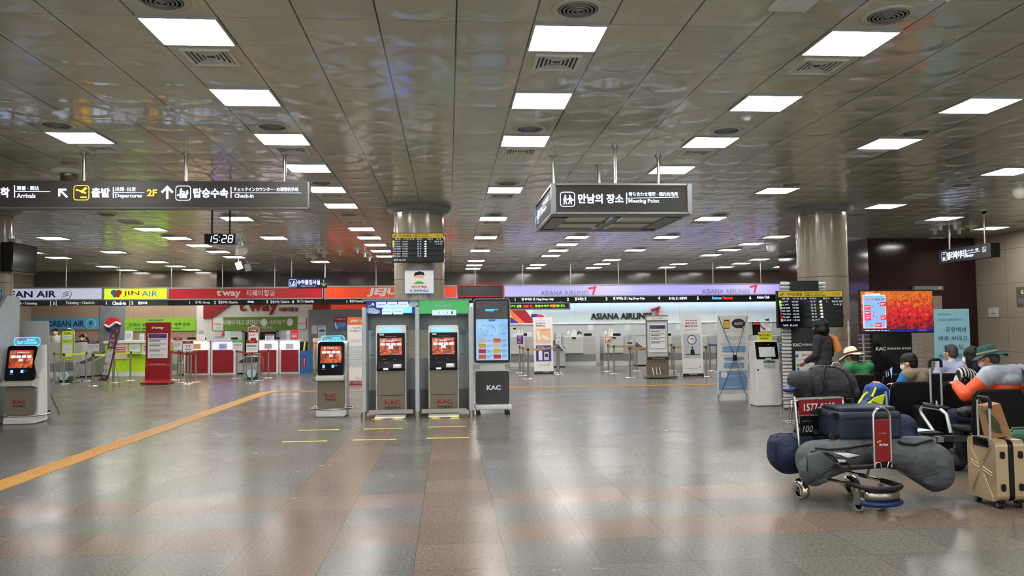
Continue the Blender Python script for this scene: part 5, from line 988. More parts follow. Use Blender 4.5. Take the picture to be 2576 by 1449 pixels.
# ================================================================== check-in booth in the middle
YB0 = 14.1
def kiosk_tall(lab, px_):
    x = at(px_, 930, YB0).x; cx, z, w, h = span(px_-38, px_+38, 818, 1044, YB0); H = z+h; t = thing('check_in_kiosk', lab, 'check-in kiosk', (x, YB0, 0))
    m = MB(); m.prism(rrect(0, H/2+.03, w, H-.06, .035), .0, .5, 'kiosk_white'); m.build('housing', t)
    MB().box((0, -.0, .222), (w*.92, .06, .3), 'kiosk_brown').build('lower_door', t, .004); MB().box((0, -.01, .59), (w*.92, .08, .42), 'kiosk_brown').build('middle_door', t, .004)
    m = MB(); m.side([(.0, .80), (-.12, .81), (-.13, .85), (-.03, .95), (-.01, 1.45), (.05, 1.45), (.05, .80)], -w*.46, w*.46, 'black'); m.build('control_panel', t, .01)
    MB().box((0, -.03, 1.215), (w*.74, .02, .29), 'scr_kiosk', rot=(-.04, 0, 0)).build('screen', t)
    MB().box((w*.22, -.12, .88), (w*.28, .06, .07), 'pale_grey').build('card_reader', t, .01); MB().box((w*.22, -.153, .895), (w*.16, .006, .02), 'lit_violet').build('reader_light', t); MB().box((-w*.16, -.132, .832), (w*.16, .006, .03), 'lit_violet').build('slot_light', t)
    MB().box((0, -.02, .02), (w, .62, .03), 'kiosk_white').build('base_plate', t, .01)
    z = 1.215; it = [('r', -.12, z+.1, .045, .045, 'pale_blue_print'), ('b', .03, z+.1, .2, .035, 2, 'scr_white')]
    for k in range(4): it.append(('r', -.14+.093*k, z+.04, .075, .04, 'scr_white'))
    it += [('r', 0, z-.01, .075, .05, 'scr_white'), ('b', .1, z-.13, .16, .01, 1, 'scr_text'), ('b', .08, z-.22, .05, .012, 1, 'faded_print'), ('b', -.1, z-.22, .08, .012, 1, 'faded_print'), ('r', -.08, z-.28, .07, .008, 'mid_grey'), T_('Self Check-in', 0, H*.945, .05, 'cyan_glow', w*.7), ('b', .05, 1.39, .3, .012, 1, 'faded_print'), ('r', -w*.3, 1.425, .08, .03, 'pale_blue_print')]
    face_print(t, it, -.055)
    face_print(t, [T_('KAC', .02, .25, .08, 't_red', .26, .04), T_('한국공항공사', .02, .165, .04, 'black_print', .26), ('r', .02, .135, .26, .006, 'black_print')], -.032)
    return t
cx, z, w, h = span(913, 1188, 753, 1046, YB0); t = thing('kiosk_booth', 'grey check-in booth frame with two screens across its top', 'booth', (cx, YB0, 0)); H = z+h; W = w
def bx_(px_): return at(px_, 930, YB0).x-cx
m = MB()
for q in (919, 1051, 1184): m.box((bx_(q), .02, H*.48), (.07, .5, H*.90), 'pale_alu')
m.build('upright', t, .006)
for q in (919, 1051, 1184): MB().cyl((bx_(q), -.26, 0), (bx_(q), -.26, .12), .05, 'steel').build('post_cap', t)
zs0, zs1 = at(1050, 791, YB0).z, at(1050, 755, YB0).z
for k, (a, b, m_) in enumerate(((921, 1051, 'scr_navy'), (1054, 1182, 'scr_green'))):
    xx = (bx_(a)+bx_(b))/2; ww = bx_(b)-bx_(a); q = MB().box((xx, .03, (zs0+zs1)/2), (ww, .08, zs1-zs0), 'black').build('top_screen', t); MB().box((xx, -.012, (zs0+zs1)/2), (ww-.02, .006, zs1-zs0-.02), m_).build('picture', q)
    zc = (zs0+zs1)/2; hh = zs1-zs0
    if k == 0:
        it = [('r', xx+.1, zc-.02, .5, .15, 'blue_glow'), ('o', xx-ww*.4, zc-hh*.2, .1, .05, 'pale_blue_print'), ('o', xx-ww*.33, zc-hh*.28, .09, .04, 'pale_blue_print'), ('o', xx+ww*.42, zc+hh*.25, .08, .06, 'pale_blue_print'), ('l', (xx-ww*.46, zc+.02), (xx-ww*.36, zc+.06), .006, 'scr_white'), ('l', (xx-ww*.37, zc+.08), (xx-ww*.35, zc+.04), .02, 'scr_white')]
        for i, (ox, oz, s_, c_) in enumerate(((-.18, .05, 'KOREAN AIR', 'navy_print'), (.01, .05, 'ASIANA', 'grey_print'), (.2, .05, 'JEJUair', 'orange_print'), (-.08, -.07, 'JINAIR', 'lime_band'), (.11, -.07, "t'way", 'red_print'))): it += [('r', xx+ox, zc+oz, .17, .1, 'scr_pale'), T_(s_, xx+ox, zc+oz, .025, c_, .13)]
    else: it = [('b', xx-.02, zc+.085, .24, .025, 1, 'yellow_print'), ('b', xx, zc+.03, .3, .05, 3, 'pale_blue_print'), ('r', xx, zc-.04, .25, .004, 'scr_white'), ('r', xx, zc-.1, .42, .09, 'scr_pale'), ('l', (xx-.1, zc-.12), (xx-.08, zc-.08), .008, 'scr_darkprint'), ('l', (xx-.02, zc-.12), (xx-.01, zc-.08), .006, 'scr_darkprint'), ('l', (xx+.04, zc-.12), (xx+.07, zc-.08), .01, 'scr_darkprint'), ('r', xx+.14, zc-.1, .025, .05, 'scr_darkprint')]
    face_print(q, it, -.016)
m = MB(); zh = at(1050, 830, YB0).z
m.box((0, .2, (zs0+zh)/2), (W-.06, .06, zs0-zh), 'booth_grey'); m.box((0, .1, H-.01), (W, .34, .03), 'booth_grey'); m.build('header_panel', t)
zg, zl = at(1050, 902, YB0).z, at(1050, 984, YB0).z
MB().box((0, .42, (zg+zl)/2), (W-.08, .04, zg-zl), 'booth_light').build('back_panel', t); MB().box((0, .4, zl/2+.03), (W-.08, .05, zl-.06), 'booth_grey').build('lower_back_panel', t)
for s_ in (-1, 1): o = MB().box((s_*W*.25, .44, (zh+zg)/2), (W/2-.1, .01, zh-zg), 'glass').build('glass_panel', t)
for s_ in (-1, 1):
    q = MB().box((s_*W*.425, .42, (zh+zg)/2), (.16, .006, zh-zg), 'pale_blue_print').build('side_poster', t); face_print(q, [('b', s_*W*.425, zg+.42, .12, .07, 2, 'blue_print'), ('b', s_*W*.425, zg+.05, .12, .04, 1, 'blue_print'), ('l', (s_*W*.425-.02, zg+.4), (s_*W*.425+.04, zg+.02), .006, 'grey_print')], .414)
for a, b in ((932, 1040), (1062, 1172)): x0, x1 = bx_(a), bx_(b); MB().box(((x0+x1)/2, -.3, .12), (x1-x0, .04, .07), 'steel').build('kick_rail', t)
kiosk_tall('tall self check-in kiosk on the left side of the booth', 984); kiosk_tall('tall self check-in kiosk on the right side of the booth', 1116)
def kiosk_small(lab, base, rotz, px0, px1, py0, py1):
    Y = base.y; H = at(px0, py0, Y).z; w = .52; t = thing('check_in_kiosk', lab, 'check-in kiosk', base, rotz)
    MB().side([(-.16, .02), (-.12, .2), (-.1, .7), (.03, 1.3), (.22, 1.32), (.3, .02)], -w/2, w/2, 'kiosk_white').build('housing', t, .02)
    m = MB(); m.prism(rrect(0, .385, w*.9, .46, .05), -.2, -.1, 'kiosk_brown'); m.build('front_panel', t)
    MB().side([(-.33, .64), (-.33, .7), (-.1, .76), (-.1, .6)], -w*.46, w*.46, 'kiosk_side').build('ledge', t, .01)
    m = MB(); R = -.22; m.prism(rrect(0, 0, w*.88, .6, .05), -.02, .04, 'gloss_black'); o = m.build('control_panel', t); o.location = (0, -.15, 1.01); o.rotation_euler = (R, 0, 0)
    s = MB().box((0, -.024, .07), (w*.7, .006, .3), 'scr_kiosk').build('screen', o)
    it = [('r', -.11, .185, .04, .04, 'pale_blue_print'), ('b', .02, .18, .18, .03, 2, 'scr_white')]
    for k in range(4): it.append(('r', -.12+.082*k, .11, .066, .042, 'scr_white'))
    it += [('r', 0, .05, .062, .042, 'scr_white'), ('r', -.12, -.14, .04, .05, 'blue_glow'), ('r', .04, -.14, .04, .05, 'blue_glow'), ('b', .1, -.13, .05, .03, 2, 'faded_print'), ('r', -.12, -.19, .06, .012, 'mid_grey')]
    face_print(o, it, -.027)
    MB().prism(rrect(0, H*.965, w*.78, .14, .05), .08, .1, 'glass').build('acrylic_topper', t)
    e = MB(); pts = [(a, .075, b) for a, b in rrect(0, H*.965, w*.78, .14, .05)]; e.tube(pts, .005, 'cyan_glow', 6, closed=True); e.build('glowing_edge', t)
    face_print(t, [T_('Self Check-in', 0, H*.955, .055, 'cyan_glow', w*.6), T_('셀프체크인', .06, H*.985, .03, 'cyan_glow', w*.25)], .076)
    face_print(t, [T_('KAC', 0, .37, .07, 't_red', .2, .04), T_('한국공항공사', 0, .3, .035, 'black_print', .19)], -.2)
    MB().box((0, .04, .03), (w*.94, .5, .05), 'kiosk_white').build('base_plate', t, .01)
    MB().tube([(a, b, .14) for a, b in rrect(0, .03, w*1.35, .66, .25, 5)], .014, 'steel', 8, closed=True).build('foot_rail', t)
    for sx in (-1, 1):
        q = MB().side([(-.26, .85), (-.36, 1.02), (-.2, 1.27), (.05, 1.27), (.05, .95), (-.18, .78)], sx*(w/2+.02)-.004, sx*(w/2+.02)+.004, 'clear_film').build('privacy_wing', t)
    return t
kiosk_small('short white self check-in kiosk left of the booth', G(836, 1046), .0, 836, 836, 848, 0)
kiosk_small('short white self check-in kiosk at the far left edge', G(60, 1064), .1, 60, 60, 852, 0)
# left twin booth cut by the frame
t = thing('kiosk_booth', 'grey-blue side of a second booth with a green screen at the left edge', 'booth', (at(28, 900, 14.6).x, 14.6, 0)); H = at(30, 745, 14.6).z
m = MB(); m.side([(-.5, 0), (-.5, H-.35), (-.15, H), (.25, H), (.25, 0)], -.06, 0, 'booth_light'); m.build('side_panel', t)
zt_, zb_ = at(5, 762, 14.1).z, at(5, 800, 14.1).z; q = MB().box((-.5, -.3, (zt_+zb_)/2), (.8, .06, zt_-zb_+.03), 'black').build('top_screen', t); MB().box((-.5, -.335, (zt_+zb_)/2), (.77, .006, zt_-zb_), 'scr_green').build('picture', q)
MB().box((-.55, .2, H/2), (.9, .05, H), 'booth_grey').build('back_panel', t)
# second leaning pale screen left edge
MB().box((-.45, -.2, .55), (.6, .1, 1.1), 'booth_grey').build('lower_panel', t)
# round blue sign on left column, wall tv
cx, z, w, h = span(15, 26, 728, 762, 15.0); t = thing('column_sign', 'small blue sign with a white ring on the left column', 'sign', (-8.63+.5, 15.25, z)); MB().box((0, 0, h/2), (.09, .04, h), 'blue_print').build('panel', t); face_print(t, [('o', 0, h*.5, .035, .1, 'paper'), ('o', 0, h*.5, .025, .07, 'blue_print')], -.021)
cx, z, w, h = span(30, 68, 615, 687, 15.7); t = thing('column_monitor', 'black monitor seen from the side on the left column', 'monitor', (cx, 15.7, z)); MB().box((0, 0, h/2), (w*.8, .9, h), 'gloss_black').build('housing', t, .02); MB().box((-.15, 0, h*.9), (.25, .2, .3), 'light_grey').build('bracket', t)
# map kiosk
p = G(1238, 1036); Y = 14.3; cx, z, w, h = span(1191, 1284, 751, 914, Y); t = thing('map_kiosk', 'tall touch-screen map kiosk with a KAC panel right of the booth', 'information kiosk', (cx, Y, 0)); zt = z+h
m = MB(); m.prism(rrect(0, (z+zt)/2, w, h, .06), 0, .12, 'pale_alu'); m.prism(rrect(0, (z+zt)/2, w-.02, h-.02, .05), -.01, .0, 'gloss_black'); m.build('housing', t)
s0, s1 = at(1235, 906, Y).z, at(1235, 803, Y).z; s2 = at(1235, 757, Y).z
MB().box((0, -.013, (s0+s1)/2), (w*.86, .006, s1-s0), 'scr_map').build('screen', t); MB().box((0, -.013, (s1+s2)/2), (w*.86, .006, s2-s1), 'scr_dark').build('upper_screen', t)
rnd = random.Random(4); hh = s1-s0
it = [('p', [(-w*.1, s1-.005), (-w*.08, s1-.04), (w*.08, s1-.04), (w*.1, s1-.005)], 'blue_print'), ('b', 0, (s1+s2)/2, w*.34, .05, 2, 'cyan_glow'), ('b', 0, s1-hh*.4, w*.4, .012, 1, 'blue_print')]
for k in range(22): it.append(('r', rnd.uniform(-.36, .38)*w, s1-hh*rnd.uniform(.12, .4), .014, .014, 'blue_print'))
for k in range(4):
    for sx in (-.27, .13): zz = s0+hh*(.06+.13*k+.03); it += [('r', sx*w, zz, w*.2, hh*.1, ('orange_print', 'red_print', 'gold_print', 'pale_pink_print')[(k+(sx > 0)) % 4]), ('b', (sx+.2)*w, zz, w*.15, hh*.06, 3, 'blue_print')]
face_print(t, it, -.018)
MB().box((0, .06, (z+at(1235, 932, Y).z)/2), (w*.68, .08, z-at(1235, 932, Y).z+.04), 'pale_grey').build('neck', t)
l0, l1 = at(1237, 1018, Y).z, at(1237, 932, Y).z; m = MB(); m.prism(rrect(0, (l0+l1)/2, w*.92, l1-l0, .04), .0, .1, 'pale_alu'); m.prism(rrect(0, (l0+l1)/2, w*.9, l1-l0-.02, .035), -.012, 0, 'dark_grey'); m.build('lower_panel', t)
face_print(t, [T_('KAC', .02, (l0+l1)/2, .085, 'white_print', w*.38, .04), ('l', (-.05, l1-.1), (.14, l0+.05), .003, 'black_print'), ('l', (.05, l1-.03), (.22, l1-.16), .003, 'black_print')], -.014)
MB().box((0, .02, l0-.03), (w*.98, .5, .07), 'pale_grey').build('base', t, .015)
for sx in (-.42, -.36, .36, .42):
    for sy in (-.18, .2): MB().cyl((sx*w-.012, sy, .035), (sx*w+.012, sy, .035), .035, 'black_rubber', n=14).build('castor', t)
# ---------------------------------------------------------------- flight boards
rows = [('LJ 597', '15:45', '제 주', '3', '탑승장 입장'), ('LJ 374', '16:55', '김 포', '', '수 속 중'), ('OZ 8708', '17:20', '김 포', '', ''), ('KE 1907', '17:40', '제 주', '', ''), ('TW 9913', '18:25', '제 주', '', ''), ('7C 605', '18:30', '제 주', '', ''), ('OZ 8149', '19:20', '제 주', '', '')]
def flight_board(lab, cx, Y, z, w, h, rotz=0, mount=None):
    t = thing('flight_board', lab, 'flight board', (cx, Y, z), rotz); MB().box((0, .04, h/2), (w, .08, h), 'black').build('housing', t, .006); MB().box((0, -.003, h/2), (w-.03, .006, h-.03), 'scr_black').build('screen', t)
    it = [('r', 0, h*.905, w-.03, h*.15, 'scr_yellow'), ('r', 0, h*.785, w-.03, h*.075, 'scr_row'), T_('국내선출발', -w*.24, h*.905, h*.085, 'scr_darkprint', w*.24), T_('国内線出発 · 国内出发', .05*w, h*.935, h*.04, 'scr_darkprint', w*.28), T_('DOMESTIC DEPARTURES', .07*w, h*.875, h*.045, 'scr_darkprint', w*.32), T_('15:27', w*.4, h*.905, h*.07, 'scr_darkprint', w*.12, 0), ('l', (-w*.46, h*.88), (-w*.41, h*.93), .015*w/1.1, 'scr_darkprint'), ('l', (-w*.46, h*.865), (-w*.41, h*.865), .006, 'scr_darkprint')]
    for s_, x_, ww in (('편 명', -.38, .1), ('시 각 변 경', -.17, .2), ('목적지', .03, .1), ('탑승구', .24, .1), ('비 고', .4, .08)): it.append(T_(s_, x_*w, h*.785, h*.045, 'scr_text', w*ww, 0))
    rc = ('led_green', 'led_green', 'pale_pink_print', 'blue_print', 'red_print', 'red_print', 'pale_pink_print')
    for k, r in enumerate(rows):
        zz = h*(.7-.083*k)
        if k % 2: it.append(('r', .02*w, zz, w*.92, h*.08, 'scr_row'))
        it += [('r', -.465*w, zz, w*.03, h*.07, rc[k]), T_(r[0], -.445*w, zz, h*.045, 'scr_text', w*(.1 if len(r[0]) < 7 else .12), 0, align='l'), T_(r[1], -.24*w, zz, h*.045, 'scr_text', w*.09, 0), T_(r[2], .03*w, zz, h*.05, 'scr_text', w*.08, 0), ('o', .145*w, zz-.004, w*.025, h*.02, 'scr_text'), ('o', .15*w, zz+h*.012, w*.014, h*.02, 'scr_text' if k not in (1, 2) else 'letter_gold')]
        if r[3]: it.append(T_(r[3], .24*w, zz, h*.045, 'scr_text', None, 0))
        if r[4]: it.append(T_(r[4], .4*w, zz, h*.05, 'scr_text', w*(.16 if k == 0 else .12), 0))
    it.append(T_('접촉 최소화', -.34*w, h*.065, h*.06, 'scr_text', w*.22, 0))
    face_print(t, it, -.006); return t
cx, z, w, h = span(985, 1117, 586, 660, 14.9)
t = flight_board('flight board with a yellow header on the central column', cx, 14.9, z, w, h); MB().box((0, .14, h*.5), (.3, .16, .2), 'black').build('wall_mount', t)
cx, z, w, h = span(1017, 1092, 679, 739, 15.05); t = thing('column_poster', 'white and blue poster of a masked face on the central column', 'poster', (cx, 15.08, z)); MB().box((0, 0, h/2), (w, .012, h), 'blue_print').build('backing', t)
face_print(t, [('r', 0, h/2, w-.02, h-.02, 'paper'), ('o', 0, h*.68, w*.15, h*.14, 'skin_print'), ('p', [(-w*.18, h*.72), (-w*.16, h*.88), (0, h*.95), (w*.15, h*.9), (w*.18, h*.75), (w*.1, h*.8), (-w*.1, h*.78)], 'black_print'), ('p', [(-w*.13, h*.66), (w*.13, h*.66), (w*.1, h*.55), (0, h*.52), (-w*.1, h*.55)], 'white_print'), ('p', [(-w*.2, h*.42), (-w*.08, h*.52), (w*.08, h*.52), (w*.2, h*.42)], 'green_print'), T_('마스크 착용', 0, h*.29, h*.12, 'red_print', w*.5), T_('꼭 지켜주세요!', 0, h*.13, h*.11, 'blue_print', w*.65)], -.007)
# KAC louvre stands with boards (right)
def louvre_stand(lab, cx, Y, w, H, wl=.3, poster=False, offs=0, mm='white'):
    t = thing('louvre_stand', lab, 'display stand', (cx, Y, 0)); MB().box((0, .06, H/2), (w, .1, H), 'gloss_black').build('centre_panel', t)
    for sx in (-1, 1):
        m = MB(); n = int(H/.065)
        for k in range(n): m.box((sx*(w/2+wl/2), .07, .05+k*.065), (wl, .05 if mm == 'white' else .012, .035 if mm == 'white' else .01), mm, rot=(.35, 0, 0) if mm == 'white' else None)
        m.box((sx*(w/2+wl*.5), .11, H/2), (wl*.9 if mm == 'white' else .02, .02, H), 'booth_grey' if mm == 'white' else 'pale_alu'); m.build('louvre_wing', t)
    MB().box((0, .1, .02), (w+wl, .5, .04), 'dark_grey').build('base', t); return t
Y = 14.0; cx, z, w, h = span(1994, 2064, 706, 1020, Y); t = louvre_stand('white louvred display stand with a black KAC panel left of the right column', cx, Y, w, at(2030, 706, Y).z, .16)
def SZ(py_): return at(2038, py_, Y).z
face_print(t, [T_('KAC', -w*.34, SZ(867), .06, 'white_print', .15, .04), T_('한국공항공사 광주공항', .14*w, SZ(867), .04, 'white_print', w*.62), ('r', .02, SZ(925), w*.9, SZ(883)-SZ(967), 'paper'), T_('[공항이용 방역수칙]', .06, SZ(893), .05, 'red_print', w*.6), ('o', -w*.36, SZ(895), .03, .035, 'blue_print'), ('b', .02, SZ(905), w*.8, .03, 1, 'grey_print'), ('o', -w*.33, SZ(918), .025, .03, 'green_print'), ('b', .05, SZ(918), w*.5, .03, 2, 'faded_print'), ('o', -w*.33, SZ(928), .025, .03, 'blue_print'), ('b', .05, SZ(928), w*.5, .03, 2, 'faded_print')], .008)
Yb = 13.85; cx, z, w, h = span(1956, 2121, 731, 824, Yb); t = flight_board('flight board with a yellow header on the louvred stand', cx, Yb, z, w, h)
MB().box((0, .1, h*.5), (.3, .06, .3), 'black').build('stand_mount', t)
Y = 11.75; cx, z, w, h = span(2199, 2297, 820, 1020, Y); H2 = at(2250, 760, Y).z; t = louvre_stand('black KAC panel stand with thin silver slats under the television', cx, Y, w, H2, .2, mm='pale_alu')
face_print(t, [T_('KAC', -w*.31, at(2240, 877, Y).z, .055, 'white_print', .16, .04), T_('한국공항공사 광주공항', .16*w, at(2240, 877, Y).z, .035, 'white_print', w*.62)], .008)
Yt = 11.6; cx, z, w, h = span(2162, 2350, 729, 838, Yt); t = thing('television', 'television showing red and orange autumn leaves', 'television', (cx, Yt, z), .03); MB().box((0, .03, h/2), (w, .06, h), 'black').build('housing', t, .006); MB().box((0, -.003, h/2), (w-.03, .006, h-.04), 'scr_leaves').build('screen', t); MB().box((0, .08, h*.5), (.3, .05, .25), 'black').build('stand_mount', t)
it = [('r', -w*.31, h*.5, w*.31, h*.76, 'scr_white'), ('r', -w*.31, h*.5, w*.29, h*.74, 'scr_blue'), T_('첫단풍', -w*.37, h*.78, h*.055, 'scr_red', w*.11), T_('예상 시기', -w*.23, h*.78, h*.055, 'navy_print', w*.14), ('r', -w*.33, h*.9, w*.2, h*.03, 'scr_white'), ('b', -w*.33, h*.9, w*.18, h*.02, 1, 'navy_print'), ('b', -w*.35, h*.945, w*.16, h*.02, 1, 'scr_white'), ('r', 0, h*.065, w-.04, h*.06, 'scr_navy'), ('b', -w*.2, h*.065, w*.5, h*.035, 1, 'scr_text'), ('b', w*.36, h*.065, w*.18, h*.015, 1, 'scr_text')]
for a, b in ((-.2, .67), (-.41, .6), (-.41, .47), (-.41, .35), (-.2, .36), (-.27, .19)): it += [('r', a*w, b*h, w*.08, h*.1, 'scr_red'), ('b', a*w, b*h, w*.06, h*.06, 2, 'scr_white')]
for a, b in ((-.27, .69), (-.34, .62), (-.33, .49), (-.34, .4), (-.3, .38), (-.37, .2)): it.append(('p', [(a*w-.012, b*h-.01), (a*w-.014, b*h+.006), (a*w-.005, b*h+.002), (a*w, b*h+.016), (a*w+.005, b*h+.002), (a*w+.014, b*h+.006), (a*w+.012, b*h-.01)], 'scr_red'))
face_print(t, it, -.008)
# light blue poster by the granite wall
Y = 13.8; cx, z, w, h = span(2353, 2440, 777, 1000, Y); zt = z+h; t = thing('standing_banner', 'tall light blue Korean service banner in front of the red granite wall', 'banner', (cx, Y, 0), -.03)
o = MB().box((0, 0, (zt+.1)/2), (w, .02, zt-.1), 'sky_poster' if 'sky_poster' in M else 'pale_blue_print').build('banner_sheet', t); MB().box((0, .1, .03), (w, .4, .06), 'pale_alu').build('base', t)
def ZZ(p): return at(2400, p, Y).z
face_print(t, [('b', -w*.1, ZZ(790), w*.6, .02, 1, 'navy_print'), T_('국내선 짐배송서비스', -.02, ZZ(804), .05, 'blue_print', w*.7, 0), T_('공항에서', .06, ZZ(829), .09, 'navy_print', w*.58, 0), T_('바로 보내고,', .02, ZZ(851), .09, 'navy_print', w*.85, 0), T_('제주도', .02, ZZ(873), .09, 'navy_print', w*.6, 0), T_('숙소·골프장', 0, ZZ(895), .09, 'navy_print', w*.85, 0)], -.013)
# elevator doors / wall fittings on the granite
cx, z, w, h = span(2296, 2368, 720, 730, 21.25); t = thing('door_sensor', 'grey door closer box with a yellow mark above the television', 'door fitting', (cx, 21.22, z)); MB().box((0, 0, h/2), (w, .12, h), 'mid_grey').build('box', t); MB().box((w*.37, -.07, h/2), (.06, .01, .05), 'yellow_print').build('mark', t)
cx, z, w, h = span(2284, 2376, 744, 960, 21.2)
struct(MB().box((cx, 21.28, (z+h)/2+.0), (w, .06, z+h), 'beige_granite').build('door_2'))
for a, b, y0, y1, lb in ((2487, 2512, 774, 797, 'small white paper sign on the beige granite wall'), (2557, 2590, 722, 772, 'brown plaque with a white swirl at the right edge')):
    pa, pb = None, None
    d0, d1 = _ray(a, y0), _ray(b, y0); ta, tb = (XR)/d0.x, (XR)/d1.x; ya_, yb_ = d0.y*ta, d1.y*tb; zt_, zb_ = CAMH+_ray((a+b)/2, y0).z*(ta+tb)/2, CAMH+_ray((a+b)/2, y1).z*(ta+tb)/2
    t = thing('wall_notice' if a < 2500 else 'wall_plaque', lb, 'notice' if a < 2500 else 'plaque', (XR-.012, (ya_+yb_)/2, zb_), -PI/2); w_ = ya_-yb_; h_ = zt_-zb_
    MB().box((0, .006, h_/2), (w_, .012, h_), 'pale_grey' if a < 2500 else 'kiosk_brown').build('plate', t)
    face_print(t, [('b', 0, h_*.8, w_*.8, h_*.1, 1, 'grey_print'), ('r', 0, h_*.4, w_*.4, h_*.1, 'blue_print'), ('b', 0, h_*.15, w_*.7, h_*.1, 1, 'faded_print')] if a < 2500 else [('o', 0, h_*.75, w_*.15, h_*.1, 'paper'), ('o', .03, h_*.77, w_*.08, h_*.05, 'kiosk_brown'), ('b', 0, h_*.3, w_*.7, h_*.3, 3, 'grey_print')], 0)
# slim floor lamp / pole by the column and small wall telephone shelf
p = at(2134, 826, 15.0); t = thing('thin_pole', 'thin cream cable pole right of the right-hand column', 'pole', (p.x, 15.0, 0)); MB().cyl((0, 0, 0), (0, 0, p.z+.15), .012, 'cream').build('pole', t); MB().box((0, 0, p.z-.02), (.03, .03, .12), 'white').build('switch', t)
# ---------------------------------------------------------------- floor markings
m = MB(); x0, x1 = -4.63, -4.33; m.box(((x0+x1)/2, 12.9, .003), (.3, 14.4, .006), 'tactile')
for k in range(4): m.box((x0+.045+.07*k, 12.9, .008), (.028, 14.4, .006), 'tactile')
m.slab([(x0, 20.1), (x1, 20.1), (x1+.25, 20.4), (x0+.25, 20.65)][::1], 0, .006, 'tactile')
m.box(((-4.2+9.5)/2, 20.25, .003), (13.7, .3, .006), 'tactile')
for k in range(4): m.box((2.65, 20.145+.07*k, .008), (13.7, .028, .006), 'tactile')
tag(m.build('tactile_strip'), 'yellow ribbed tactile strip running along and then across the floor', 'tactile paving')
k = 0
for (a, b, ya_, yb_) in ((710, 823, 1112, 1109), (752, 853, 1083, 1080), (889, 997, 1107, 1105), (915, 1013, 1080, 1077), (1072, 1179, 1103, 1100), (1077, 1173, 1075, 1072)):
    p, q = G(a, ya_), G(b, yb_); c = (p+q)/2; lb = ['lower', 'upper'][k % 2]+' yellow distance tape before the '+['short kiosk', 'left booth kiosk', 'right booth kiosk'][k//2]
    t = thing('floor_tape', lb, 'floor marking', (c.x, c.y, 0)); MB().box((0, 0, .001), ((q-p).length, .06, .002), 'yellow_print').build('strip', t)
    tm = MB(); put_text(tm, '안전거리 유지', 0, 0, .028, 'black_print', w=.36); tm.v = [(x, z_, .0035) for x, y_, z_ in tm.v]; tm.build('lettering', t); k += 1
for n, (px_, s_) in enumerate(((949, -1), (1001, 1), (1095, -1), (1144, 1))):
    p = G(px_, 1055-n*.8); m = MB(); q = [(math.cos(a)*.09, math.sin(a)*.05) for a in [2*PI*i/20 for i in range(20)]]; m.slab([(a*1.05+.0, b*1.3) for a, b in q], 0, .002, 'yellow_print'); m.slab([(a*.7, b+.09) for a, b in q], 0, .002, 'yellow_print')
    tag(m.build('foot_sticker', loc=(p.x, p.y, 0)), 'yellow footprint sticker at the %s foot of the %s booth kiosk' % ('left' if s_ < 0 else 'right', 'left' if n < 2 else 'right'), 'floor marking')
# ================================================================== seating
def seat_unit(parent, x, edge='black_seat'):
    """one seat, front towards -y, back plane near y=.24"""
    m = MB(); q = rrect(0, 0, .52, .46, .07, 5); m.prism(q, -.03, .03, 'black_seat'); o = m.build('seat_back', parent); o.location = (x, .245, .605); o.rotation_euler = (-.12, 0, 0)
    e = MB(); e.tube([(a, 0, b) for a, b in rrect(0, 0, .525, .465, .07, 5)], .012, edge, 6, closed=True); e.build('edging', o)
    MB().box((x, 0, .425), (.5, .44, .05), 'black_seat').build('seat', parent, .02)
def arm_frame(parent, x):
    m = MB(); m.tube([(x, .26, .42), (x, .2, .6), (x, .1, .64), (x, -.2, .64), (x, -.25, .6), (x, -.23, .56), (x, .02, .36)], .017, 'pale_alu', 8); m.build('arm_frame', parent); MB().box((x, -.04, .655), (.05, .3, .03), 'black').build('arm_pad', parent, .01)
def leg_frame(parent, x):
    m = MB(); m.tube([(x, .28, .03), (x, .2, .12), (x, .02, .33), (x, -.2, .12), (x, -.3, .03)], .024, 'pale_alu', 8); m.box((x, .02, .34), (.06, .3, .05), 'pale_alu'); m.build('leg', parent)
def bench(lab, x0, Y, n, table=False, edge='black_seat', pitch=.625, gap=0):
    """faces +y (away from the camera)"""
    L = n*pitch+gap; t = thing('waiting_bench', lab, 'bench', (x0, Y+.25, 0), PI)
    tx0 = .42 if table else 0
    MB().box((-(L-tx0)/2, .02, .33), (L+tx0, .07, .06), 'dark_steel').build('beam', t)
    for k in range(n): seat_unit(t, -gap-(k+.5)*pitch, edge)
    for k in range(n+1): arm_frame(t, -k*pitch-(gap if k else 0))
    leg_frame(t, -.1 if not table else .05); leg_frame(t, -L+.2)
    if table: MB().box((.235, 0, .405), (.4, .42, .03), 'black').build('side_table', t, .008); MB().box((.235, .02, .27), (.3, .28, .22), 'booth_light').build('table_bracket', t, .02)
    return t
bench('black waiting bench nearest the camera, with a side table at its left end', 5.0, 7.72, 3, True, gap=.2)
bench('black waiting bench in the middle, with the man in a cap', at(2240, 965, 8.95).x-.05, 8.95, 3, True)
bench('black waiting bench farthest back, with the person in green', at(2105, 942, 10.35).x-.05, 10.35, 4, False, 'maroon_edge')
p = V(4.78, 7.95, .422); tag(MB().box((0, 0, .002), (.26, .2, .004), 'pale_blue_print').build('leaflet', loc=p, rotz=.3), 'pale blue leaflet on the side table of the nearest bench', 'leaflet')
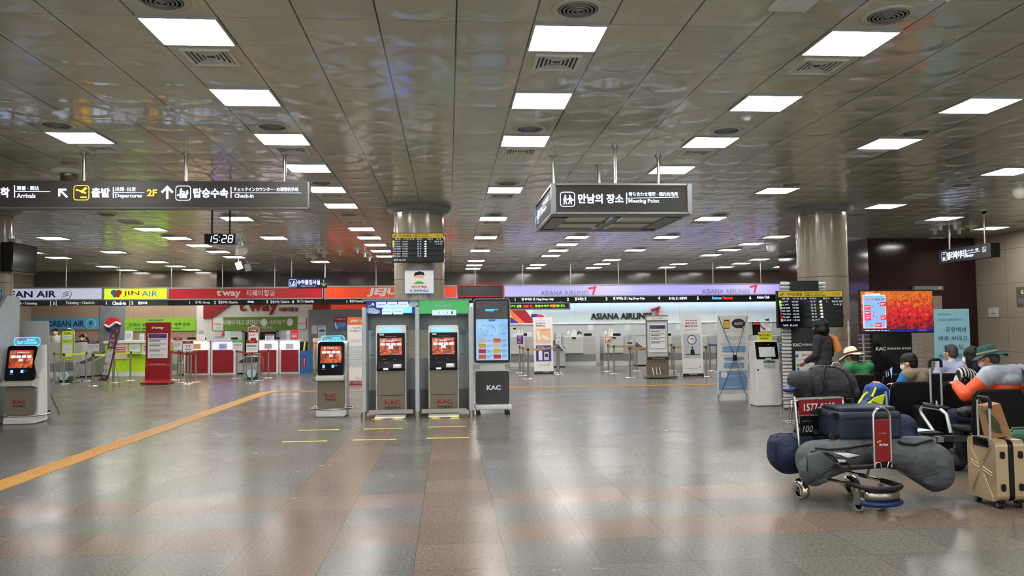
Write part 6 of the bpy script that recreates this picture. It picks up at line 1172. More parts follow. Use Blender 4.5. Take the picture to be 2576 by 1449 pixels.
# ================================================================== people
def person(lab, loc, rotz, J, top, legs, pose='sit', hy=0., ht=0., hair='short', hairm='hair_black', skin='skin', mask=True, extra=None, scale=1., voxel=.013, slv=.056, fat=1., shoes='black', hands=True):
    t = thing('person', lab, 'person', loc, rotz); t.scale = (scale,)*3
    S = dict(pel=(0, .02, .55), che=(0, .0, .86), nek=(0, -.02, 1.05), hed=(0, -.06, 1.19), hpL=(.09, .0, .53), hpR=(-.09, .0, .53), knL=(.11, -.42, .53), knR=(-.11, -.42, .53), anL=(.12, -.44, .1), anR=(-.12, -.44, .1),
             shL=(.18, .01, .99), shR=(-.18, .01, .99), elL=(.24, -.1, .73), elR=(-.24, -.1, .73), wrL=(.14, -.33, .74), wrR=(-.14, -.33, .74))
    if pose == 'stand': S = dict(pel=(0, 0, .93), che=(0, 0, 1.24), nek=(0, -.0, 1.42), hed=(0, -.03, 1.55), hpL=(.09, 0, .9), hpR=(-.09, 0, .9), knL=(.1, -.02, .5), knR=(-.1, -.02, .5), anL=(.1, .02, .08), anR=(-.1, .02, .08),
             shL=(.17, .01, 1.36), shR=(-.17, .01, 1.36), elL=(.22, .02, 1.08), elR=(-.22, .02, 1.08), wrL=(.15, -.2, 1.0), wrR=(-.15, -.2, 1.0))
    S.update(J); P = {k: Vector(v) for k, v in S.items()}
    HM = Matrix.Translation(P['hed']) @ Euler((ht, 0, hy)).to_matrix().to_4x4(); HR = Euler((ht, 0, hy))
    hp = lambda x, y, z: HM @ V(x, y, z)
    eh = lambda c, r, rot=(0, 0, 0): ('e', hp(*c), r, (HR.to_matrix() @ Euler(rot).to_matrix()).to_euler())
    b = [eh((0, .01, .02), (.074, .092, .098)), eh((0, -.03, -.05), (.055, .062, .062)), eh((0, -.062, -.085), (.028, .026, .022)), eh((0, -.098, -.012), (.012, .02, .024)), eh((0, -.088, -.05), (.026, .01, .009)), eh((.076, .012, -.01), (.009, .019, .03)), eh((-.076, .012, -.01), (.009, .019, .03)),
         ('c', P['nek'], .052, hp(0, .01, -.06), .05), ('c', P['nek'], .06, P['che'], .1)]
    b += [('e', P['che'], (.15*fat, .1*fat, .16)), ('e', (P['che']+P['pel'])/2, (.13*fat, .095*fat, .17)), ('e', P['pel'], (.155*fat, .115*fat, .13))]
    for s in 'LR':
        b += [('c', P['sh'+s], .052, P['el'+s], .038), ('c', P['el'+s], .038, P['wr'+s], .026), ('c', P['sh'+s], .06, P['che'], .09), ('c', P['hp'+s], .085, P['kn'+s], .056), ('c', P['kn'+s], .056, P['an'+s], .036), ('c', P['an'+s], .038, P['an'+s]+V(0, -.13, -.055), .03)]
        if hands:
            d = (P['wr'+s]-P['el'+s]).normalized(); sx = 1 if s == 'L' else -1; sd = d.cross(V(0, 0, 1)); sd = sd.normalized() if sd.length > .1 else V(1, 0, 0); up = sd.cross(d); w = P['wr'+s]
            b.append(('c', w, .024, w+d*.07, .028)); b.append(('c', w+d*.05-sd*.022, .02, w+d*.08-sd*.025, .018)); b.append(('c', w+d*.05+sd*.022, .02, w+d*.08+sd*.025, .018))
            for k, ln_ in enumerate((.062, .072, .068, .052)):
                o = sd*(-.032+.0215*k); k0 = w+d*.09+o; k1 = k0+d*ln_*.55-up*.008; k2 = k1+d*ln_*.35-up*.03; b += [('c', k0, .0092, k1, .0088), ('c', k1, .0088, k2, .0078)]
            q = w+d*.03; o = -sx*sd if False else (sd if (sd.x*sx) < 0 else -sd); b += [('c', q+o*.025, .012, q+o*.05+d*.035, .0105), ('c', q+o*.05+d*.035, .0105, q+o*.045+d*.065-up*.01, .009)]
    blob('body', b, skin, t, voxel=.0085 if hands else voxel, smooth=3)
    # clothes
    c = [('e', P['che'], (.17*fat, .12*fat, .17)), ('e', (P['che']+P['pel'])/2, (.155*fat, .118*fat, .2)), ('e', P['pel']+V(0, 0, .03), (.17*fat, .13*fat, .13)), ('c', P['nek']+V(0, 0, -.01), .066, P['che'], .12)]
    for s in 'LR': c += [('c', P['sh'+s], slv+.016, P['el'+s], slv), ('c', P['el'+s], slv, P['el'+s].lerp(P['wr'+s], .93), slv*.8), ('c', P['sh'+s], slv+.02, P['che']+V(0, 0, .06), .11)]
    blob('shirt' if slv < .06 else 'jacket', c, top, t, voxel=voxel, smooth=3)
    g = [('e', P['pel']+V(0, 0, -.03), (.172*fat, .13*fat, .11))]
    for s in 'LR': g += [('c', P['hp'+s], .098, P['kn'+s], .07), ('c', P['kn'+s], .07, P['an'+s]+V(0, 0, .03), .055)]
    blob('trousers', g, legs, t, voxel=voxel+.003, smooth=3)
    for s in 'LR': a = P['an'+s]; blob('shoe', [('c', a+V(0, .03, -.04), .042, a+V(0, -.15, -.055), .035), ('c', a, .045, a+V(0, 0, -.03), .045), ('b', a+V(0, -.06, -.075), (.085, .26, .03))], shoes, t, voxel=.012, smooth=2)
    # hair
    if hair == 'short': h = [eh((0, .022, .035), (.082, .096, .098)), eh((0, .055, -.02), (.07, .058, .065))]
    elif hair == 'bob': h = [eh((0, .02, .035), (.108, .12, .108)), eh((0, .045, -.045), (.12, .1, .105)), eh((.072, -.01, -.05), (.033, .07, .085)), eh((-.072, -.01, -.05), (.033, .07, .085)), eh((0, -.06, .055), (.07, .035, .04))]
    elif hair == 'long': h = [eh((0, .025, .035), (.09, .104, .1)), eh((0, .06, -.06), (.085, .06, .14)), eh((.065, .02, -.06), (.03, .05, .12)), eh((-.065, .02, -.06), (.03, .05, .12)), eh((.03, .08, -.16), (.06, .045, .1))]
    elif hair == 'tied': h = [eh((0, .022, .035), (.08, .096, .097)), eh((0, .1, -.01), (.04, .035, .04)), eh((.05, -.062, .055), (.04, .03, .03)), eh((-.05, -.062, .055), (.04, .03, .03))]
    if hair: blob('hair', h, hairm, t, voxel=.01, smooth=2)
    if mask: blob('face_mask', [eh((0, -.062, -.045), (.06, .05, .05)), eh((0, -.085, -.04), (.03, .028, .035))], 'mask_white', t, voxel=.008, smooth=2); m = MB(); [m.tube([hp(sx*.055, -.05, -.03+dz), hp(sx*.078, -.01, -.01+dz*.6), hp(sx*.083, .022, -.005)], .003, 'mask_white', 5) for sx in (-1, 1) for dz in (-.025, .02)]; m.build('mask_loop', t)
    e = MB(); [e.ell(hp(sx*.031, -.083, .004), (.0115, .008, .008), 'paper', rot=HR) for sx in (-1, 1)]; [e.ell(hp(sx*.031, -.0895, .004), (.0055, .004, .0055), 'black_print', rot=HR) for sx in (-1, 1)]; e.build('eyes', t)
    br = MB(); [br.tube([hp(sx*.016, -.088, .024), hp(sx*.033, -.089, .029), hp(sx*.05, -.078, .024)], .0032, 'hair_black', 5) for sx in (-1, 1)]; br.build('eyebrows', t)
    if extra: extra(t, P, hp, HR, S)
    return t
def hat_obj(t, hp, HR, nm, m, band, brim_r, prof, waves=.012, dz=.05, tilt=0, droop=.0, stretch=1.1):
    o = MB(); n = 36; rings = []
    for r, z in prof: rings.append([(r*math.cos(2*PI*i/n), r*stretch*math.sin(2*PI*i/n), z) for i in range(n)])
    for k, (r, z) in enumerate(((prof[-1][0]+.012, prof[-1][1]-.004), ((prof[-1][0]+brim_r)/2, prof[-1][1]-.008-droop*.3), (brim_r, prof[-1][1]-.01-droop), (brim_r, prof[-1][1]-.016-droop), ((prof[-1][0]+brim_r)/2, prof[-1][1]-.014-droop*.3), (prof[-1][0]-.006, prof[-1][1]-.012))):
        w = (0, .4, 1, 1, .4, 0)[k]*waves; rings.append([(r*math.cos(2*PI*i/n), r*stretch*math.sin(2*PI*i/n), z+w*math.sin(2*2*PI*i/n+.8)+w*.5*math.sin(5*2*PI*i/n)) for i in range(n)])
    vs = [V(*v) for R in rings for v in R]; k = len(rings); o.add(vs, [(a*n+i, a*n+(i+1) % n, (a+1)*n+(i+1) % n, (a+1)*n+i) for a in range(k-1) for i in range(n)], m, True)
    ob = o.build(nm, t); ob.location = hp(0, .01, dz); ob.rotation_euler = (HR.to_matrix() @ Euler((tilt, 0, 0)).to_matrix()).to_euler()
    if band: b = MB(); r, z = prof[-1]; b.lathe([(r+.002, z+.004), (r+.006, z+.006), (r+.004, z+.028), (r-.002, z+.03)], (0, 0, 0), band, 32); bo = b.build('hat_band', ob); bo.scale = (1, stretch, 1)
    return ob
crown = [(0, .115), (.03, .113), (.06, .102), (.08, .08), (.088, .05), (.092, .02), (.094, .0)]
# green coat, cream hat
def exA(t, P, hp, HR, S):
    hat_obj(t, hp, HR, 'sun_hat', 'cream_cloth', 'burgundy', .185, crown, .02, .035, .05, droop=.03)
    m = MB(); m.torus(P['nek']+V(0, .01, -.0), .075, .03, 'green_cloth', k=8); m.build('collar', t)
x = at(2152, 900, 10.65).x; person('person in a green jacket and cream brimmed sun hat seated facing away', (x+.02, 10.62, -.02), PI+.35, dict(hed=(0, -.12, 1.13), nek=(0, -.06, 1.02), elL=(.27, -.12, .74), elR=(-.27, -.12, .74)), 'green_cloth', 'dark_cloth', hy=.15, ht=.25, hair='short', hairm='hair_grey', slv=.066, fat=1.1, extra=exA, hands=False, scale=.96)
# man in cap with phone
def exB(t, P, hp, HR, S):
    m = MB(); m.lathe([(.0, .088), (.04, .083), (.07, .06), (.086, .025), (.09, -.015)], (0, 0, 0), 'hat_green' if False else 'black', 28); o = m.build('cap', t); o.location = hp(0, .012, .042); o.rotation_euler = HR; o.scale = (1, 1.16, 1.05)
    b = MB(); pts = [(math.sin(a)*.075, -.06-.085*math.cos(a)) for a in [-1.3+2.6*i/10 for i in range(11)]]; b.slab(pts[::-1]+[(-.07, -.05), (.07, -.05)][::1], 0, .005, 'dark_grey'); bo = b.build('brim', o); bo.location = (0, 0, -.012); bo.rotation_euler = (.15, 0, 0)
    v = [('e', P['che'], (.2, .15, .19)), ('e', (P['che']+P['pel'])/2, (.185, .15, .22)), ('c', P['shL']+V(-.01, .015, .01), .09, P['shR']+V(.01, .015, .01), .09), ('c', P['nek'], .075, P['che']+V(0, .01, .05), .16)]
    blob('vest', v, 'taupe_cloth', t, voxel=.014)
    m = MB(); m.box((0, .15, .82), (.3, .03, .02), 'cream_cloth'); m.build('vest_strap', t, .006)
x = at(2292, 900, 9.25).x; TB = person('man in a dark cap, taupe vest and blue sleeves seated holding a phone', (x-.0, 9.2, -.02), PI+.45, dict(hed=(0, -.07, 1.15), nek=(0, -.03, 1.0), elR=(-.28, -.1, .72), wrR=(-.2, -.34, .82), elL=(.27, -.12, .7), wrL=(.18, -.36, .84)), 'blue_cloth', 'dark_cloth', hy=.25, ht=.12, hair='short', extra=exB, slv=.062, scale=.925)
a = at(2233, 948, 9.35); t = thing('phone', 'phone in an open black flip case held by the man in the cap', 'phone', a, .2); o = MB().box((0, 0, 0), (.1, .012, .17), 'black').build('case', t, .008); o.rotation_euler = (.2, -.35, 0); o2 = MB().box((.075, -.01, .01), (.075, .01, .15), 'scr_blue').build('screen', t, .006); o2.rotation_euler = (.2, -.35, .5); m = MB(); m.box((-.02, -.009, .04), (.012, .004, .06), 'paper'); m.box((.01, -.009, .04), (.012, .004, .06), 'paper'); m.build('card_edges', t).rotation_euler = (.2, -.35, 0)
# grey-haired man in pale shirt
x = at(2388, 880, 10.8).x; person('grey-haired man in a pale blue shirt seated facing away', (x, 10.72, -.02), PI-.05, dict(hed=(0, -.06, 1.17), elL=(.28, -.02, .74), elR=(-.28, -.02, .74)), 'shirt_blue', 'dark_cloth', hy=.2, ht=.05, hairm='hair_grey', hair='short', mask=False, slv=.064, fat=1.12, hands=False, scale=.955)
# striped woman
stripe = bpy.data.materials.new('striped_cloth'); stripe.use_nodes = True; nt = stripe.node_tree; bb = nt.nodes['Principled BSDF']; bb.inputs['Roughness'].default_value = .8
tc = N(nt, 'ShaderNodeTexCoord'); wv = N(nt, 'ShaderNodeSeparateXYZ'); nt.links.new(tc.outputs['Object'], wv.inputs[0]); nz = N(nt, 'ShaderNodeTexNoise'); nz.inputs['Scale'].default_value = 5; nt.links.new(tc.outputs['Object'], nz.inputs['Vector'])
v_ = math_n(nt, 'FRACT', math_n(nt, 'MULTIPLY', math_n(nt, 'MULTIPLY_ADD', nz.outputs['Fac'], .05, wv.outputs[0]), 26.)); nt.links.new(mixc(nt, math_n(nt, 'GREATER_THAN', v_, .55), lin('#141316'), lin('#cfccc6')), bb.inputs['Base Color']); M['striped_cloth'] = stripe
x = at(2436, 880, 9.35).x; person('dark-haired woman in a black and white striped blouse seated facing away', (x, 9.25, -.02), PI+.1, dict(hed=(0, -.06, 1.2), elL=(.26, -.03, .76), elR=(-.26, -.03, .76)), 'striped_cloth', 'dark_cloth', hy=.3, ht=.12, hair='long', slv=.062, hands=False, scale=.94)
# orange jacket man
def exE(t, P, hp, HR, S):
    hat_obj(t, hp, HR, 'bucket_hat', 'hat_green', 'hat_band', .165, [(0, .1), (.03, .1), (.06, .095), (.075, .085), (.086, .04), (.094, .0)], .018, .04, .0, droop=.02)
    y = [('e', P['che']+V(0, .012, .075), (.205, .14, .1)), ('c', P['shL']+V(0, .01, .01), .104, P['shR']+V(0, .01, .01), .104), ('e', P['che']+V(0, .03, .08), (.21, .14, .085)), ('c', P['nek'], .08, P['che']+V(0, 0, .06), .14), ('c', P['shL'], .102, P['shL'].lerp(P['elL'], .25), .09), ('c', P['shR'], .102, P['shR'].lerp(P['elR'], .3), .09)]
    blob('silver_yoke', y, 'silver_cloth', t, voxel=.013)
    m = MB(); m.torus(P['nek']+V(0, .005, .025), .078, .028, 'olive_collar', k=8); m.build('collar', t)
    s = MB(); s.tube([P['shR']+V(.05, -.1, .07), P['shR']+V(.06, .03, .1), P['shR']+V(.07, .13, .02), P['shR']+V(.08, .17, -.15), P['shR']+V(.1, .17, -.34)], .016, 'strap_black', 6); s.build('shoulder_strap', t)
    p = MB(); a_ = P['shL'].lerp(P['elL'], .1)+V(.03, .075, .03); p.tube([a_, a_+V(-.03, .02, -.05), a_+V(-.07, .02, -.08)], .005, 'white_print', 5); p.build('white_piping', t)
x = at(2502, 900, 8.05).x; person('man in an orange and silver jacket and dark green bucket hat seated facing away', (x+.06, 8.0, -.02), PI+.3, dict(pel=(0, .02, .56), che=(.0, -.03, .86), nek=(.0, -.09, 1.03), hed=(0.02, -.16, 1.16), shL=(.2, -.02, .98), shR=(-.21, -.0, .99), elL=(.36, -.16, .78), wrL=(.22, -.38, .86), elR=(-.32, -.05, .74), wrR=(-.16, -.33, .78), knL=(.2, -.46, .54), anL=(.14, -.4, .1), knR=(.02, -.48, .53), anR=(.0, -.5, .1)), 'orange_cloth', 'jeans', hy=.35, ht=.25, hairm='hair_grey', hair='short', slv=.075, fat=1.2, extra=exE)
a = at(2428, 962, 8.35); t = thing('watch_bag', 'shiny dark coiled object in the hands of the man in orange', 'hand item', a); MB().torus((0, 0, 0), .05, .016, 'gloss_black', axis='y').build('coil', t)
a = at(2437, 1036, 7.95); tag(blob('black_pouch', [('e', (0, 0, 0), (.17, .11, .065)), ('b', (0, 0, -.01), (.26, .16, .08))], 'strap_black'), 'black cloth pouch on the armrest by the man in orange', 'bag').location = a+V(.04, 0, 0)
# standing woman
def exW(t, P, hp, HR, S):
    m = MB(); z = P['shR']; m.tube([z+V(.07, -.14, -.22), z+V(.06, -.1, -.05), z+V(.06, .0, .07), z+V(.02, .1, -.0), z+V(-.02, .13, -.2)], [.014, .016, .02, .05, .07], 'ochre_strap', 8); m.build('shoulder_strap', t)
    m = MB(); m.ell(z+V(.08, -.15, -.24), (.012, .012, .012), 'white_print'); m.build('charm', t)
    m = MB(); m.cyl(P['wrL'].lerp(P['elL'], .1), P['wrL'].lerp(P['elL'], .22), .036, 'black'); m.build('wristband', t)
a = at(2070, 830, 11.7); TW = person('woman with a black bob in dark clothes standing with an ochre shoulder strap', (a.x, 11.7, 0), PI+.6, dict(hed=(0, -.05, 1.53), nek=(0, -.02, 1.4), elL=(.21, -.02, 1.1), wrL=(.12, -.24, 1.0), elR=(-.21, -.0, 1.1), wrR=(-.08, -.26, 1.0)), 'dark_cloth', 'dark_cloth', 'stand', hy=.15, ht=.05, hair='bob', mask=False, slv=.05, scale=.96, extra=exW)
# clerks
a = at(140, 860, 30.5); person('desk clerk in a white shirt and white mask standing at the far left desk', (a.x, 30.5, 0), .1, {}, 'paper', 'dark_cloth', 'stand', hair='tied', slv=.05, skin='skin_pale')
a = at(203, 868, 30.5); person('desk clerk with a raised arm and white mask behind the far left desk', (a.x, 30.6, 0), .5, dict(pel=(0, 0, .75), che=(0, -.05, 1.03), nek=(0, -.08, 1.2), hed=(0, -.1, 1.33), shL=(.17, 0, 1.15), shR=(-.17, 0, 1.15), elL=(.28, -.12, 1.05), wrL=(.12, -.12, 1.36), elR=(-.2, -.1, .95), wrR=(-.1, -.3, 1.0), hpL=(.09, 0, .72), hpR=(-.09, 0, .72), knL=(.1, -.4, .62), knR=(-.1, -.4, .62), anL=(.1, -.4, .1), anR=(-.1, -.4, .1)), 'navy_cloth', 'navy_cloth', 'stand', hair='tied', hy=-.5, ht=.2, slv=.045, skin='skin_pale')
a = at(1461, 840, 32.0); person('dark-haired desk clerk in a mask seated behind the ASIANA desk', (a.x, 32.5, 0), .1, dict(pel=(0, 0, .62), che=(0, -.03, .92), nek=(0, -.05, 1.09), hed=(0, -.08, 1.22), shL=(.16, 0, 1.03), shR=(-.16, 0, 1.03), hpL=(.09, 0, .6), hpR=(-.09, 0, .6), knL=(.1, -.36, .6), knR=(-.1, -.36, .6)), 'dark_cloth', 'dark_cloth', 'sit', hair='tied', slv=.05, skin='skin_pale', ht=.15)
# ================================================================== luggage trolley and its bags
TX, TY, TR = 3.37, 6.63, math.radians(12)
t = thing('luggage_trolley', 'chrome airport luggage trolley with red advertising panels', 'luggage trolley', (TX, TY, 0), TR)
TM = Matrix.Translation((TX, TY, 0)) @ Matrix.Rotation(TR, 4, 'Z')
def tube_o(nm, pts, r, m, par=t, n=10): return MB().tube(pts, r, m, n).build(nm, par)
def wheel(par, c, R, nm='rear_wheel', w=.035):
    o = MB().lathe([(R*.72, -w/2), (R*.93, -w/2), (R, -w/4), (R, w/4), (R*.93, w/2), (R*.72, w/2)], c, 'grey_rubber', 28, 'x').build(nm, par)
    q = MB().lathe([(0, -w*.35), (R*.3, -w*.42), (R*.74, -w*.3), (R*.74, w*.3), (R*.3, w*.42), (0, w*.35)], c, 'black', 24, 'x'); q.cyl((c[0]-w*.6, c[1], c[2]), (c[0]+w*.6, c[1], c[2]), R*.12, 'steel'); q.build('hub', o); return o
for sx in (-1, 1):
    c = (sx*.265, .29, .075); o = wheel(t, c, .075)
    m = MB(); m.torus(c, .062, .042, 'chrome', axis='x', n=20, k=14, arc=(math.radians(10), math.radians(200))); m.ell((c[0], c[1]+.061, c[2]+.01), (.04, .04, .04), 'chrome'); m.ell((c[0], c[1]-.058, c[2]-.02), (.04, .04, .04), 'chrome'); m.build('mudguard', t)
    c = (sx*.115, -.27, .06); wheel(t, c, .06, 'front_castor', .028); m = MB(); m.side([(c[1]-.03, .06), (c[1]+.03, .05), (c[1]+.05, .16), (c[1]-.03, .16)], c[0]-.022, c[0]-.016, 'steel'); m.side([(c[1]-.03, .06), (c[1]+.03, .05), (c[1]+.05, .16), (c[1]-.03, .16)], c[0]+.016, c[0]+.022, 'steel'); m.cyl((c[0], c[1]+.02, .15), (c[0], c[1]+.02, .2), .02, 'steel'); m.build('castor_fork', t)
# lower chassis : rails that bend into the nose
rail = [(-.24, .3, .2), (-.2, .05, .215), (-.17, -.25, .215), (-.165, -.38, .21)]; nose = [(-.165*math.cos(a), -.38-.1*math.sin(a), .21) for a in [PI*i/10 for i in range(11)]]
tube_o('chassis_rail', rail+nose[1:-1]+[(-x, y, z) for x, y, z in rail[::-1]], .014, 'chrome')
pts = [(-.17, -.2, .218), (-.168, -.38, .215)]+[(-.17*math.cos(a), -.385-.105*math.sin(a), .215) for a in [PI*i/12 for i in range(1, 12)]]+[(.168, -.38, .215), (.17, -.2, .218)]; tube_o('nose_rubber', pts, .021, 'black_rubber')
m = MB(); band_ = [(-.16*math.cos(a), -.385-.095*math.sin(a)) for a in [PI*i/16 for i in range(17)]]; vs = []; 
for x_, y_ in band_: vs += [V(x_, y_, .105), V(x_, y_, .195)]
m.add(vs, [(2*i, 2*i+2, 2*i+3, 2*i+1) for i in range(16)], 'steel', True); o = m.build('nose_band', t); o.modifiers.new('s', 'SOLIDIFY').thickness = .004
tube_o('bumper', [(-.165, -.36, .09)]+[(-.165*math.cos(a), -.385-.1*math.sin(a), .09) for a in [PI*i/12 for i in range(13)]]+[(.165, -.36, .09)], .022, 'handle_blue')
for sx in (-1, 1): tube_o('rail_sleeve', [(sx*.205, .1, .213), (sx*.19, .0, .216)], .02, 'handle_blue'); tube_o('platform_strut', [(sx*.19, .0, .215), (sx*.17, -.08, .36)], .013, 'chrome')
# platform
m = MB(); m.box((0, .03, .345), (.44, .56, .02), 'dark_steel'); m.tube([(-.2, -.27, .355), (.25, -.27, .355)], .018, 'black_rubber'); m.build('platform', t); tube_o('platform_rail', [(-.22, .3, .37), (-.22, -.18, .37)], .012, 'chrome'); tube_o('platform_rail', [(.22, .3, .37), (.22, -.18, .37)], .012, 'chrome')
# rear uprights, basket, handle
for sx in (-1, 1): tube_o('upright', [(sx*.25, .29, .15), (sx*.25, .3, .4), (sx*.25, .36, .88)], .016, 'chrome')
m = MB(); 
for s_ in (0, 1): z_, y_ = (.86, .36) if s_ else (.64, .34); m.tube([(-.25, y_, z_), (.25, y_, z_)], .009, 'chrome', 8)
for z_ in (.64, .84): m.tube([(-.25, .36, z_), (-.24, .56, z_), (.24, .56, z_), (.25, .36, z_)], .007, 'steel', 6)
for k in range(-4, 5): m.tube([(k*.055, .36, .64), (k*.055, .56, .64), (k*.055, .56, .84)], .004, 'steel', 6)
m.build('basket', t)
tube_o('handle_bar', [(-.27, .42, .95), (.27, .42, .95)], .016, 'black_rubber')
for sx in (-1, 1): blob('handle_grip', [('e', (sx*.27, .4, .94), (.07, .05, .028)), ('c', (sx*.3, .38, .935), .022, (sx*.24, .44, .95), .028)], 'handle_blue', t, voxel=.008); tube_o('handle_stay', [(sx*.25, .36, .86), (sx*.25, .42, .95)], .012, 'steel'); m = MB(); m.tube([(sx*.255, .3, .85), (sx*.32, .3, .85), (sx*.325, .3, .66), (sx*.28, .3, .66)], .006, 'steel', 6); m.build('side_loop', t)
def ad(par, cx, cz, w, h, y, m, items, rot=0):
    o = MB().box((cx, y, cz), (w, .008, h), m).build('advert_panel', par); face_print(o, items, y-.005); return o
ad(t, .015, .785, .46, .13, .345, 't_red', [T_('1577-0088', -.005, .785, .066, 'white_print', .33, .02)])
MB().box((0, .345, .862), (.5, .02, .018), 'pale_alu').build('panel_rail', t)
ad(t, .015, .62, .46, .18, .335, 'black', [T_('100', -.14, .595, .06, 'faded_print', .1, -.0, slant=.3), ('b', -.13, .665, .14, .015, 1, 'mid_grey')])
# arch with advert at the front
ax = at(2219, 1100, 6.36); loc = TM.inverted() @ ax; X0 = loc.x; YA = loc.y; w2 = .083; zb_ = .385; ztp = at(2219, 1022, 6.36).z-.01; zb_ = at(2219, 1176, 6.36).z
arch = [(X0-w2, YA, zb_), (X0-w2, YA, ztp-w2)]+[(X0-w2*math.cos(a), YA, ztp-w2+w2*math.sin(a)) for a in [PI*i/12 for i in range(1, 12)]]+[(X0+w2, YA, ztp-w2), (X0+w2, YA, zb_)]
tube_o('front_arch', arch, .011, 'chrome', n=12)
for sx in (-1, 1): tube_o('arch_hook', [(X0+sx*w2, YA, zb_+.01), (X0+sx*(w2-.01), YA-.015, zb_+.045), (X0+sx*(w2-.04), YA-.015, zb_+.045), (X0+sx*(w2-.055), YA-.015, zb_)], .006, 'chrome')
zc = (zb_+.045+ztp-w2*1.2)/2; hh = ztp-w2*1.2-zb_-.045
q = ad(t, X0, zc, w2*1.72, hh, YA, 't_red', [T_('미스터피자', X0, zc+hh*.18, .009, 'pale_pink_print', .075, 0), ('o', X0-.03, zc+.0, .016, .006, 'gold_print'), ('o', X0-.05, zc-.006, .01, .006, 'gold_print'), T_('Mr.Pizza', X0+.005, zc-.03, .022, 'white_print', .085, .03)])
MB().box((X0, YA, zb_+.03), (w2*1.72, .012, .035), 'black').build('panel_foot', t)
def W(px_, py_, Y): return at(px_, py_, Y)
def soft(nm, lab, cat, shapes, m, base, voxel=.012, smooth=6, grp=None):
    t = thing(nm, lab, cat, base); b = Vector(base); sh = []
    for s in shapes:
        if s[0] == 'c': sh.append(('c', Vector(s[1])-b, s[2], Vector(s[3])-b, s[4]))
        else: sh.append((s[0], Vector(s[1])-b)+tuple(s[2:]))
    blob('body', sh, m, t, voxel, smooth); return t, b
# long grey golf bag
Yg = 6.62; A = [W(2052, 1158, Yg+.04), W(2125, 1142, Yg), W(2225, 1140, Yg+.02), W(2305, 1148, Yg), W(2345, 1162, Yg)]
t, b = soft('golf_bag', 'long slate grey golf travel bag lying across the trolley', 'golf bag',
    [('c', A[0], .172, A[1], .14), ('c', A[1], .14, A[2], .125), ('c', A[2], .125, A[3], .15), ('c', A[3], .155, A[4], .165), ('e', W(2046, 1180, Yg-.02), (.125, .12, .145)), ('b', W(2052, 1180, Yg-.03), (.15, .17, .2), (0, .15, 0)), ('c', W(2070, 1175, Yg-.03), .1, W(2150, 1152, Yg-.02), .09),
     ('c', W(2345, 1165, Yg), .17, W(2355, 1190, Yg-.02), .15), ('b', W(2345, 1185, Yg-.02), (.22, .2, .24), (0, .2, 0)), ('c', W(2290, 1160, Yg), .13, W(2350, 1205, Yg-.02), .11), ('c', W(2110, 1122, Yg), .08, W(2330, 1118, Yg), .075)], 'slate_cloth', (A[2].x, Yg, A[2].z-.15), smooth=7)
def strip(nm, pts, r, m, par, b): return MB().tube([Vector(p)-b for p in pts], r, m, 8).build(nm, par)
def hug(pts, sh, out=.006):   # settle points on the near side of the bag
    o = [c for c in sh.children if c.name.startswith('body')][0]; bpy.context.view_layer.update(); r = []
    cam_l = V(0, 0, CAMH)-sh.location
    for px_, py_ in pts:
        d = _ray(px_, py_).normalized(); hit, p, n, i = o.ray_cast(cam_l, d)
        if hit: r.append(p+n*out)
    return r
def hugstrip(nm, pts, rad, m, par, out=.004):
    q = hug(pts, par, out)
    if len(q) > 1: return MB().tube(q, rad, m, 8).build(nm, par)
def hugpatch(nm, poly, m, par, n=8, out=.007):
    """a four-cornered patch lying on the bag"""
    a, b_, c_, d_ = [Vector(p) for p in poly]; o = [c for c in par.children if c.name.startswith('body')][0]; bpy.context.view_layer.update(); cl = V(0, 0, CAMH)-par.location; vs = []
    for i in range(n+1):
        for j in range(n+1):
            p = a.lerp(b_, j/n).lerp(d_.lerp(c_, j/n), i/n); hit, q, nn, k = o.ray_cast(cl, _ray(p.x, p.y).normalized())
            if not hit: return None
            vs.append(q+nn*out)
    mb = MB().add(vs, [(i*(n+1)+j, i*(n+1)+j+1, (i+1)*(n+1)+j+1, (i+1)*(n+1)+j) for i in range(n) for j in range(n)], m, True); ob = mb.build(nm, par); ob.modifiers.new('s', 'SOLIDIFY').thickness = .003; return ob
hugstrip('zip', [(2020, 1115), (2050, 1128), (2080, 1131), (2110, 1130), (2140, 1127), (2170, 1122), (2195, 1118)], .009, 'strap_black', t)
hugstrip('zip_pull', [(2126, 1126), (2130, 1138), (2136, 1132), (2140, 1140)], .006, 'strap_black', t)
hugpatch('side_pocket', ((2032, 1142), (2062, 1136), (2105, 1170), (2036, 1215)), 'slate_panel', t, out=.012)
hugstrip('pocket_piping', [(2033, 1218), (2031, 1180), (2031, 1150), (2040, 1137), (2055, 1134), (2075, 1142), (2100, 1162), (2130, 1172)], .005, 'strap_black', t)
for k in range(4): hugstrip('quilting_seam', [(2040, 1170+k*11), (2062, 1180+k*9), (2095-k*6, 1168+k*9)], .003, 'slate_cloth', t, out=.014)
hugpatch('tag_window', ((2058, 1103), (2100, 1102), (2113, 1122), (2078, 1126)), 'gloss_black', t, out=.008); hugpatch('tag_card', ((2070, 1104), (2090, 1102), (2104, 1119), (2082, 1121)), 'paper', t, out=.012)
hugpatch('label_strip', ((2068, 1139), (2082, 1141), (2142, 1168), (2128, 1170)), 'gloss_black', t, out=.016); hugpatch('white_panel', ((2094, 1139), (2130, 1140), (2162, 1145), (2132, 1152)), 'paper', t, out=.01); hugpatch('label', ((2103, 1154), (2124, 1155), (2124, 1161), (2106, 1161)), 'white_print', t, out=.022)
hugstrip('shoulder_strap', [(2258, 1112), (2275, 1118), (2300, 1120), (2325, 1113), (2342, 1108)], .012, 'strap_black', t, .01)
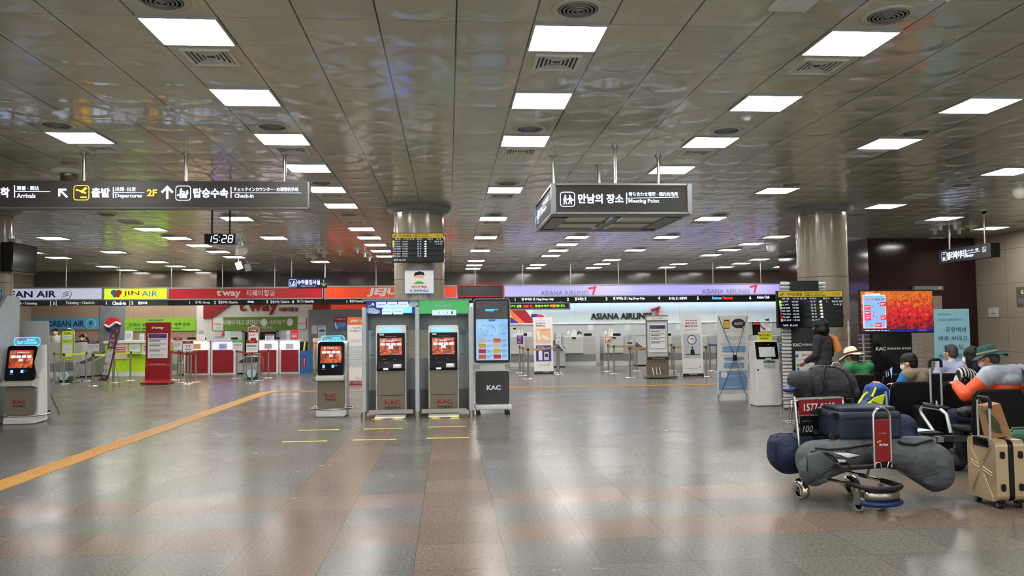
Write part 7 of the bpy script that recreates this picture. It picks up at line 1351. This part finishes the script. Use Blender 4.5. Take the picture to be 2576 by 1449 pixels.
hugstrip('seam', [(2262, 1185), (2275, 1210), (2300, 1226), (2335, 1236), (2370, 1233), (2392, 1205), (2397, 1170), (2388, 1140), (2370, 1120)], .004, 'slate_panel', t); hugstrip('fold_seam', [(2255, 1180), (2285, 1196), (2320, 1198), (2360, 1185), (2390, 1168)], .006, 'slate_cloth', t)
hugstrip('grey_tab', [(2256, 1187), (2259, 1198)], .007, 'grey_rubber', t)
# navy duffel
Yn = 7.02; t, b = soft('duffel_bag', 'navy blue duffel bag behind the left end of the golf bag', 'duffel bag', [('c', W(1982, 1145, Yn), .17, W(2070, 1128, Yn+.12), .17), ('e', W(1975, 1140, Yn), (.155, .2, .175)), ('e', W(1960, 1120, Yn), (.1, .14, .11)), ('e', W(2030, 1110, Yn+.1), (.2, .15, .1))], 'navy_cloth', W(2010, 1195, Yn), smooth=5)
hugstrip('zip', [(1938, 1098), (1960, 1092), (1990, 1092), (2020, 1092), (2050, 1096)], .006, 'strap_black', t); hugstrip('piping', [(1955, 1096), (1950, 1120), (1952, 1150), (1960, 1180), (1975, 1190)], .005, 'strap_black', t)
m = MB(); p0, p1, p2, p3 = [W(*q, Yn)-b for q in ((1998, 1088), (2003, 1073), (2018, 1071), (2030, 1084))]; m.tube([p0, p1, p2, p3], .013, 'navy_cloth', 8); m.build('handle', t)
# navy cloth wheeled suitcase lying on the golf bag
cx, z, w, h = span(2112, 2272, 1036, 1108, 6.56); D = .42; t = thing('suitcase', 'dark blue soft suitcase lying on its back on top of the bags', 'suitcase', (cx, 6.56, z))
MB().box((0, D/2, h/2), (w, D, h), 'teal_case').build('shell', t, .035, ).modifiers['bevel'].segments = 4
MB().box((.0, D/2, h+.012), (w*.88, D*.82, .05), 'teal_case').build('front_pocket', t, .02)
m = MB(); m.tube([(a, b_, h*.8) for a, b_ in rrect(0, D/2, w+.006, D+.006, .06, 4)], .006, 'strap_black', 6, closed=True); m.tube([(a, b_, h+.02) for a, b_ in rrect(0, D/2, w*.89, D*.83, .06, 4)], .004, 'strap_black', 6, closed=True); m.build('zip', t)
for yy in (.05, D-.06):
    for zz in (.03, h-.03):
        o = MB().box((-w/2-.01, yy, zz), (.03, .06, .06), 'black').build('wheel_housing', t, .01); MB().cyl((-w/2-.045, yy-.014, zz), (-w/2-.045, yy+.014, zz), .025, 'black_rubber', n=16).build('wheel', o)
m = MB(); m.tube([(w/2, D*.35, h*.4), (w/2+.03, D*.4, h*.4), (w/2+.03, D*.6, h*.4), (w/2, D*.65, h*.4)], .01, 'strap_black'); m.build('carry_handle', t)
for k in (.3, .5): MB().box((-w/2-.003, D*.5*k*2, h*.3), (.005, .01, .025), 'steel').build('stud', t)
# second navy bag strap visible right
t, b = soft('blue_backpack', 'small navy bag squeezed behind the right end of the blue suitcase', 'bag', [('e', W(2272, 1075, 6.95), (.12, .12, .12)), ('c', W(2290, 1090, 6.95), .05, W(2325, 1106, 6.9), .025), ('e', W(2275, 1105, 6.88), (.1, .1, .1))], 'navy_cloth', W(2280, 1110, 6.85))
# charcoal duffel on the basket
Yd = 7.1; t, b = soft('duffel_bag', 'charcoal grey duffel bag with black straps on the trolley basket', 'duffel bag', [('c', W(2020, 966, Yd), .125, W(2120, 968, Yd), .13), ('c', W(2060, 950, Yd), .12, W(2115, 955, Yd+.02), .12), ('e', W(2010, 958, Yd), (.1, .14, .1)), ('e', W(2138, 985, Yd), (.08, .12, .07)), ('e', W(2090, 935, Yd+.03), (.13, .1, .06)), ('b', W(2072, 990, Yd), (.46, .2, .06))], 'charcoal_cloth', W(2070, 1003, Yd), smooth=6)
hugstrip('strap', [(2075, 925), (2070, 935), (2070, 955), (2078, 975), (2070, 995)], .014, 'strap_black', t, .006); hugstrip('strap', [(2128, 940), (2138, 955), (2145, 975), (2146, 990)], .012, 'strap_black', t, .006); hugstrip('strap', [(2037, 932), (2041, 950), (2044, 975), (2048, 996), (2070, 996)], .01, 'strap_black', t)
hugstrip('zip', [(2040, 928), (2070, 922), (2100, 924), (2125, 935)], .008, 'strap_black', t)
m = MB(); m.tube([W(*q, Yd-.08)-b for q in ((2092, 922), (2095, 913), (2106, 911), (2112, 917))], .006, 'steel', 6); m.build('ring', t)
# ---------------------------------------------------------------- gold suitcase with paper bag
t = thing('suitcase', 'champagne gold hard-shell suitcase with crossed ridges standing at the right edge', 'suitcase', (4.56, 6.44, 0), .0)
Wd, Dp, z0, z1 = .25, .36, .055, at(2520, 1106, 6.3).z
H = z1-z0; cz = (z0+z1)/2
m = MB(); sh = rrect(0, 0, Dp, H, .05, 5)
m.side([(a, b_+cz) for a, b_ in sh], -Wd/2, -.02, 'gold_shell'); o = m.build('front_shell', t, .02); m = MB(); m.side([(a, b_+cz) for a, b_ in sh], .03, Wd/2, 'gold_shell'); m.build('back_shell', t, .02)
m = MB(); m.side([(a*.985, b_*.99+cz) for a, b_ in sh], -.02, .03, 'gloss_black'); m.build('zip_band', t)
m = MB()
def ridge(y0, z0_, y1, z1_): m.tube([(-Wd/2-.001, y0, z0_), (-Wd/2-.001, y1, z1_)], .0042, 'gold_shell', 6)
for dz in (-.012, .012): ridge(-.13, cz-.03+dz-.005, -.02, cz-.0+dz-.0); ridge(.03, cz+.01+dz, .13, cz+.04+dz)
for dz in (-.012, .012): ridge(.13, cz+.15+dz, .04, cz+.04+dz); ridge(-.02, cz-.05+dz, -.13, cz-.23+dz); ridge(-.13, cz+.2+dz, -.02, cz+.05+dz); ridge(.03, cz-.04+dz, .13, cz-.2+dz)
m.build('ridges', t)
m = MB(); m.box((-Wd/2+.005, .0, z1-.035), (.03, .2, .08), 'gloss_black'); m.build('handle_recess', t, .02)
for yy in (-.075, .075): tube_o('telescopic_pole', [(-.09, yy, z1-.06), (-.09, yy, z1+.16), (-.09, yy, z1+.32)], .009, 'pale_alu', t)
MB().tube([(-.09, -.085, z1+.25), (-.09, -.085, z1+.31), (-.09, -.06, z1+.335), (-.09, .06, z1+.335), (-.09, .085, z1+.31), (-.09, .085, z1+.25)], .014, 'black').build('grip', t)
for sy in (-1, 1):
    for x_ in (-.075, .085):
        c = (x_, sy*(Dp/2-.045), .026); o = MB().box((x_, sy*(Dp/2-.045), .062), (.055, .07, .035), 'black').build('wheel_mount', t, .008)
        for dx in (-.012, .012): MB().cyl((c[0]+dx-.008, c[1], c[2]), (c[0]+dx+.008, c[1], c[2]), .026, 'black_rubber', n=18).build('wheel', o)
        q = MB(); q.torus((c[0]-.021, c[1], c[2]), .014, .002, 'steel', axis='x', n=14, k=5); [q.cyl((c[0]-.021, c[1], c[2]), (c[0]-.021, c[1]+math.cos(a)*.014, c[2]+math.sin(a)*.014), .002, 'steel', n=5) for a in [k*2*PI/5 for k in range(5)]]; q.build('hub', o)
for x_ in (-.07, .085):
    for zz in (z0+.12, z1-.12): m = MB(); m.prism(rrect(x_, zz, .034, .06, .015), -Dp/2-.012, -Dp/2+.01, 'black'); m.build('bumper_stud', t)
# paper bag
a = at(2500, 1096, 6.55); t = thing('paper_bag', 'brown kraft paper bag with a dark green wavy print on the gold suitcase', 'bag', (4.57, 6.5, z1+.004), -.3)
m = MB(); hb = .27; m.box((.02, 0, hb/2), (.15, .2, hb), 'kraft', rot=(0, -.22, 0), taper=(.8, .95)); o = m.build('bag_body', t)
m = MB()
for k in range(5):
    pts = [(-.03+.014*k+.012*math.sin(i*.9+k)+.013*i-.04, -.108, .23-.024*i) for i in range(9)]; m.tube([(x_-.03, y_, z_) for x_, y_, z_ in pts], .0045, 'dark_green_print', 5)
m.build('printed_waves', t)
m = MB(); m.tube([(-.07, -.04, hb-.01), (-.1, -.03, hb+.05), (-.09, .02, hb+.05), (-.04, .05, hb-.01)], .0025, 'kraft', 5); m.build('string_handle', t)
# black cabin case with tall handle
t = thing('suitcase', 'black hard-shell cabin suitcase with its silver handle pulled up', 'suitcase', (at(2343, 1035, 8.7).x, 8.7, 0), -.12); H = .585
MB().box((0, 0, H/2+.03), (.36, .24, H-.06), 'black').build('shell', t, .035).modifiers['bevel'].segments = 4
m = MB()
for k in (-.12, -.04, .04, .12): m.box((k, -.122, H*.5), (.03, .012, H*.75), 'black')
m.build('ribs', t, .004); m = MB(); m.side([(a, b_+H/2+.03) for a, b_ in rrect(0, 0, .246, H-.05, .03)], -.13, -.118, 'black_rubber'); m.build('zip', t)
MB().box((-.12, -.122, H*.72), (.02, .01, .05), 'steel').build('lock', t)
for xx in (.03, .15): tube_o('telescopic_pole', [(xx, .06, H-.06), (xx, .06, H+.46)], .012, 'pale_alu', t)
MB().tube([(.025, .06, H+.43), (.025, .06, H+.5), (.05, .06, H+.52), (.13, .06, H+.52), (.155, .06, H+.5), (.155, .06, H+.43)], .018, 'black').build('grip', t)
for sx in (-.13, .13):
    for sy in (-.08, .08): MB().cyl((sx-.012, sy, .025), (sx+.012, sy, .025), .025, 'black_rubber', n=14).build('wheel', t)
MB().tube([(-.08, 0, H), (-.06, 0, H+.03), (.0, 0, H+.03), (.02, 0, H)], .01, 'black').build('carry_handle', t); o = MB().box((-.15, -.03, H+.018), (.1, .07, .004), 'paper').build('luggage_tag', t); o.rotation_euler = (0, .15, .3); o.location = (.0, 0, .0)
# green soft case at the right edge
cx = at(2600, 1100, 7.0).x; t = thing('suitcase', 'dark green soft case lying at the right edge behind the gold suitcase', 'suitcase', (cx, 7.05, 0)); MB().box((0, 0, .30), (.62, .34, .44), 'green_case').build('shell', t, .05).modifiers['bevel'].segments = 4
MB().box((0, 0, .16), (.63, .35, .16), 'strap_black').build('lower_band', t, .03); MB().tube([(-.22, -.05, .51), (-.2, -.05, .55), (-.02, -.05, .55), (.0, -.05, .51)], .012, 'green_case').build('handle', t)
for sx in (-.22, .22): MB().cyl((sx, -.1, .04), (sx, .1, .04), .04, 'black_rubber').build('wheel', t)
# blue and yellow backpack on the middle bench table
Yp = 8.93; t, b = soft('backpack', 'blue and yellow hiking backpack on the side table of the middle bench', 'backpack', [('b', W(2196, 1010, Yp), (.2, .2, .34), (0, .35, 0)), ('e', W(2205, 978, Yp), (.12, .12, .07), (0, .1, 0)), ('b', W(2200, 1035, Yp), (.28, .22, .16)), ('e', W(2180, 1030, Yp), (.11, .12, .12)), ('b', W(2214, 1010, Yp), (.12, .2, .32))], 'bag_blue', W(2195, 1060, Yp), smooth=5)
hugpatch('yellow_panel', ((2196, 1000), (2226, 990), (2218, 1022), (2180, 1018)), 'bag_yellow', t, out=.014); hugstrip('yellow_trim', [(2158, 1022), (2166, 1008), (2176, 994), (2184, 988)], .016, 'bag_yellow', t, .006); hugstrip('yellow_trim', [(2193, 998), (2199, 985), (2203, 974)], .014, 'bag_yellow', t, .006)
hugstrip('buckle_strap', [(2184, 1008), (2195, 1012), (2210, 1018)], .008, 'dark_grey', t, .022); hugstrip('edge_strap', [(2226, 985), (2229, 1000), (2230, 1020)], .014, 'grey_rubber', t, .008)
# black bag under the side table
a = G(2425, 1188); tag(blob('black_bag', [('e', (0, 0, .07), (.1, .13, .08)), ('e', (.03, .05, .13), (.07, .08, .09))], 'strap_black'), 'black bag on the floor under the nearest bench', 'bag').location = (a.x, a.y+.15, 0)
